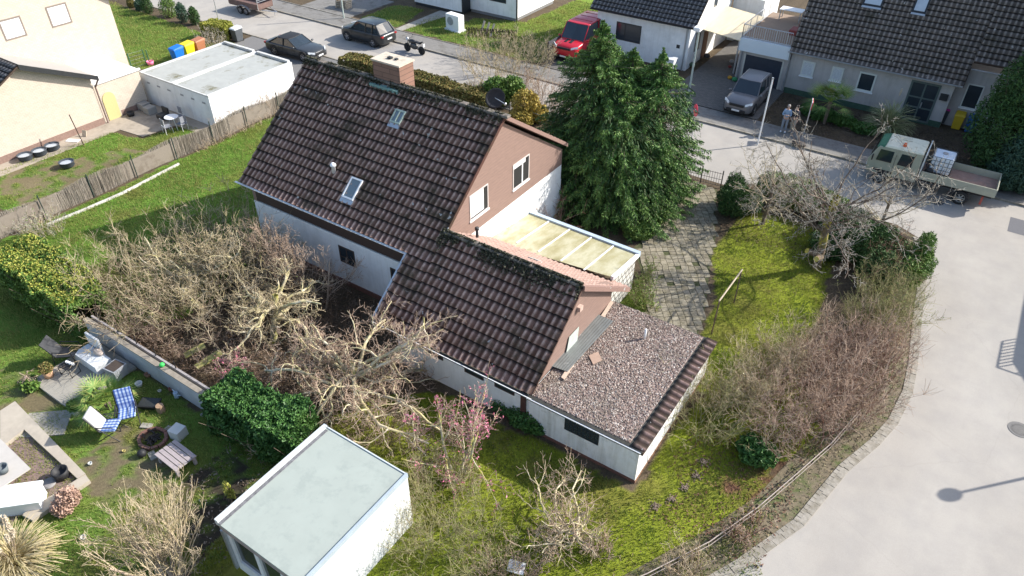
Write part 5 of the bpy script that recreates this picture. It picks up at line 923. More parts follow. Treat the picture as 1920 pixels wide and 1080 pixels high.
# ---- two people
def person(label, loc, rz, top, legs, skin, hair, phone=False, arms=0, shoes=(.7, .7, .7)):
    t = thing('person', label, 'person', loc, rz); cn = {}
    def skinm(name, vs, es, rs, mat, par=t, sub=1):
        me = bpy.data.meshes.new(name); me.from_pydata(vs, es, []); o = link(name, me, mat, par); s = o.modifiers.new('s', 'SKIN'); s.use_smooth_shade = True
        for v, r in zip(me.skin_vertices[0].data, rs): v.radius = r if isinstance(r, tuple) else (r, r)
        me.skin_vertices[0].data[0].use_root = True; u = o.modifiers.new('u', 'SUBSURF'); u.levels = u.render_levels = sub; return o
    # body: pelvis root, legs, spine, neck, head, arms and fingers as one skinned surface
    V = [(0, 0, .93), (0, 0, 1.12), (0, .01, 1.34), (0, 0, 1.46), (0, -.01, 1.52), (0, -.02, 1.62), (0, -.01, 1.72)]; E_ = [(0, 1), (1, 2), (2, 3), (3, 4), (4, 5), (5, 6)]; Rr = [(.15, .11), (.135, .10), (.165, .11), (.075, .07), (.055, .055), (.078, .095), (.06, .075)]
    ar = []
    for s in (-1, 1):
        i = len(V); V += [(s*.1, 0, .86), (s*.11, -.02, .48), (s*.12, .02, .09), (s*.13, -.12, .035)]; Rr += [.09, .06, .042, (.035, .03)]; E_ += [(0, i), (i, i+1), (i+1, i+2), (i+2, i+3)]
        i = len(V)
        if arms: el, ha = (s*.24, -.06, 1.12), (s*.07, -.26, 1.2)
        else: el, ha = (s*.25, .02, 1.14), (s*.26, -.06, .88)
        V += [(s*.17, 0, 1.42), el, ha]; Rr += [.058, .043, .03]; E_ += [(2, i), (i, i+1), (i+1, i+2)]
        d = Vector(ha)-Vector(el); d.normalize(); pal = Vector(ha)+d*.07; V.append(tuple(pal)); Rr.append((.035, .018)); E_.append((i+2, i+3))
        sd_ = d.cross(Vector((0, 0, 1))).normalized()
        for k, (o_, ln) in enumerate(((-.027, .065), (-.009, .078), (.009, .074), (.027, .058))):
            j = len(V); q1 = pal+sd_*o_+d*.035; q2 = q1+d*ln*.6+Vector((0, -.008, -.012)); V += [tuple(q1), tuple(q2)]; Rr += [.009, .008]; E_ += [(i+3, j), (j, j+1)]
        j = len(V); q1 = Vector(ha)+d*.02+sd_*.035*-s; V += [tuple(q1), tuple(q1+d*.04+sd_*.02*-s)]; Rr += [.011, .009]; E_ += [(i+2, j), (j, j+1)]
        ar.append((el, ha))
    skinm('body', V, E_, Rr, skin)
    tv = [(0, 0, .90), (0, 0, 1.12), (0, .01, 1.34), (0, 0, 1.45)]; te = [(0, 1), (1, 2), (2, 3)]; tr = [(.17, .13), (.16, .12), (.185, .13), (.1, .09)]
    for s, (el, ha) in zip((-1, 1), ar): i = len(tv); tv += [(s*.17, 0, 1.42), el, tuple(Vector(el).lerp(Vector(ha), .92))]; tr += [.075, .058, .045]; te += [(2, i), (i, i+1), (i+1, i+2)]
    skinm('jacket', tv, te, tr, top)
    lv = [(0, 0, .95)]; le = []; lr = [(.165, .12)]
    for s in (-1, 1): i = len(lv); lv += [(s*.1, 0, .84), (s*.11, -.02, .48), (s*.12, .02, .1)]; lr += [.1, .075, .062]; le += [(0, i), (i, i+1), (i+1, i+2)]
    skinm('trousers', lv, le, lr, legs)
    mb = MB()
    for s in (-1, 1): mb.ball((s*.125, -.06, .045), (.055, .14, .05), 10, 6)
    mb.build('shoes', mk('shoe_'+str(int(loc[0]*-10)), shoes, .05), t, True)
    MB().ball((0, .015, 1.70), (.088, .10, .085), 12, 8).build('hair', hair, t, True)
    mb = MB().ball((0, -.115, 1.635), (.014, .02, .022), 6, 4)
    for s in (-1, 1): mb.ball((s*.088, 0, 1.64), (.012, .022, .032), 6, 4)
    mb.build('nose_and_ears', skin, t, True); mb = MB()
    for s in (-1, 1): mb.ball((s*.032, -.098, 1.66), (.012, .008, .008), 6, 4)
    mb.cbox((0, -.098, 1.592), (.045, .008, .008)); mb.build('eyes_and_mouth', BLK, t)
    return t
SKIN = mk('skin', (.52, .34, .26), .05, 5, .6)
p = at(1467, 250); person('person in a light blue denim jacket and white shoes beside the grey car', (p.x, p.y, .1), R_(8), mk('denim_light', (.26, .36, .50), .15, 12, .9), mk('grey_trousers', (.22, .25, .30), .1), SKIN, mk('grey_hair', (.4, .36, .33), .1), arms=1, shoes=(.75, .75, .75))
p = at(1482, 251); person('person in a dark navy jacket and light trousers standing close to the denim jacket', (p.x+.03, p.y, .1), R_(-30), mk('navy_cloth', (.015, .018, .035), .1), mk('khaki_trousers', (.34, .31, .26), .1), SKIN, mk('dark_hair', (.03, .02, .018), .1), shoes=(.5, .4, .3))
# ================================================ FENCES AND WALLS
t = thing('garden_wall', 'grey blue rendered retaining wall between the terrace garden and the shrubs', 'wall', (-22.5, 9.3, 0), world=True)
WG = mk('blue_grey_render', (.42, .44, .46), .06, 1.5, .9, bmp=.2, bscale=40, dirt=(.33, .34, .34), dscale=1.2, dcov=(.5, .7)); B(-26.5, 9.0, 0, -18.9, 9.16, .97).build('wall', WG, t); B(-26.52, 8.97, .97, -18.9, 9.18, 1.01).build('coping', mk('worn_coping', (.27, .235, .19), .2, 6, .9, dirt=(.2, .17, .13), dscale=4), t)
MB().box(-26.5, 9.30, 0, -18.9, 9.38, .98).build('rear_kerb', mk('grey_pipe', (.33, .30, .29), .15, 5, .8), t); B(-26.5, 9.181, 0, -18.9, 9.299, .80).build('soil_strip', mk('moist_soil', (.05, .04, .03), .3, 20, .95, bmp=.6), t)
for x in (-25.9, -24.7, -23.5, -22.3, -21.1): MB().tube((x, 9.34, .9), (x, 9.34, 1.35), .02).build('post', BLK, t)
o = MB().ball((0, 0, .09), (.1, .1, .09), 12, 8).build('ball', pm_('green_toy', (.05, .55, .1)), None, True); o.location = (-21.55, 9.10, 1.01); tag(o, 'bright green ball on top of the retaining wall', 'ball')
# reed fence along the left boundary
t = thing('reed_fence', 'grey weathered reed fence on dark posts along the left lawn', 'fence', (-36.9, 20, 0), world=True)
n = 5200; y = rng.uniform(10.0, 31.0, n); hgt_ = 1.12+.10*np.sin(y*1.3)+rng.normal(size=n)*.035+.1*(fbm(y, y, 2)-.5); y2 = y+rng.normal(size=n)*.03; x = -36.85+rng.normal(size=n)*.015+.06*np.sin(y*.9)
REED = leafmat('reed', [(.20, .17, .14), (.32, .28, .24), (.42, .37, .31), (.13, .11, .09)], (.2, .16, .12), .9)
P = np.stack([x, (y+y2)/2, hgt_/2], 1); D = np.stack([rng.normal(size=n)*.01, y2-y, hgt_], 1); W_ = np.stack([rng.normal(size=n)*.5, np.ones(n), np.zeros(n)], 1); quads('reed_screen', P, D, W_, hgt_, .012, REED, t, .9)
mb = MB().box(-36.87, 10, .05, -36.84, 31.0, 1.02); mb.build('backing', mk('reed_backing', (.24, .205, .17), .25, 30, .9, stretch=(1, 12, .5), dirt=(.16, .13, .1), dscale=2), t)
for y in np.arange(10.4, 31, 2.55): MB().tube((-36.75, y, 0), (-36.75, y, 1.36), .03, n=6).build('post', mk('fence_post_green', (.04, .06, .05), .2) if 'fence_post_green' not in bpy.data.materials else bpy.data.materials['fence_post_green'], t)
mb = MB(); pts = [(-36.2, 12.6), (-36.0, 14.6), (-35.9, 16.6), (-36.05, 18.3), (-36.2, 20.3)]
for a, b_ in zip(pts, pts[1:]): mb.hexa([(a[0], a[1], 0), (a[0]+.13, a[1], 0), (b_[0]+.12, b_[1]-.03, 0), (b_[0], b_[1]-.03, 0)], [(a[0], a[1], .1), (a[0]+.11, a[1], .07), (b_[0]+.10, b_[1]-.03, .1), (b_[0], b_[1]-.03, .1)])
tag(mb.build('edging_strip', mk('white_edging', (.5, .48, .44), .2, 5, .8)), 'long white edging strip along the foot of the reed fence', 'edging')
# dark panel fence by the red van
t = thing('panel_fence', 'dark grey panel fence between the red van and the lawn', 'fence', (-27.5, 50, 0), world=True)
for k in range(7): y = 45.6+k*1.8; MB().box(-27.22, y+.03, .1, -27.18, y+1.77, 1.5).build('panel', mk('anthracite_panel', (.06, .065, .075), .1, 3, .6) if 'anthracite_panel' not in bpy.data.materials else bpy.data.materials['anthracite_panel'], t); B(-27.25, y-.04, 0, -27.15, y+.03, 1.55).build('post', DARKM, t)
# old wooden fence by heat pump
t = thing('picket_fence', 'low old brown wooden fence right of the heat pump', 'fence', (-34, 48, 0), world=True); mb = MB()
for k in range(34): x = -35.6+k*.11; y = 46.9+k*.05; mb.cbox((x, y, .32), (.08, .02, .62+random.uniform(-.05, .08)), .4, random.gauss(0, .03), random.gauss(0, .05))
mb.build('pickets', WOODD, t); MB().tube((-35.6, 46.93, .45), (-31.9, 48.6, .45), .02).build('rail', WOODD, t)
for k in range(3): o = MB().cbox((0, 0, .45), (.16, .03, 1.1), .3, -.5, .2).build('plank', PAL, None); o.location = at(905+k*9, 62+k*3); tag(o, ['left', 'middle', 'right'][k]+' one of three grey planks leaning by the old wooden fence', 'plank', 'planks leaning by the fence')
# garden gate
t = thing('garden_gate', 'low dark iron double gate at the end of the paved drive', 'gate', (-10.8, 34.9, 0), world=True)
IR = mk('dark_iron', (.08, .075, .07), .2, 20, .6); g0_, g1_ = Vector((-12.0, 34.95, 0)), Vector((-9.75, 35.15, 0))
for h_ in range(2):
    a = g0_.lerp(g1_, h_*.5+.01); b_ = g0_.lerp(g1_, h_*.5+.49); mb = MB()
    for z in (.12, .5, .85): mb.tube(a+Vector((0, 0, z)), b_+Vector((0, 0, z)), .014, n=4)
    for k in range(9): q = a.lerp(b_, k/8); mb.tube(q+Vector((0, 0, .1)), q+Vector((0, 0, .9)), .011, n=4)
    mb.build('gate_leaf', IR, t)
for q in (g0_, g0_.lerp(g1_, .5), g1_): MB().tube(q, q+Vector((0, 0, 1.05)), .035, n=6).build('post', IR, t)
t = thing('wire_fence', 'low mesh fence with pale top rail continuing left from the iron gate', 'fence', (-17, 35.5, 0), world=True); 
for k in range(9): x = -12.2-k*1.5; MB().tube((x, 35.1+k*.12, 0), (x, 35.1+k*.12, .95), .025, n=5).build('post', IR, t); MB().tube((-12.2, 35.1, .85), (-24.2, 36.06, .85), .015).tube((-12.2, 35.1, .4), (-24.2, 36.06, .4), .008).build('wires', GALV, t)
# boundary rail on the right, following the kerb
t = thing('rail_fence', 'low fence with pale double rail between the twiggy hedge and the verge', 'fence', (-1, 16, 0), world=True)
pts = [(-6.6, 7.2), (-4.6, 9.6), (-3.1, 11.9), (-2.0, 14.0), (-1.2, 16.0), (-.55, 18.0), (.05, 20.0), (.5, 22.2)]; mb = MB(); wob = [Vector((a[0], a[1], .42+random.gauss(0, .03))) for a in pts]; mb.path(wob, .017, 6); mb.path([v+Vector((.05, -.03, -.1)) for v in wob], .011, 5); mb.build('rail', mk('weathered_rail', (.38, .32, .28), .15, 4, .8), t)
for a, b_ in zip(pts, pts[1:]):
    for f in (0, .5): MB().tube((a[0]*(1-f)+b_[0]*f-.03, a[1]*(1-f)+b_[1]*f, 0), (a[0]*(1-f)+b_[0]*f-.03, a[1]*(1-f)+b_[1]*f, .5), .022, n=5).build('post', WOODD, t)
# green post pair by the pink pot
t = thing('wire_fence', 'short green wire fence with two posts beside the pink pot', 'fence', (-47.5, 27, 0), world=True); p = at(275, 122); q = at(248, 130); pm_('post_green', (.03, .13, .08))
for a in (p, p+Vector((.3, .1, 0)), q): MB().tube(a, a+Vector((0, 0, 1.15)), .035, n=6).build('post', bpy.data.materials['post_green'], t)
mb = MB(); [mb.tube(p+Vector((0, 0, z)), q+Vector((0, 0, z)), .008, n=4) for z in (.1, .35, .6, .85, 1.1)]; mb.build('wires', GALV, t)
# clothes line frame
t = thing('clothes_frame', 'rusty steel clothes line frame on the lawn beside the slab drive', 'clothes frame', (-5.6, 24.7, 0), world=True)
MB().tube((-5.64, 23.5, 0), (-5.64, 23.55, 1.75), .028).tube((-5.6, 26.0, 0), (-5.6, 25.95, 1.8), .028).build('post', mk('rusty_dark', (.12, .08, .06), .3, 8, .8), t); MB().tube((-5.64, 23.5, 1.75), (-5.6, 26.0, 1.8), .035).build('top_bar', mk('pale_rust', (.4, .33, .24), .2, 8, .7), t)
# ================================================ LEFT NEIGHBOUR'S YARD
TUBM = mk('black_tub', (.05, .06, .075), .15, 5, .55); WAT = mk('pale_filling', (.42, .46, .5), .1, 3, .35)
for (px, py, l) in ((50, 300, 'leftmost of the three black tubs in a row along the brick wall'), (77, 291, 'middle one of the three black tubs along the brick wall'), (101, 281, 'rightmost of the three black tubs along the brick wall'), (128, 313, 'black tub standing alone on the grass')):
    p = at(px, py); t = thing('planting_tub', l, 'tub', (p.x, p.y, .02), group='black tubs with pale filling'); MB().lathe((0, 0, 0), [(.28, 0), (.38, .1), (.38, .3), (.42, .33), (.38, .34), (.34, .22)], 18).build('tub', TUBM, t, True); MB().lathe((0, 0, 0), [(.35, .2), (.35, .24)], 18).build('filling', WAT, t)
t = thing('garden_pole', 'thin brown pole leaning near the brick wall with a board at its foot', 'pole', at(158, 274)); MB().tube((0, 0, 0), (-.35, 0, 1.9), .03).build('pole', WOODD, t)
o = MB().cbox((0, 0, .02), (.75, .35, .03), .5).build('paving_slab', PVC, None); o.location = at(137, 264, .03); tag(o, 'white slab lying flat on the path by the brick wall', 'slab')
o = MB().cbox((0, 0, .18), (.3, .04, .36), .3, -.4).build('board', PAL, None); o.location = at(160, 255, .03); tag(o, 'pale square board leaning against the brick wall', 'board')
def metal_chair(label, loc, rz, seatm=DARKM, frm=PVC):
    t = thing('garden_chair', label, 'chair', loc, rz, group='chairs round the white bistro table'); B(-.23, -.23, .43, .23, .23, .46).build('seat', seatm, t); B(-.23, .2, .55, .23, .23, .95).build('backrest', seatm, t)
    for sx in (-.22, .22):
        for sy in (-.22, .22): MB().tube((sx, sy, 0), (sx, sy*.9, .44 if sy < 0 else .95), .015, n=6).build('leg', frm, t)
    return t
c = at(327, 240); metal_chair('white metal chair nearest the garage wall at the bistro table', (c.x-.3, c.y+.65, .03), 0, mk('chair_mesh_grey', (.2, .21, .24), .1)); metal_chair('white metal chair on the right of the bistro table', (c.x+.75, c.y+.1, .03), R_(-80), bpy.data.materials['chair_mesh_grey']); metal_chair('white metal chair facing the reed fence at the bistro table', (c.x+.35, c.y-.65, .03), R_(170), bpy.data.materials['chair_mesh_grey'])
t = thing('bistro_table', 'small round white bistro table in the shade of the garage', 'table', (c.x, c.y, .03)); MB().lathe((0, 0, 0), [(.4, .7), (.42, .71), (.4, .73)], 22).build('table_top', PVC, t)
for k in range(3): a = k*2.09; MB().tube((.3*math.cos(a), .3*math.sin(a), 0), (.1*math.cos(a), .1*math.sin(a), .7), .015).build('leg', PVC, t)
t = thing('garden_bench', 'low dark grey seat behind the bistro table', 'bench', (c.x-1.5, c.y+.35, .03)); B(-.3, -.3, .1, .3, .3, .4).build('seat', DARKM, t, bevel=.05); B(-.3, .22, .4, .3, .3, .75).build('backrest', DARKM, t)
for k, (px, py) in enumerate(((272, 205), (283, 212))): o = MB().box(-.3, -.3, 0, .3, .3, .45).build('concrete_block', mk('block_grey', (.3, .29, .27), .1, 5) if 'block_grey' not in bpy.data.materials else bpy.data.materials['block_grey'], None, bevel=.03); o.location = at(px, py, .03); tag(o, ['left', 'right'][k]+' one of two grey blocks in the corner between brick wall and garage', 'block', 'grey blocks in the yard corner')
t = thing('flower_pot', 'black round pot near the arched yellow door', 'pot', at(246, 217, .03)); MB().lathe((0, 0, 0), [(.2, 0), (.26, .25), (.22, .25), (.2, .15)], 14).build('pot', BLK, t, True)
# ================================================ TERRACE GARDEN BOTTOM LEFT
DK = mk('grey_decking', (.31, .29, .25), .08, 4, .85, bmp=.3, stretch=(1, 9, 1)); t = thing('timber_deck', 'grey timber deck platform against the retaining wall', 'deck', (-24.4, 7.4, 0), world=True)
d = [at(75, 722, .12), at(126, 766, .12), at(272, 700, .12), at(190, 655, .12)]; d0, dx, dy = d[0], (d[1]-d[0]), (d[3]-d[0]); mb = MB(); nb = 16
D4 = [(-25.7, 6.35), (-23.7, 6.35), (-23.7, 8.95), (-25.7, 8.95)]
for k in range(nb): x = -26.0+k*2.55/nb; mb.box(x, 6.3, .06, x+2.55/nb-.012, 8.95, .12)
mb.build('deck_boards', DK, t); B(-26.02, 6.26, 0, -23.45, 6.299, .12).build('front_board', DK, t); B(-23.45, 6.3, 0, -23.42, 8.95, .11).build('side_board', DK, t)
B(-25.95, 6.5, .121, -25.65, 8.6, .16).build('edge_plank', mk('pale_plank', (.5, .42, .32), .1, 5, .8), t)
LG = mk('light_grey_paint', (.60, .62, .63), .04, 3, .7, bmp=.1); t = thing('storage_bench', 'pale grey corner bench box against the retaining wall', 'bench', (-24.9, 8.2, .12), R_(0))
B(-.75, -.35, 0, .75, .3, .40).build('seat_box', LG, t, bevel=.01); B(-.75, .33, 0, .1, .42, .95).build('backrest', LG, t, bevel=.01); mb = MB().ball((.1, .2, .47), (.3, .14, .09), 9, 6).build('folded_cloth', mk('beige_cloth', (.5, .42, .36), .25, 12, .9), t, True)
t = thing('planter_box', 'square grey planter standing against the retaining wall', 'planter', (-23.55, 8.3, .1), R_(8)); MB().hexa([(-.24, -.24, 0), (.24, -.24, 0), (.24, .24, 0), (-.24, .24, 0)], [(-.3, -.3, .5), (.3, -.3, .5), (.3, .3, .5), (-.3, .3, .5)]).build('planter', mk('planter_grey', (.30, .31, .33), .06), t); B(-.25, -.25, .501, .25, .25, .51).build('soil', mk('pot_soil', (.06, .045, .035), .3, 20), t)
t = thing('lounge_chair', 'black mesh lounge chair with arms on the deck', 'chair', (-25.95, 7.75, .12), R_(125))
BM = mk('black_mesh', (.035, .037, .042), .2, 40, .7)
MB().hexa([(-.3, -.45, .38), (.3, -.45, .38), (.3, .25, .33), (-.3, .25, .33)], [(-.3, -.45, .41), (.3, -.45, .41), (.3, .25, .36), (-.3, .25, .36)]).build('seat', BM, t); MB().hexa([(-.3, .25, .35), (.3, .25, .35), (.3, .65, 1.0), (-.3, .65, 1.0)], [(-.3, .28, .33), (.3, .28, .33), (.3, .68, .98), (-.3, .68, .98)]).build('backrest', BM, t)
for s in (-1, 1): MB().path([(s*.33, -.45, 0), (s*.33, -.4, .6), (s*.33, .3, .62)], .018).path([(s*.33, .3, .62), (s*.33, .4, 0)], .018).build('armrest', BLK, t)
t = thing('side_table', 'small black slatted side table with three white cups on the deck', 'table', (-25.15, 7.35, .12), R_(12)); mb = MB(); [mb.box(-.3, -.2+k*.07, .38, .3, -.15+k*.07, .40) for k in range(6)]; mb.build('table_top', BLK, t)
for s in (-1, 1): MB().path([(s*.28, -.2, 0), (s*.28, -.2, .38)], .014).path([(s*.28, .2, 0), (s*.28, .2, .38)], .014).path([(s*.28, -.2, .02), (s*.28, .2, .02)], .014).build('leg', BLK, t)
for k in range(3): o = MB().lathe((0, 0, 0), [(.05, 0), (.06, .1), (.045, .1), (.04, .04)], 12).build('cup', PVC, None, True); o.location = (-25.25+k*.14, 7.42+k*.03, .525); tag(o, ['left', 'middle', 'right'][k]+' one of three white cups on the black side table', 'cup', 'white cups on the side table')
def padded_chair(label, loc, rz, back=.95, cover=None):
    t = thing('garden_armchair', label, 'chair', loc, rz, group='folding armchairs on the lawn'); fr = MB(); t.scale = (1.22, 1.22, 1.15)
    for s in (-1, 1): fr.path([(s*.27, -.32, 0), (s*.27, .2, .62), (s*.27, -.28, .62)], .015).path([(s*.27, .3, 0), (s*.27, -.25, .42)], .015).path([(s*.25, .15, .4), (s*.25, .42, 1.0)], .015)
    fr.build('frame', BLK, t); MB().hexa([(-.24, -.28, .41), (.24, -.28, .41), (.24, .2, .37), (-.24, .2, .37)], [(-.23, -.28, .48), (.23, -.28, .48), (.23, .2, .44), (-.23, .2, .44)]).build('seat_cushion', PLAID, t, bevel=.025)
    MB().hexa([(-.24, .2, .40), (.24, .2, .40), (.24, .46, 1.02), (-.24, .46, 1.02)], [(-.23, .13, .42), (.23, .13, .42), (.22, .39, 1.04), (-.22, .39, 1.04)]).build('backrest_cushion', cover or PLAID, t, bevel=.025); return t
m, nt, b = nmat('blue_plaid'); tc = N(nt, 'TexCoord'); s = N(nt, 'SeparateXYZ'); nt.links.new(tc.outputs['Object'], s.inputs[0]); c = None
for ax_ in (0, 1, 2):
    mm = N(nt, 'Math', operation='PINGPONG'); mm.inputs[1].default_value = .05; nt.links.new(s.outputs[ax_], mm.inputs[0]); k = ramp(nt, mm.outputs[0], [(0, (.12, .22, .5)), (.022, (.12, .22, .5)), (.028, (.8, .84, .88)), (.05, (.62, .7, .82))]).outputs[0]; c = k if c is None else mixc(nt, .6, c, k, 'MULTIPLY')
nt.links.new(c, b.inputs['Base Color']); b.inputs['Roughness'].default_value = .9; PLAID = m
padded_chair('armchair with blue and white plaid cushions near the plastic tub', (*at(246, 790).xy, 0), R_(55)); padded_chair('armchair with grey mesh back and plaid seat cushion nearer the sunken terrace', (*at(212, 815).xy, 0), R_(125), cover=mk('grey_mesh_back', (.42, .42, .4), .1, 40, .8))
t = thing('pallet_bench', 'low grey slatted bench on the lawn behind the bare multi-stem tree', 'bench', (*at(335, 868).xy, 0), R_(-2)); mb = MB(); [mb.box(-.6, -.4+k*.165, .38, .6, -.26+k*.165, .42) for k in range(5)]; GB2 = mk('silver_wood', (.36, .31, .31), .15, 5, .85, stretch=(1, 8, 1)); mb.build('seat_boards', GB2, t)
for x in (-.5, .5):
    for y in (-.32, .32): B(x-.05, y-.05, 0, x+.05, y+.05, .37).build('leg', GB2, t)
t = thing('cube_stool', 'pale concrete cube stool beside the low slatted bench', 'stool', (*at(337, 818).xy, 0), R_(10)); B(-.22, -.22, 0, .22, .22, .42).build('cube', mk('pale_concrete', (.55, .55, .52), .05, 4, .8, bmp=.15), t, bevel=.012)
p = at(288, 825); t = thing('fire_pit', 'brick ringed fire pit heaped with charred wood on the lawn', 'fire pit', (p.x, p.y, 0)); mb = MB()
for k in range(12): a = k*.52; mb.cbox((.48*math.cos(a), .42*math.sin(a), .07), (.22, .11, .13), a+1.57+random.gauss(0, .1))
mb.build('brick_ring', brickmat('red_brick', (.19, .09, .065), (.13, .075, .06), (.1, .08, .07)), t); mb = MB()
for k in range(26): a = random.random()*6.28; r = random.random()*.35; mb.cbox((r*math.cos(a), r*math.sin(a), .06+random.random()*.14), (random.uniform(.1, .35), .05, .05), random.random()*3, random.gauss(0, .4), random.gauss(0, .4))
mb.build('charred_wood', mk('char', (.025, .022, .02), .4, 20, .8), t); [MB().cbox((x, y, .03), (.4, .22, .05), r).build('flagstone', slabm, t) for x, y, r in ((-.75, .25, .5), (.6, -.45, -.3), (.1, .62, .1))]
o = MB().ball((0, 0, .14), (.16, .16, .15)).build('black_sack', BLK, None, True); o.location = at(268, 855); tag(o, 'crumpled black sack in front of the fire pit', 'sack')
o = MB().tube((0, 0, 0), (0, 0, .3), .15, .14, 14).build('log', mk('log_wood', (.33, .22, .14), .2, 12, .9, bmp=.4), None); o.location = at(303, 771); tag(o, 'short upright brown log next to the black plastic trough', 'log')
t = thing('plastic_trough', 'black plastic trough on the grass by the retaining wall', 'trough', (*at(283, 762).xy, 0), R_(30)); MB().hexa([(-.3, -.18, 0), (.3, -.18, 0), (.3, .18, 0), (-.3, .18, 0)], [(-.38, -.25, .22), (.38, -.25, .22), (.38, .25, .22), (-.38, .25, .22)]).build('trough', BLK, t, bevel=.03); MB().hexa([(-.33, -.2, .221), (.33, -.2, .221), (.33, .2, .221), (-.33, .2, .221)], [(-.33, -.2, .225), (.33, -.2, .225), (.33, .2, .225), (-.33, .2, .225)]).build('water', mk('dark_water', (.03, .032, .03), .1, 3, .1), t)
for k, (px, py, c_, r, l) in enumerate(((262, 724, (.6, .6, .58), .14, 'white wire basket lying under the retaining wall'), (300, 735, (.62, .58, .52), .07, 'small white pot by the retaining wall'), (321, 732, (.3, .12, .08), .09, 'small terracotta pot near the watering can'), (278, 706, (.3, .16, .1), .12, 'reddish pot in the shade of the retaining wall'), (380, 780, (.4, .38, .34), .07, 'tiny grey pot by the corner of the dark hedge'), (233, 847, (.4, .33, .12), .06, 'short yellow wooden stub on the lawn'), (170, 871, (.5, .52, .5), .07, 'small pale jar in the grass near the sunken terrace'), (158, 1010, (.6, .57, .5), .09, 'small pale figurine on the lawn by the pampas grass'), (168, 776, (.5, .5, .48), .06, 'tiny white bowl by the potted shrub'))):
    o = MB().lathe((0, 0, 0), [(r*.7, 0), (r, r*1.3), (r*.8, r*1.3), (r*.6, r*.4)], 12).build('small_pot' if k < 5 else 'garden_ornament', mk('pot_c%d' % k, c_, .12), None, True); o.location = at(px, py); tag(o, l, 'pot' if k < 5 else 'ornament')
o = MB().tube((0, 0, .0), (0, 0, .26), .09, .09).tube((.05, 0, .12), (.32, 0, .3), .02).path([(-.06, 0, .24), (-.14, 0, .34), (.04, 0, .3)], .015).build('watering_can', pm_('pale_blue_can', (.45, .55, .65)), None); o.location = at(332, 745); tag(o, 'pale blue watering can by the retaining wall', 'watering can')
# potted plants made later in the plant section
# sunken terrace
t = thing('sunken_terrace', 'sunken terrace with broad stone edge at the lower left corner', 'terrace', (-22, 4, 0), world=True)
STN = mk('sandstone_slab', (.42, .37, .30), .08, 3, .85, bmp=.15, dirt=(.33, .29, .24), dscale=1)
def ipt(px, py, z=.16): v = at(px, py, z); return (v.x, v.y)
def slabpx(name, pts, z0, z1, mat, par): mb = MB(); q = [ipt(*p, z1) for p in pts]; return mb.prism(q, z0, z1).build(name, mat, par)
e0 = slabpx('edge_slab', [(0, 810), (0, 770), (28, 752), (160, 888), (145, 897), (45, 805), (0, 840)], 0, .16, STN, t)
slabpx('edge_slab', [(160, 890), (168, 900), (60, 975), (40, 965), (145, 898)], 0, .16, STN, t)
slabpx('floor', [(0, 840), (45, 805), (145, 897), (40, 965), (0, 1000)], 0, .015, mk('terrace_floor_brown', (.24, .17, .15), .12, 4, .7, dirt=(.16, .12, .1), dscale=1.2), t)
t = thing('garden_table', 'large pale slab table on the sunken terrace', 'table', (*at(5, 890).xy, 0), world=True); slabpx('table_top', [(-60, 850), (0, 822), (57, 878), (0, 915), (-60, 950)], .70, .74, mk('table_stone', (.47, .44, .40), .06, 3, .6), t); p = at(0, 895, 0); B(p.x-.3, p.y-.3, .016, p.x+.2, p.y+.3, .70).build('table_leg', STN, t)
t = thing('storage_chest', 'long white garden chest at the left edge', 'chest', (*at(30, 930).xy, 0), world=True); slabpx('lid', [(-70, 920), (80, 900), (72, 942), (-70, 962)], .55, .62, mk('white_chest', (.78, .79, .76), .03, 2, .5), t); q = [ipt(*a, .55) for a in [(-70, 925), (77, 905), (70, 940), (-70, 960)]]; MB().prism(q, .016, .55).build('body', PVC, t)
t = thing('flower_pot', 'dark pot with a small plant on the slab table', 'pot', (*at(8, 885, .74).xy, .745)); MB().lathe((0, 0, 0), [(.13, 0), (.19, .26), (.16, .26), (.14, .15)], 14).build('pot', mk('slate_pot', (.12, .14, .15), .1), t, True)
t = thing('flower_pot', 'large black pot in the inner corner of the sunken terrace', 'pot', (*at(118, 895, .02).xy, .02)); MB().lathe((0, 0, 0), [(.2, 0), (.26, .36), (.22, .36), (.2, .2)], 16).build('pot', BLK, t, True)
o = MB().lathe((0, 0, 0), [(.22, 0), (.24, .06), (.1, .07)], 16).build('saucer', mk('grey_saucer', (.25, .24, .24), .1), None, True); o.location = at(92, 908, .02); tag(o, 'flat grey saucer on the sunken terrace beside the black pot', 'saucer')
# lumber under the shrubs
MW = mk('mossy_board', (.32, .30, .10), .25, 6, .9, bmp=.4)
for k, q in enumerate((((346, 668), (384, 648)), ((368, 690), (415, 660)))):
    a, b_ = at(*q[0], .5), at(*q[1], .65); mb = MB(); d = (b_-a); s = Vector((-d.y, d.x, 0)).normalized()*.16; u_ = Vector((0, 0, .05)); mb.hexa([a-s, b_-s, b_+s, a+s], [a-s+u_, b_-s+u_, b_+s+u_, a+s+u_]); o = mb.build('mossy_plank', MW); tag(o, ['upper', 'lower'][k]+' of the two yellow-green mossy planks behind the retaining wall', 'plank', 'mossy planks behind the wall')
o = MB().cbox((0, 0, .3), (.5, .35, .04), .3, .3).build('white_board', PVC, None); o.location = at(968, 1074); tag(o, 'pale board corner at the bottom edge of the lawn', 'board')
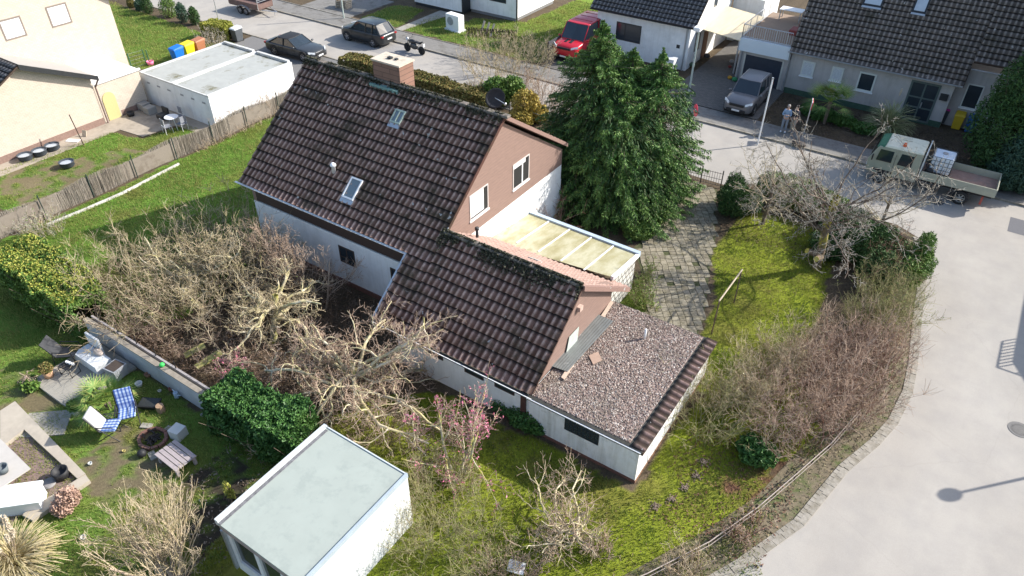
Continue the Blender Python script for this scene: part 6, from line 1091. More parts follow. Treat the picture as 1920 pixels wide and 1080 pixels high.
# clutter by the drive of the white house
for k, (px, py, c_, r, l) in enumerate(((1385, 140, (.03, .03, .03), .34, 'black sack pile by the garage corner of the grey house'), (1380, 128, (.04, .04, .05), .3, 'dark sack behind the pile by the garage corner'), (1368, 148, (.5, .25, .03), .18, 'orange watering pot by the garage corner'), (1377, 152, (.03, .22, .08), .22, 'green crate by the garage corner'), (1372, 118, (.35, .33, .32), .2, 'grey pot beside the dark sacks'), (1368, 127, (.3, .06, .05), .14, 'small red pot beside the dark sacks'), (1325, 108, (.12, .1, .09), .25, 'dark plant pot along the side wall of the white house'), (1298, 125, (.1, .14, .08), .25, 'green planter at the corner of the white house'))):
    o = MB().ball((0, 0, r*.6), (r, r*.8, r*.7), 9, 6).build('clutter_pot', mk('clutter%d' % k, c_, .2), None, True); o.location = at(px, py, .1); tag(o, l, 'pot')
t = thing('storage_box', 'white box standing before the wall of the white house behind the spruce', 'box', (*at(1252, 135, .05).xy, .0)); B(-.45, -.3, 0, .45, .3, 1.05).build('box', PVC, t, bevel=.03); B(-.48, -.33, 1.051, .48, .33, 1.1).build('lid', LG, t)
o = MB().ball((0, 0, .12), (.45, .3, .16), 10, 6).build('garden_waste', mk('dark_waste', (.05, .04, .035), .3, 20), None, True); o.location = at(1497, 273, .09); tag(o, 'dark heap lying at the kerb below the two people', 'heap')
o = MB().ball((0, 0, .15), (.5, .35, .2), 10, 6).build('white_sack', mk('white_sack', (.5, .5, .5), .2, 8), None, True); o.location = at(1903, 345, .09); tag(o, 'white sack at the pavement edge under the dark conifers', 'sack')
t = thing('broom', 'white handled broom leaning by the front door of the grey house', 'broom', (*at(1733, 228).xy, 0)); MB().tube((0, 0, .05), (.1, .35, 1.35), .02).build('handle', PVC, t); MB().cbox((0, 0, .04), (.35, .08, .07)).build('head', BLK, t)
# ================================================ PLANTS
def grow(segs, p, d, L, r, lv, c, R):
    n = c['n'][lv]; q = p.copy(); d = d/np.linalg.norm(d); pts = [(q.copy(), d.copy(), r)]; tip = c['tip'][lv] if 'tip' in c else .35
    for k in range(n):
        d = d+R.normal(size=3)*c['gn'][lv]; d[2] += c['up'][lv]; d /= np.linalg.norm(d)
        q2 = q+d*L/n; r1 = r*(1-(1-tip)*(k+1)/n)
        segs.append((q, q2, pts[-1][2], r1, lv)); q = q2; pts.append((q.copy(), d.copy(), r1))
    if lv+1 >= len(c['n']): return
    m = c['ch'][lv]; m = int(m*(.75+.5*R.random())+.5)
    for j in range(m):
        f = c['f0'][lv]+(1-c['f0'][lv])*(j+R.random()*.9)/m; k = min(n, max(0, int(f*n))); p0, d0, r0 = pts[k]
        a = c['ang'][lv]*(.7+.6*R.random()); ax = R.normal(size=3)
        if lv == 0 and c.get('rad'): az = j*6.2832/m*(1 if m < 8 else 2.4*m/6.2832)+R.random()*.5; ax = np.array((-math.sin(az), math.cos(az), 0.)); ax -= d0*(ax@d0); ax /= np.linalg.norm(ax)+1e-9
        dd = d0*math.cos(a)+ax*math.sin(a); grow(segs, p0, dd, L*c['ra'][lv]*(.6+.6*R.random())*(1-.35*f), max(r0*c['rr'][lv], c.get('rmin', .004)), lv+1, c, R)
def bare_tree(label, base, trunkL, r, c, mats, seed, dirs=None, cat='tree', name='bare_tree', group=None, split=1, buds=None, min_r=.005):
    R = np.random.default_rng(seed); t = thing(name, label, cat, base, group=group); segs = []
    for d in (dirs or [(0, 0, 1)]): grow(segs, np.zeros(3)+np.array((d[3] if len(d) > 3 else 0, d[4] if len(d) > 4 else 0, 0.)), np.array(d[:3], float), trunkL, r, 0, c, R)
    A_ = [s[:4] for s in segs if s[4] <= split]; Bv = [(s[0], s[1], max(s[2], min_r), max(s[3], min_r)) for s in segs if s[4] > split]
    seg_mesh('trunk', A_, mats[0], t, 6)
    if len(mats) > 2: seg_mesh('limbs', [(s[0], s[1], max(s[2], min_r), max(s[3], min_r)) for s in segs if split < s[4] <= split+2], mats[2], t, 5); Bv = [(s[0], s[1], max(s[2], min_r), max(s[3], min_r)) for s in segs if s[4] > split+2]
    seg_mesh('crown', Bv, mats[1], t, 3)
    if buds:
        m, frac, sz = buds; T = [s for s in segs if s[4] >= len(c['n'])-1 and R.random() < frac]; P = np.array([s[0]+(s[1]-s[0])*R.random() for s in T])+R.normal(size=(len(T), 3))*.015; leaves_at('blossom' if 'pink' in m.name else 'buds', P, sz, m, t)
    return t, len(segs)
TW_BEIGE = leafmat('twig_beige', [(.30, .23, .14), (.50, .40, .27), (.64, .53, .38), (.18, .14, .09)], (.42, .38, .14), 1.5, .9)
TW_PINK = leafmat('twig_pinkish', [(.28, .19, .13), (.46, .33, .24), (.58, .45, .35), (.17, .11, .08)], None, 1, .9)
TW_LICH = leafmat('twig_lichen', [(.34, .29, .19), (.54, .48, .34), (.42, .37, .20), (.64, .57, .44)], (.50, .44, .14), 1.1, .9)
TW_GREY = leafmat('twig_grey', [(.30, .27, .22), (.44, .40, .33), (.56, .51, .44), (.22, .19, .15)], None, 1, .9)
TW_OLIVE = leafmat('twig_olive', [(.20, .19, .09), (.32, .30, .15), (.40, .35, .20), (.25, .17, .11)], (.30, .32, .08), 1.2, .9)
TW_RED = leafmat('twig_reddish', [(.18, .08, .06), (.30, .15, .11), (.22, .12, .09), (.36, .22, .17)], None, 1, .9)
TW_DARK = leafmat('twig_dark', [(.09, .06, .045), (.16, .11, .08), (.24, .17, .12), (.06, .04, .03)], None, 1, .9)
BARK_L = mk('bark_lichen', (.42, .38, .27), .15, 6, .95, bmp=.6, bscale=30, dirt=(.40, .38, .07), dscale=2.2, dcov=(.45, .6)); BARK_Y = mk('bark_yellow_moss', (.16, .12, .08), .2, 6, .95, bmp=.7, bscale=30, dirt=(.33, .29, .04), dscale=1.3, dcov=(.48, .58)); BARK_B = mk('bark_pale', (.42, .33, .25), .2, 9, .95, bmp=.6, bscale=30); BARK_D = mk('bark_dark', (.16, .12, .09), .25, 9, .95, bmp=.6, bscale=30)
PINKB = leafmat('pink_blossom', [(.55, .12, .22), (.65, .22, .34), (.45, .08, .16), (.70, .35, .45)], None, 1, .8)
YELB = leafmat('yellow_buds', [(.55, .42, .04), (.42, .34, .05), (.62, .48, .08)], None, 1, .8)
GRNB = leafmat('spring_leaves', [(.10, .20, .03), (.18, .28, .05), (.26, .32, .07)], None, 1, .7)
# umbrella-shaped old fruit tree
cU = dict(n=[4, 13, 10, 6, 4], gn=[.12, .20, .32, .26, .18], up=[0, -.05, -.04, .02, .05], ch=[13, 11, 8, 5], f0=[.5, .10, .1, .1], ang=[1.0, .85, .75, .7], ra=[2.55, .46, .55, .62], rr=[.68, .62, .42, .5], rmin=.006, tip=[.7, .38, .35, .35, .4], rad=1)
bare_tree('broad umbrella-shaped bare tree with gnarled lichen-yellow limbs before the low wing', at(668, 768), 2.1, .14, cU, (BARK_L, TW_PINK, TW_LICH), 11, split=0, min_r=.006)
bare_tree('gnarled bare tree with thick pollarded limbs before the white wall of the upper block', at(515, 640), 2.2, .16, dict(cU, ch=[10, 9, 8, 4], ra=[1.9, .48, .55, .62]), (BARK_L, TW_BEIGE, TW_LICH), 12, split=0, min_r=.006)
bare_tree('wide lichen-covered bare tree in the middle of the tangled shrubs at the left', at(390, 560), 1.7, .11, dict(cU, ch=[10, 9, 8, 4], ra=[2.2, .46, .55, .62], up=[0, .02, .0, .03, .05]), (BARK_L, TW_BEIGE, TW_LICH), 14, split=0, min_r=.006)
cV = dict(n=[4, 6, 6, 4], gn=[.1, .16, .16, .15], up=[.05, .08, .06, .04], ch=[7, 9, 6], f0=[.2, .2, .2], ang=[.5, .6, .6], ra=[.85, .6, .5], rr=[.6, .55, .55], rmin=.006)
bare_tree('slender reddish shoots standing before the white wall under the eaves', at(565, 560), 2.6, .045, dict(cV, up=[.05, .14, .12, .08]), (BARK_B, TW_PINK), 13, dirs=[(0, 0, 1, -.8, 0), (.1, 0, 1, 0, .2), (-.1, 0, 1, .7, -.1), (.05, .1, 1, 1.4, .1), (0, 0, 1, -1.5, .3), (.1, -.1, 1, -2.2, .1), (-.05, 0, 1, .35, .3), (0, .1, 1, -1.1, -.2)], name='bare_shrub', cat='shrub')
# twiggy thickets
def thicket(label, poly, n, h, mats, seed, lean=.35, tw=7, name='bare_shrub', cat='shrub', buds=None, rs=.011, group=None, up=.03, gn=.14, L2=.4, arch=0, zb=0):
    R = np.random.default_rng(seed); P = np.array([at(*p).xy for p in poly]) if poly[0][0] > 60 or poly[0][1] > 60 else np.array(poly); x0, y0 = P.min(0); x1, y1 = P.max(0); c = P.mean(0); t = thing(name, label, cat, (c[0], c[1], zb), group=group); segs = []; k = 0; tw_n = 0
    while k < n and tw_n < n*60:
        tw_n += 1; x, y = R.uniform(x0, x1), R.uniform(y0, y1)
        if not inside(np.array([x]), np.array([y]), [tuple(v) for v in P])[0]: continue
        k += 1; out = np.array([x-c[0], y-c[1]]); out = out/(np.linalg.norm(out)+.3)*lean; q = np.array((x-c[0], y-c[1], 0.)); hh = h*(.65+.6*R.random()); d = np.array((out[0]+R.normal()*.25, out[1]+R.normal()*.25, 1.)); m = 6; r = rs*(.8+.6*R.random())
        for j in range(m):
            d = d+R.normal(size=3)*gn; d[2] += up-arch*j/m; d /= np.linalg.norm(d); q2 = q+d*hh/m; segs.append((q, q2, r*(1-j/m*.7), r*(1-(j+1)/m*.7), 0))
            if j > 0:
                for _ in range(R.poisson(tw/5*(1+.3*j)*.8)):
                    e = d+R.normal(size=3)*.75; e[2] += .15; e /= np.linalg.norm(e); l = L2*hh*.45*(.4+R.random()); a = q2; b_ = a+e*l*.5; e2 = e+R.normal(size=3)*.3; segs.append((a, b_, r*.5, r*.4, 1)); c3 = b_+e2*l*.5; segs.append((b_, c3, r*.4, r*.25, 2))
                    if R.random() < .6: e3 = e+R.normal(size=3)*.7; segs.append((b_, b_+e3*l*.35, r*.35, r*.25, 2))
            q = q2
    seg_mesh('stems', [s[:4] for s in segs if s[4] == 0], mats[0], t, 3); seg_mesh('twigs', [(s[0], s[1], max(s[2], .004), max(s[3], .0035)) for s in segs if s[4] > 0], mats[1], t, 3)
    if buds:
        m_, frac, sz = buds; T = [s for s in segs if s[4] > 0 and R.random() < frac]; Q = np.array([s[1] for s in T])+R.normal(size=(len(T), 3))*.03; leaves_at('leaves', Q, sz, m_, t)
    return t
thicket('big tangled bare shrub at the left, over the house shadow on the lawn', [(200, 560), (330, 500), (480, 520), (520, 600), (420, 650), (260, 640)], 300, 2.7, (TW_DARK, TW_BEIGE), 21, tw=9, rs=.013, lean=.7, arch=.16, buds=(GRNB, .05, .03))
thicket('second tangled bare shrub higher up the slope beside the white wall', [(360, 470), (470, 440), (520, 520), (400, 540)], 90, 2.4, (TW_DARK, TW_BEIGE), 22, tw=9, rs=.014, lean=.55)
thicket('low brown brushwood just behind the retaining wall', [(200, 610), (300, 620), (450, 760), (520, 740), (560, 830), (430, 745), (350, 700)], 150, 1.0, (TW_DARK, TW_PINK), 23, tw=6, arch=.25, buds=(LIT, .10, .06))
thicket('dense brown undergrowth beneath the umbrella-shaped tree', [(440, 700), (560, 690), (800, 800), (880, 870), (760, 860), (600, 810), (480, 760)], 230, 1.0, (TW_DARK, TW_DARK), 24, tw=7, arch=.2, buds=(LIT, .08, .06))
thicket('dark tangled shrub against the lower white wall between the two gnarled trees', [(520, 530), (640, 570), (720, 625), (660, 690), (560, 680), (500, 600)], 120, 1.3, (TW_DARK, TW_DARK), 27, tw=9, arch=.15, lean=.5)
thicket('brown brushwood between the wall planks and the umbrella-shaped tree', [(380, 640), (480, 640), (560, 730), (480, 760), (400, 700)], 120, 1.1, (TW_DARK, TW_PINK), 28, tw=8, arch=.2, lean=.5)
# pink flowering peach trees
cP = dict(n=[5, 6, 6, 4], gn=[.12, .16, .2, .2], up=[.0, .05, .03, .0], ch=[6, 8, 6], f0=[.35, .15, .1], ang=[.75, .7, .7], ra=[.9, .55, .5], rr=[.6, .55, .5], rmin=.006)
bare_tree('young tree with pink blossom leaning before the low wing windows', at(855, 905), 2.6, .065, cP, (BARK_L, TW_PINK), 31, dirs=[(-.45, .1, 1), (.35, .2, 1), (.05, .5, 1)], buds=(PINKB, .42, .055), name='blossom_tree')
bare_tree('small tree with bright pink blossom beside the mossy planks', at(450, 735), 1.5, .045, dict(cP, up=[-.02, -.02, .02, .02]), (BARK_B, TW_PINK), 32, dirs=[(-.6, .15, .9)], buds=(PINKB, .40, .05), name='blossom_tree')
# corner tree with upright shoots
cS = dict(n=[4, 8, 7, 6, 5], gn=[.2, .32, .34, .14, .12], up=[.0, .0, .02, .14, .08], ch=[13, 8, 6, 2], f0=[.25, .12, .12, .3], ang=[.95, .8, .7, .5], ra=[2.35, .5, .85, .5], rr=[.5, .66, .42, .5], rmin=.005, rad=1)
bare_tree('knobbly bare tree with upright reddish shoots at the annex corner', at(1080, 1010), 1.2, .12, cS, (BARK_L, TW_PINK, TW_LICH), 33, split=0, buds=(GRNB, .05, .03), min_r=.0055)
# many-stemmed pollard bottom left
cM = dict(n=[5, 7, 5, 4], gn=[.10, .07, .1, .12], up=[.05, .05, .05, .04], ch=[13, 5, 4], f0=[.25, .35, .3], ang=[.42, .35, .5], ra=[1.05, .4, .5], rr=[.35, .5, .6], rmin=.006)
bare_tree('bare many-stemmed shrub tree with long straight shoots in the lower left foreground', at(325, 1100), 2.3, .08, cM, (BARK_B, TW_BEIGE), 34, dirs=[(-.5, .1, 1, -.1, 0), (.35, .2, 1, .1, 0), (-.15, -.1, 1, 0, .1), (.1, .35, 1, .05, .1), (-.85, .3, .8, -.2, 0), (.6, -.1, .9, .2, 0), (-.5, .6, .9, -.1, .1), (-.3, -.4, 1, 0, -.1)], split=0)
# large apple tree on the right with sawn limbs
cA = dict(n=[6, 10, 8, 6, 4], gn=[.05, .15, .22, .22, .2], up=[.0, .02, .02, .04, .05], ch=[13, 8, 5, 3], f0=[.4, .15, .12, .15], ang=[1.0, .75, .7, .7], ra=[1.35, .45, .5, .55], rr=[.36, .45, .48, .55], rmin=.006, tip=[.75, .25, .3, .35, .4], rad=1)
tA, _n = bare_tree('large old bare tree with yellow mossy trunk and pale twigs on the right lawn', at(1530, 505), 4.1, .21, dict(cA, n=[8, 12, 9, 6, 4], f0=[.55, .15, .12, .15], ch=[14, 9, 6, 3], ra=[1.5, .46, .5, .55], rr=[.28, .45, .48, .55], up=[0, .035, .02, .04, .05]), (BARK_Y, TW_GREY, BARK_D), 41, split=0, min_r=.006)
for k, (a, b_) in enumerate((((-.1, -.2, .9), (-.55, -.55, 1.15)), ((.05, -.15, .8), (-.05, -.65, .95)))): MB().tube(a, b_, .15, .13, 10).build('sawn_limb', BARK_Y, tA); d = Vector(b_)-Vector(a); d.normalize(); MB().tube(Vector(b_), Vector(b_)+d*.01, .125, .125, 12).build('cut_face', mk('fresh_cut', (.55, .45, .10), .2, 9) if 'fresh_cut' not in bpy.data.materials else bpy.data.materials['fresh_cut'], tA)
bare_tree('second bare tree with pale spreading twigs nearer the iron gate', at(1430, 420), 2.4, .10, dict(cA, up=[0, .02, .02, .04, .05], ra=[1.5, .5, .5, .5]), (BARK_D, TW_GREY, TW_BEIGE), 42, split=0, min_r=.0065)
bare_tree('thin bare tree with drooping pale twigs beside the truck', at(1640, 455), 2.6, .09, dict(cA, ch=[8, 5, 4, 3], up=[0, .04, .0, .0, .0]), (BARK_D, TW_GREY, TW_BEIGE), 43, split=0)
thicket('wide twiggy hedge of pinkish brown shoots along the bend of the road', [(1395, 800), (1480, 700), (1560, 640), (1672, 650), (1678, 720), (1625, 795), (1540, 850), (1440, 880)], 430, 1.75, (TW_RED, TW_PINK), 51, tw=10, rs=.011, lean=.18, name='bare_hedge', cat='hedge', L2=.55)
thicket('inner part of the twiggy hedge with yellowish brown shoots facing the lawn', [(1330, 760), (1420, 690), (1520, 640), (1500, 700), (1400, 800)], 230, 1.5, (TW_OLIVE, TW_BEIGE), 52, tw=9, rs=.010, lean=.35, name='bare_hedge', cat='hedge', L2=.55, buds=(GRNB, .06, .03))
thicket('olive green budding hedge between the old tree and the road', [(1580, 640), (1600, 560), (1690, 540), (1708, 600), (1690, 655)], 210, 1.6, (TW_OLIVE, TW_OLIVE), 53, tw=10, rs=.010, lean=.12, name='bare_hedge', cat='hedge', L2=.5, buds=(GRNB, .25, .035))
thicket('reddish bush beside the road above the olive hedge', [(1630, 540), (1640, 500), (1685, 490), (1695, 545)], 70, 1.5, (TW_RED, TW_RED), 54, tw=10, rs=.010, lean=.2, L2=.5)
thicket('arching bare shrub leaning on the sunlit annex wall', [(1240, 790), (1290, 740), (1360, 760), (1370, 830), (1300, 850)], 100, 1.8, (TW_OLIVE, TW_OLIVE), 55, tw=7, rs=.012, lean=.7, arch=.22, buds=(GRNB, .06, .03))
thicket('olive brown shrub climbing along the white side of the foreground garage', [(770, 1000), (790, 930), (880, 980), (940, 1060), (860, 1120), (760, 1100)], 110, 1.6, (TW_OLIVE, TW_OLIVE), 56, tw=10, rs=.009, lean=.4, buds=(GRNB, .15, .03), L2=.5)
thicket('brown thorny bush between the foreground garage and the blossom tree', [(770, 920), (800, 870), (880, 890), (900, 940), (840, 950)], 90, 1.1, (TW_PINK, TW_OLIVE), 57, tw=7, arch=.2, buds=(GRNB, .08, .03))
thicket('low brown bush at the bottom edge under the garage shrub', [(880, 1090), (930, 1050), (1010, 1070), (1000, 1110)], 80, .8, (TW_PINK, TW_PINK), 58, tw=6, arch=.2)
thicket('small brown bush at the foot of the knobbly corner tree', [(1095, 1030), (1130, 1010), (1150, 1050), (1120, 1060)], 40, .8, (TW_PINK, TW_PINK), 59, tw=6)
thicket('small reddish bush against the rail fence at the lower right lawn', [(1350, 1010), (1390, 970), (1430, 980), (1400, 1030)], 50, .7, (TW_RED, TW_PINK), 60, tw=6, arch=.2)
thicket('brown bush at the bottom edge by the rail fence', [(1240, 1080), (1290, 1040), (1330, 1060), (1300, 1110)], 60, .8, (TW_PINK, TW_BEIGE), 61, tw=6, arch=.2)
thicket('wild grey bush by the pavement in front of the old wooden fence', [(860, 150), (880, 110), (1000, 90), (1040, 120), (1000, 160), (920, 170)], 230, 1.7, (TW_BEIGE, TW_BEIGE), 62, tw=9, rs=.014, lean=.5, buds=(GRNB, .05, .04))
thicket('pinkish bare hedge at the near pavement left of the spruce', [(960, 190), (990, 160), (1080, 190), (1075, 225), (1010, 222)], 150, 1.3, (TW_PINK, TW_PINK), 63, tw=9, rs=.013, lean=.2)
bare_tree('small bare dark tree at the roadside behind the ridge', at(884, 195), 1.5, .05, dict(cP, rmin=.008), (BARK_D, TW_BEIGE), 64, dirs=[(-.15, 0, 1), (.25, .1, 1)])
thicket('greyish bare bush beside the leafy street hedge', [(375, 90), (385, 72), (415, 75), (425, 92), (400, 100)], 80, 1.0, (TW_BEIGE, TW_GREY), 65, tw=8, rs=.013, lean=.5)
thicket('low bare bush at the left end of the reed fence', [(40, 450), (60, 420), (100, 405), (120, 440), (70, 460)], 90, .9, (TW_BEIGE, TW_GREY), 66, tw=8, rs=.011, lean=.5, buds=(GRNB, .2, .04))
thicket('dry brown growth along the foot of the reed fence', [(-36.6, 21.5), (-36.3, 21.5), (-36.2, 29), (-36.7, 29)], 120, .45, (TW_BEIGE, TW_PINK), 67, tw=4)
thicket('hazel coloured shoots against the far end of the reed fence', [(-37.6, 24.0), (-37.0, 24.0), (-36.9, 30), (-37.6, 30)], 110, 1.1, (TW_BEIGE, TW_PINK), 68, tw=5, lean=.1)
thicket('climbing bare vine on the white wall by the carport', [(-15.1, 25.0), (-14.6, 25.0), (-14.6, 27.1), (-15.1, 27.1)], 24, 2.4, (TW_PINK, TW_RED), 69, tw=7, lean=.1, name='vine', cat='vine')
thicket('ivy coloured weeds between carport and paved drive', [(1190, 545), (1225, 500), (1222, 570), (1235, 592), (1190, 575)], 130, .6, (TW_OLIVE, TW_OLIVE), 70, tw=6, buds=(GRNB, .5, .05))
# ---- leafy masses
def sample_shell(n, c, r, R, bump_=.25, fill=.25, flat=0):
    D = R.normal(size=(n, 3)); D /= np.linalg.norm(D, axis=1)[:, None]; b_ = 1+bump_*(fbm(D[:, 0]*3+c[0]*5, D[:, 1]*3+D[:, 2]*2.3+c[1]*3, .8)-.5)*2
    rad = b_*(1-fill*R.random(n)**1.6); return np.array(c)+D*np.array(r)*rad[:, None], D
def leaf_bush(label, base, blobs, n, size, mat, seed, name='bush', cat='bush', group=None, stems=True, asp=.6, bump_=.25):
    R = np.random.default_rng(seed); t = thing(name, label, cat, base, group=group); P = []; vol = [b[3]*b[4]*b[5] for b in blobs]; tot = sum(v**.67 for v in vol)
    for b, v in zip(blobs, vol): q, _ = sample_shell(int(n*v**.67/tot), b[:3], b[3:], R, bump_, .45); P.append(q)
    P = np.concatenate(P); P = P[P[:, 2] > .02]; leaves_at('foliage', P, size, mat, t, asp)
    if stems:
        segs = []
        for _ in range(40): b = blobs[R.integers(len(blobs))]; a = np.array((b[0]*.5, b[1]*.5, 0.))+R.normal(size=3)*(.08, .08, 0); e = np.array(b[:3])+R.normal(size=3)*np.array(b[3:])*.4; segs.append((a, e, .02, .006))
        seg_mesh('stems', segs, BARK_D, t, 4)
    return t
def box_hedge(label, A_, B_, wd, h, n, size, mat, seed, top=None, name='leafy_hedge', wob=.2):
    R = np.random.default_rng(seed); A_, B_ = Vector(A_), Vector(B_); d = B_-A_; L = d.length; u = d.normalized(); s = Vector((-u.y, u.x, 0)); t = thing(name, label, 'hedge', tuple(A_)); 
    a = R.random(n)*L; f = R.random(n); side = (R.random(n)*2-1); per = R.random(n)*(2*h+wd*1.6); y = np.where(per < h, -wd/2, np.where(per < 2*h, wd/2, (R.random(n)-.5)*wd)); z = np.where(per < h, per, np.where(per < 2*h, per-h, h))
    k = R.random(n)**1.5*.28; y = y*(1-k)+R.normal(size=n)*.04; z = z*(1-k*.4); bb = (fbm(a+seed, y+z, 1.1)-.5)*wob*2.2+(fbm(a, z*2+y+40, .4)-.5)*wob; y = y+np.sign(y)*bb; z = np.where(per > 2*h, z+bb*1.0, z); e = np.clip(np.minimum(a, L-a)/.35, 0, 1); z = z*(.75+.25*e); y = y*(.7+.3*e)
    P = np.stack([u.x*a+s.x*y, u.y*a+s.y*y, np.abs(z)], 1); leaves_at('foliage', P, size, mat, t)
    if top: k2 = z > h*.82; Q = P[k2][:int(k2.sum()*.28)]+np.array([0, 0, .05]); leaves_at('new_shoots', Q, size*.9, top, t)
    segs = []; 
    for _ in range(int(L*14)): x = R.random()*L; y0_ = R.normal()*wd*.12; segs.append((np.array((u.x*x+s.x*y0_, u.y*x+s.y*y0_, 0)), np.array((u.x*x+s.x*y0_*3+R.normal()*.15, u.y*x+s.y*y0_*3+R.normal()*.15, h*.85)), .018, .008))
    seg_mesh('stems', segs, BARK_D, t, 4); return t
LF_DG = leafmat('leaf_dark_green', [(.03, .08, .02), (.055, .135, .035), (.09, .20, .05), (.04, .10, .025)], (.10, .17, .03), .8, .5)
LF_MG = leafmat('leaf_mid_green', [(.055, .115, .025), (.10, .19, .04), (.16, .25, .05), (.07, .14, .025)], (.15, .17, .03), .7, .6)
LF_YG = leafmat('leaf_yellow_green', [(.20, .25, .04), (.32, .34, .06), (.42, .40, .09), (.22, .22, .05)], None, .8, .7)
LF_OG = leafmat('leaf_orange_green', [(.14, .13, .04), (.24, .17, .06), (.12, .15, .04), (.30, .20, .08)], (.10, .13, .04), .9, .8)
LF_YE = leafmat('leaf_golden', [(.38, .28, .05), (.50, .38, .08), (.30, .20, .05), (.20, .18, .05)], (.2, .2, .05), 1.2, .7)
LF_BG = leafmat('needle_blue_green', [(.03, .07, .045), (.06, .11, .075), (.045, .09, .05), (.09, .15, .10)], None, .8, .7)
LF_CO = leafmat('needle_green', [(.02, .055, .018), (.04, .09, .025), (.07, .14, .035), (.03, .07, .02)], (.06, .10, .03), .7, .7)
box_hedge('long leafy hedge with yellow-green top at the left edge', (-32.6, 9.6, 0), (*(at(150, 640).xy+Vector((0, .8))), 0), 1.9, 2.0, 60000, .09, LF_MG, 71, top=LF_YG, wob=.3)
box_hedge('dark green laurel hedge between the retaining wall and the foreground garage', (-18.7, 9.3, 0), (-14.5, 9.6, 0), 1.6, 1.85, 36000, .11, LF_DG, 72, wob=.28)
box_hedge('clipped hedge behind the upper ridge to the left of the chimney', (-38.5, 35.9, 0), (-35.0, 36.1, 0), 1.3, 1.25, 12000, .12, LF_OG, 73, top=None, wob=.15)
box_hedge('clipped olive hedge behind the ridge right of the chimney', (-34.8, 36.1, 0), (-25.5, 36.0, 0), 1.2, 1.15, 26000, .12, LF_OG, 74, wob=.2)
box_hedge('bright leafy hedge block at the street corner by the grey bin', (*at(388, 68).xy, 0), (*at(436, 76).xy, 0), 1.3, 1.3, 12000, .13, LF_YG, 75, wob=.15)
for k, (px, py, hh, rr, mm, l) in enumerate(((248, 14, .7, .35, LF_OG, 'smallest rusty conifer at the top end of the row by the lawn'), (264, 20, .9, .4, LF_BG, 'small blue-green conifer second from the top of the lawn row'), (279, 26, 1.4, .5, LF_CO, 'conifer third from the top of the lawn row'), (320, 32, 1.5, .75, LF_MG, 'broad yellowish green conifer, widest of the lawn row'), (345, 42, 1.5, .45, LF_BG, 'narrow blue-green conifer right of the widest one'), (367, 46, 1.35, .45, LF_CO, 'narrow green conifer at the lower end of the lawn row'))):
    p = at(px, py); leaf_bush(l, p, [(0, 0, hh*.5, rr, rr, hh*.55), (0, 0, hh*.8, rr*.6, rr*.6, hh*.3)], 2600, .10, mm, 80+k, name='small_conifer', cat='conifer', group='small conifers along the street lawn', asp=.35)
leaf_bush('glossy green bush behind the satellite dish', at(935, 195), [(0, 0, .9, 1.1, 1.0, .9), (.8, .5, 1.1, .8, .8, .8), (-.9, -.3, .6, .8, .7, .6)], 11000, .12, LF_MG, 91)
leaf_bush('golden yellow bush behind the gable right of the satellite dish', at(985, 225), [(0, 0, 1.0, .9, .9, 1.0), (.7, .2, .6, .8, .7, .6), (.2, -.8, .5, .9, .8, .5)], 10000, .10, LF_YE, 92)
leaf_bush('dark juniper under the bare tree beside the iron gate', at(1372, 400), [(0, 0, .8, .9, .9, .9), (.6, .6, .6, .7, .7, .6), (-.3, .7, 1.0, .6, .6, .9)], 14000, .11, LF_CO, 93, asp=.3, name='juniper', cat='shrub')
leaf_bush('green bushy conifer on the corner between old tree and street', at(1490, 385), [(0, 0, .7, 1.5, 1.0, .9), (1.5, -.2, .7, 1.2, .8, .7), (-1.2, .1, .7, 1.0, .7, .7)], 16000, .12, LF_MG, 94, asp=.4)
leaf_bush('spreading green yew behind the pale trunk twigs at the road side', at(1625, 485), [(0, 0, .9, 1.4, 1.4, 1.0), (.9, -1.6, .8, 1.1, 1.2, .9), (-1.3, 1.2, .8, 1.4, 1.2, .8), (-1.6, -.6, .5, 1.0, 1.0, .6)], 30000, .12, LF_CO, 95, asp=.3, name='yew', cat='shrub')
leaf_bush('feathery young conifer next to the road bend', at(1705, 520), [(0, 0, .8, .8, .9, .9), (.1, .2, 1.5, .4, .45, .9), (-.2, -1.0, .7, .7, .7, .8)], 13000, .11, LF_MG, 96, asp=.3, name='small_conifer', cat='conifer')
leaf_bush('dark evergreen bush at the foot of the twiggy hedge', at(1415, 860), [(0, 0, .4, .7, .6, .45)], 5000, .09, LF_DG, 97)
leaf_bush('dark ivy clump at the brown corner post of the low wing', at(985, 800), [(0, 0, .35, .8, .4, .45), (.5, .1, .25, .4, .3, .3), (-1.1, .2, .3, .6, .3, .4)], 6000, .08, LF_DG, 98, name='ivy', cat='ivy')
leaf_bush('green ivy strip at the foot of the spruce along the paved drive', at(1195, 440), [(0, 0, .3, .8, .8, .4), (.2, 1.6, .3, .5, .9, .4), (.1, 3.2, .3, .5, .9, .4)], 12000, .09, LF_MG, 99, name='ivy', cat='ivy')
for k, (px, py, hh, rr, l, mm) in enumerate(((1870, 320, 7.4, 2.3, 'tall dark conifer mass at the upper right edge', LF_CO), (1898, 352, 3.4, 1.5, 'blue-green lower conifer in front of the tall dark one', LF_BG), (1965, 290, 11.0, 3.0, 'taller dark conifer just beyond the right edge', LF_CO))):
    p = at(px, py); leaf_bush(l, p, [(0, 0, hh*.32, rr, rr, hh*.34), (0, 0, hh*.62, rr*.8, rr*.8, hh*.3), (0, 0, hh*.85, rr*.45, rr*.45, hh*.18)], 26000, .16, mm, 110+k, name='conifer', cat='conifer', asp=.35)
leaf_bush('low shrubs in the shaded bed under the palm', at(1540, 225), [(0, 0, .4, .9, .6, .45), (1.4, -.1, .35, .8, .5, .4), (-.9, .3, .35, .6, .5, .4), (2.6, -.4, .3, .8, .5, .35)], 9000, .11, LF_DG, 115)
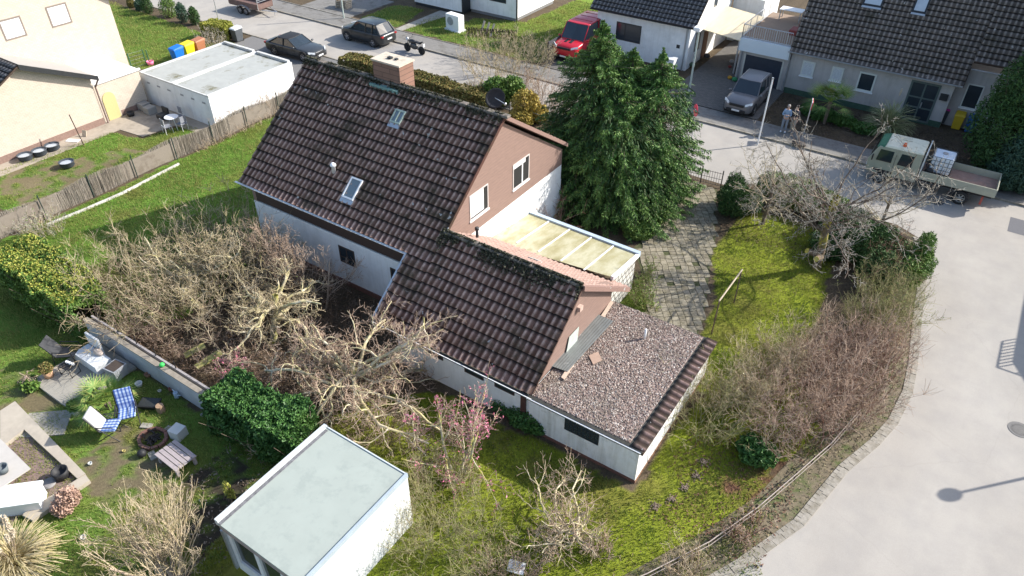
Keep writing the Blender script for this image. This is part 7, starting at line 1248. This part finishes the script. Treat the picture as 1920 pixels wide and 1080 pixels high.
leaf_bush('small green plants under the white weeping tree', at(60, 730), [(0, 0, .2, .35, .3, .22), (-.35, .2, .12, .25, .2, .15)], 900, .10, LF_MG, 116, stems=False, name='plant', cat='plant')
leaf_bush('brown dried hydrangea at the corner of the sunken terrace', at(135, 945), [(0, 0, .35, .35, .35, .35), (.05, -.3, .2, .35, .3, .25)], 3000, .07, leafmat('dried_flower', [(.42, .27, .20), (.55, .38, .30), (.30, .18, .13)], None, 1, .9), 117, name='dried_shrub', cat='shrub')
# potted plants
def potted(label, px, py, z, potm, leafm, pr, h, seed, nn=900, sz=.09):
    p = at(px, py, z); t = thing('potted_plant', label, 'potted plant', (p.x, p.y, z)); MB().lathe((0, 0, 0), [(pr*.75, 0), (pr, pr*1.5), (pr*.88, pr*1.5), (pr*.8, pr)], 16).build('pot', potm, t, True); R = np.random.default_rng(seed); q, _ = sample_shell(nn, (0, 0, pr*1.5+h*.4), (pr*1.25, pr*1.25, h*.55), R, .3, .6); leaves_at('foliage', q, sz, leafm, t, .4)
potted('bushy green plant in a grey pot at the deck corner', 147, 776, 0, mk('zinc_pot', (.3, .31, .32), .1), LF_MG, .2, .35, 121)
potted('plant in a terracotta pot on the deck corner', 93, 706, .12, mk('terracotta', (.55, .33, .2), .1), LF_OG, .2, .35, 122)
potted('small shrub in a terracotta pot behind the pale bench', 150, 672, 0, bpy.data.materials['terracotta'], LF_OG, .16, .4, 123, 700)
bare_tree('little weeping tree with pale stems beside the deck', at(70, 725), .9, .025, dict(n=[4, 5, 4], gn=[.06, .2, .2], up=[0, -.15, -.2], ch=[9, 6], f0=[.7, .2], ang=[1.1, .6], ra=[.55, .5], rr=[.5, .5], rmin=.006), (BARK_B, TW_PINK), 125, split=0, buds=(leafmat('white_pinkish_buds', [(.6, .5, .45), (.5, .3, .25)], None, 1), .3, .04))
leaf_bush('yellow-leaved upright shoot between laurel hedge and garage', at(433, 935), [(0, 0, .45, .12, .12, .45), (.08, .02, .3, .18, .12, .2)], 260, .10, LF_YG, 126, name='young_shrub', cat='shrub', asp=.4)
# palms and plume grasses
def palm(label, base, th, nl, ll, seed, dry=.1):
    R = np.random.default_rng(seed); t = thing('fan_palm', label, 'palm', base); MB().tube((0, 0, 0), (0, 0, th), .09, .12, 10).build('trunk', BARK_D, t); P, D, W_, Ls, Ws = [], [], [], [], []; segs = []
    for k in range(nl):
        az, el = R.random()*6.28, R.uniform(-.25, 1.25); o_ = np.array((math.cos(az)*math.cos(el), math.sin(az)*math.cos(el), math.sin(el))); a = np.array((0, 0, th)); h0 = a+o_*ll*.75; segs.append((a, h0, .014, .01)); sd_ = np.array((-math.sin(az), math.cos(az), 0)); up_ = np.cross(o_, sd_)
        for j in range(19):
            an = (j/18-.5)*3.6; dd = o_*math.cos(an)+sd_*math.sin(an); dd = dd+np.array((0, 0, -.28)); L_ = ll*.62*(1-.25*abs(an)/1.8); P.append(h0+dd*L_/2); D.append(dd); W_.append(np.cross(dd, up_)); Ls.append(L_); Ws.append(.05)
    seg_mesh('leaf_stalks', segs, GRNB, t, 4); quads('fronds', P, D, W_, Ls, Ws, PALMM, t, .15); return t
PALMM = leafmat('palm_green', [(.06, .14, .03), (.12, .22, .05), (.20, .28, .07), (.30, .30, .10)], None, 1, .5)
palm('fan palm in the shaded front bed of the grey house', at(1545, 232, .05), 1.5, 30, 1.3, 131); palm('low fan palm on the lawn between deck and armchairs', at(205, 765), .3, 26, 1.0, 132)
def tussock(label, base, h, n, mat, plume, np_, seed, name='pampas_grass'):
    R = np.random.default_rng(seed); t = thing(name, label, 'ornamental grass', base); P, D, W_, L_ = [], [], [], []
    for k in range(n):
        az = R.random()*6.28; e = R.uniform(.5, 1.45); q = np.array((R.normal()*.08, R.normal()*.08, 0)); d = np.array((math.cos(az)*math.cos(e), math.sin(az)*math.cos(e), math.sin(e))); l = h*R.uniform(.6, 1.1)
        for j in range(4): d = d+np.array((0, 0, -.16*(j+.3)))*1.0; d /= np.linalg.norm(d); P.append(q+d*l/8); D.append(d.copy()); W_.append(np.array((-math.sin(az), math.cos(az), 0))); L_.append(l/4*1.1); q = q+d*l/4
    quads('blades', P, D, W_, L_, .022, mat, t, .8); mb = MB()
    for k in range(np_):
        az = R.random()*6.28; tip = np.array((math.cos(az)*.28*h, math.sin(az)*.28*h, h*1.25*R.uniform(.8, 1))); mb.tube((0, 0, 0), tip, .008, n=4)
        q, _ = sample_shell(420, (0, 0, 0), (.05, .05, .22), R, .2, .9); dv = Vector(tip).normalized(); M_ = np.array(dv.to_track_quat('Z', 'Y').to_matrix()); q = q@M_.T+tip; leaves_at('plume', q, .06, plume, t, .25)
    if np_: mb.build('stalks', BARK_B, t)
    return t
PL = leafmat('plume_cream', [(.62, .52, .38), (.72, .64, .50), (.5, .4, .28)], None, 1, .9)
tussock('pampas grass tussock with one pale plume before the front door of the grey house', at(1662, 245, .05), 1.9, 620, leafmat('blade_green', [(.18, .22, .08), (.32, .34, .16), (.45, .42, .25)], None, 1, .8), PL, 1, 141)
tussock('straw-coloured pampas grass with many cream plumes in the bottom left corner', at(35, 1065), 1.5, 900, leafmat('blade_straw', [(.45, .36, .18), (.60, .50, .30), (.35, .30, .12)], None, 1, .8), PL, 13, 142)
# ---- the big twin-topped spruce
def spruce(label, base, R0, Hh, tops, seed):
    R = np.random.default_rng(seed); t = thing('spruce', label, 'spruce', base); P, D, W_, L_, Wd = [], [], [], [], []; segs = []; tr = []
    for (tx, ty, th, rmul) in tops:
        tr.append((np.array((tx*.3, ty*.3, 0.)), np.array((tx, ty, th*.6)), .22, .13)); tr.append((np.array((tx, ty, th*.6)), np.array((tx, ty, th)), .13, .02)); z = .35
        while z < th-.1:
            f = z/th; rad = R0*rmul*(1-f)**.5*min(1, .88+f)
            if f > .76: rad = R0*rmul*((1-f)/.24)*.36
            nb = max(5, int(12*(1-f*.45)))
            for k in range(nb):
                az = R.random()*6.28; L = rad*(.78+.28*R.random()); z_ = z+R.normal()*.09; o2 = np.array((math.cos(az), math.sin(az))); n = max(3, int(L/.28)); q = np.array((tx*min(1, f+.5), ty*min(1, f+.5), z_)); sl_ = .30 if f > .72 else -.05
                pts = [q.copy()]
                for j in range(n): s_ = (j+1)/n; sl2 = sl_-.32*math.sin(s_*2.2)+(.35*max(0, s_-.7)); q = q+np.array((o2[0], o2[1], sl2))*(L/n); pts.append(q.copy())
                for j in range(n):
                    segs.append((pts[j], pts[j+1], .03*(1-j/n)+.006, .03*(1-(j+1)/n)+.006))
                    if j < n*.42 and f < .7: continue
                    dd = pts[j+1]-pts[j]; dd /= np.linalg.norm(dd); sd_ = np.array((-o2[1], o2[0], 0)); bw = .36*min(1, L/1.3)*(1.15-.6*(j+1)/n)
                    for s in (-1, 1):
                        for mm_ in range(4):
                            a0 = pts[j]+(pts[j+1]-pts[j])*(mm_/4+R.random()*.2); e = dd*.75+sd_*s*1.0+np.array((0, 0, -.25-.25*R.random()))+R.normal(size=3)*.18; e /= np.linalg.norm(e); l = bw*(.6+.6*R.random())
                            for pp in range(3): c0_ = a0+e*l*(pp+.5)/3; P.append(c0_+R.normal(size=3)*.02); D.append(e+R.normal(size=3)*.35); W_.append(R.normal(size=3)*.5+np.array((0, 0, .6))*(1 if pp % 2 else .2)+sd_*.4); L_.append(l*.38+.05); Wd.append(.035+.025*R.random())
                            P.append(a0+e*l*.6+np.array((0, 0, -.07))); D.append(np.array((e[0]*.4, e[1]*.4, -1.))); W_.append(e); L_.append(.13+.1*R.random()); Wd.append(.045)
            z += .19*(.7+.6*R.random())*(1.15-f*.4)
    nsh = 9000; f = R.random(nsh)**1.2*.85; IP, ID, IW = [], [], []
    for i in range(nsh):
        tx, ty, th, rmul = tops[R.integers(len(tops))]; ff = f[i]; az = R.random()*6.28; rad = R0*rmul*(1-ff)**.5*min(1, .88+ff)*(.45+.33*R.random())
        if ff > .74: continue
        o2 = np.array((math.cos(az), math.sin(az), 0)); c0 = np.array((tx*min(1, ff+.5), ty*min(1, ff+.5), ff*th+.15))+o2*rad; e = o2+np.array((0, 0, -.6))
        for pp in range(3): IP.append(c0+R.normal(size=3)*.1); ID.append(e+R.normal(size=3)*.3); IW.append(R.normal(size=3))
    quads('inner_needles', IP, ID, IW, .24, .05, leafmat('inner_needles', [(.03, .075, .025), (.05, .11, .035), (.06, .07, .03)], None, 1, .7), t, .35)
    seg_mesh('trunk', tr, BARK_D, t, 8); seg_mesh('branches', segs, BARK_D, t, 3); o = quads('needles', P, D, W_, L_, Wd, SPR, t, .35); return len(P)
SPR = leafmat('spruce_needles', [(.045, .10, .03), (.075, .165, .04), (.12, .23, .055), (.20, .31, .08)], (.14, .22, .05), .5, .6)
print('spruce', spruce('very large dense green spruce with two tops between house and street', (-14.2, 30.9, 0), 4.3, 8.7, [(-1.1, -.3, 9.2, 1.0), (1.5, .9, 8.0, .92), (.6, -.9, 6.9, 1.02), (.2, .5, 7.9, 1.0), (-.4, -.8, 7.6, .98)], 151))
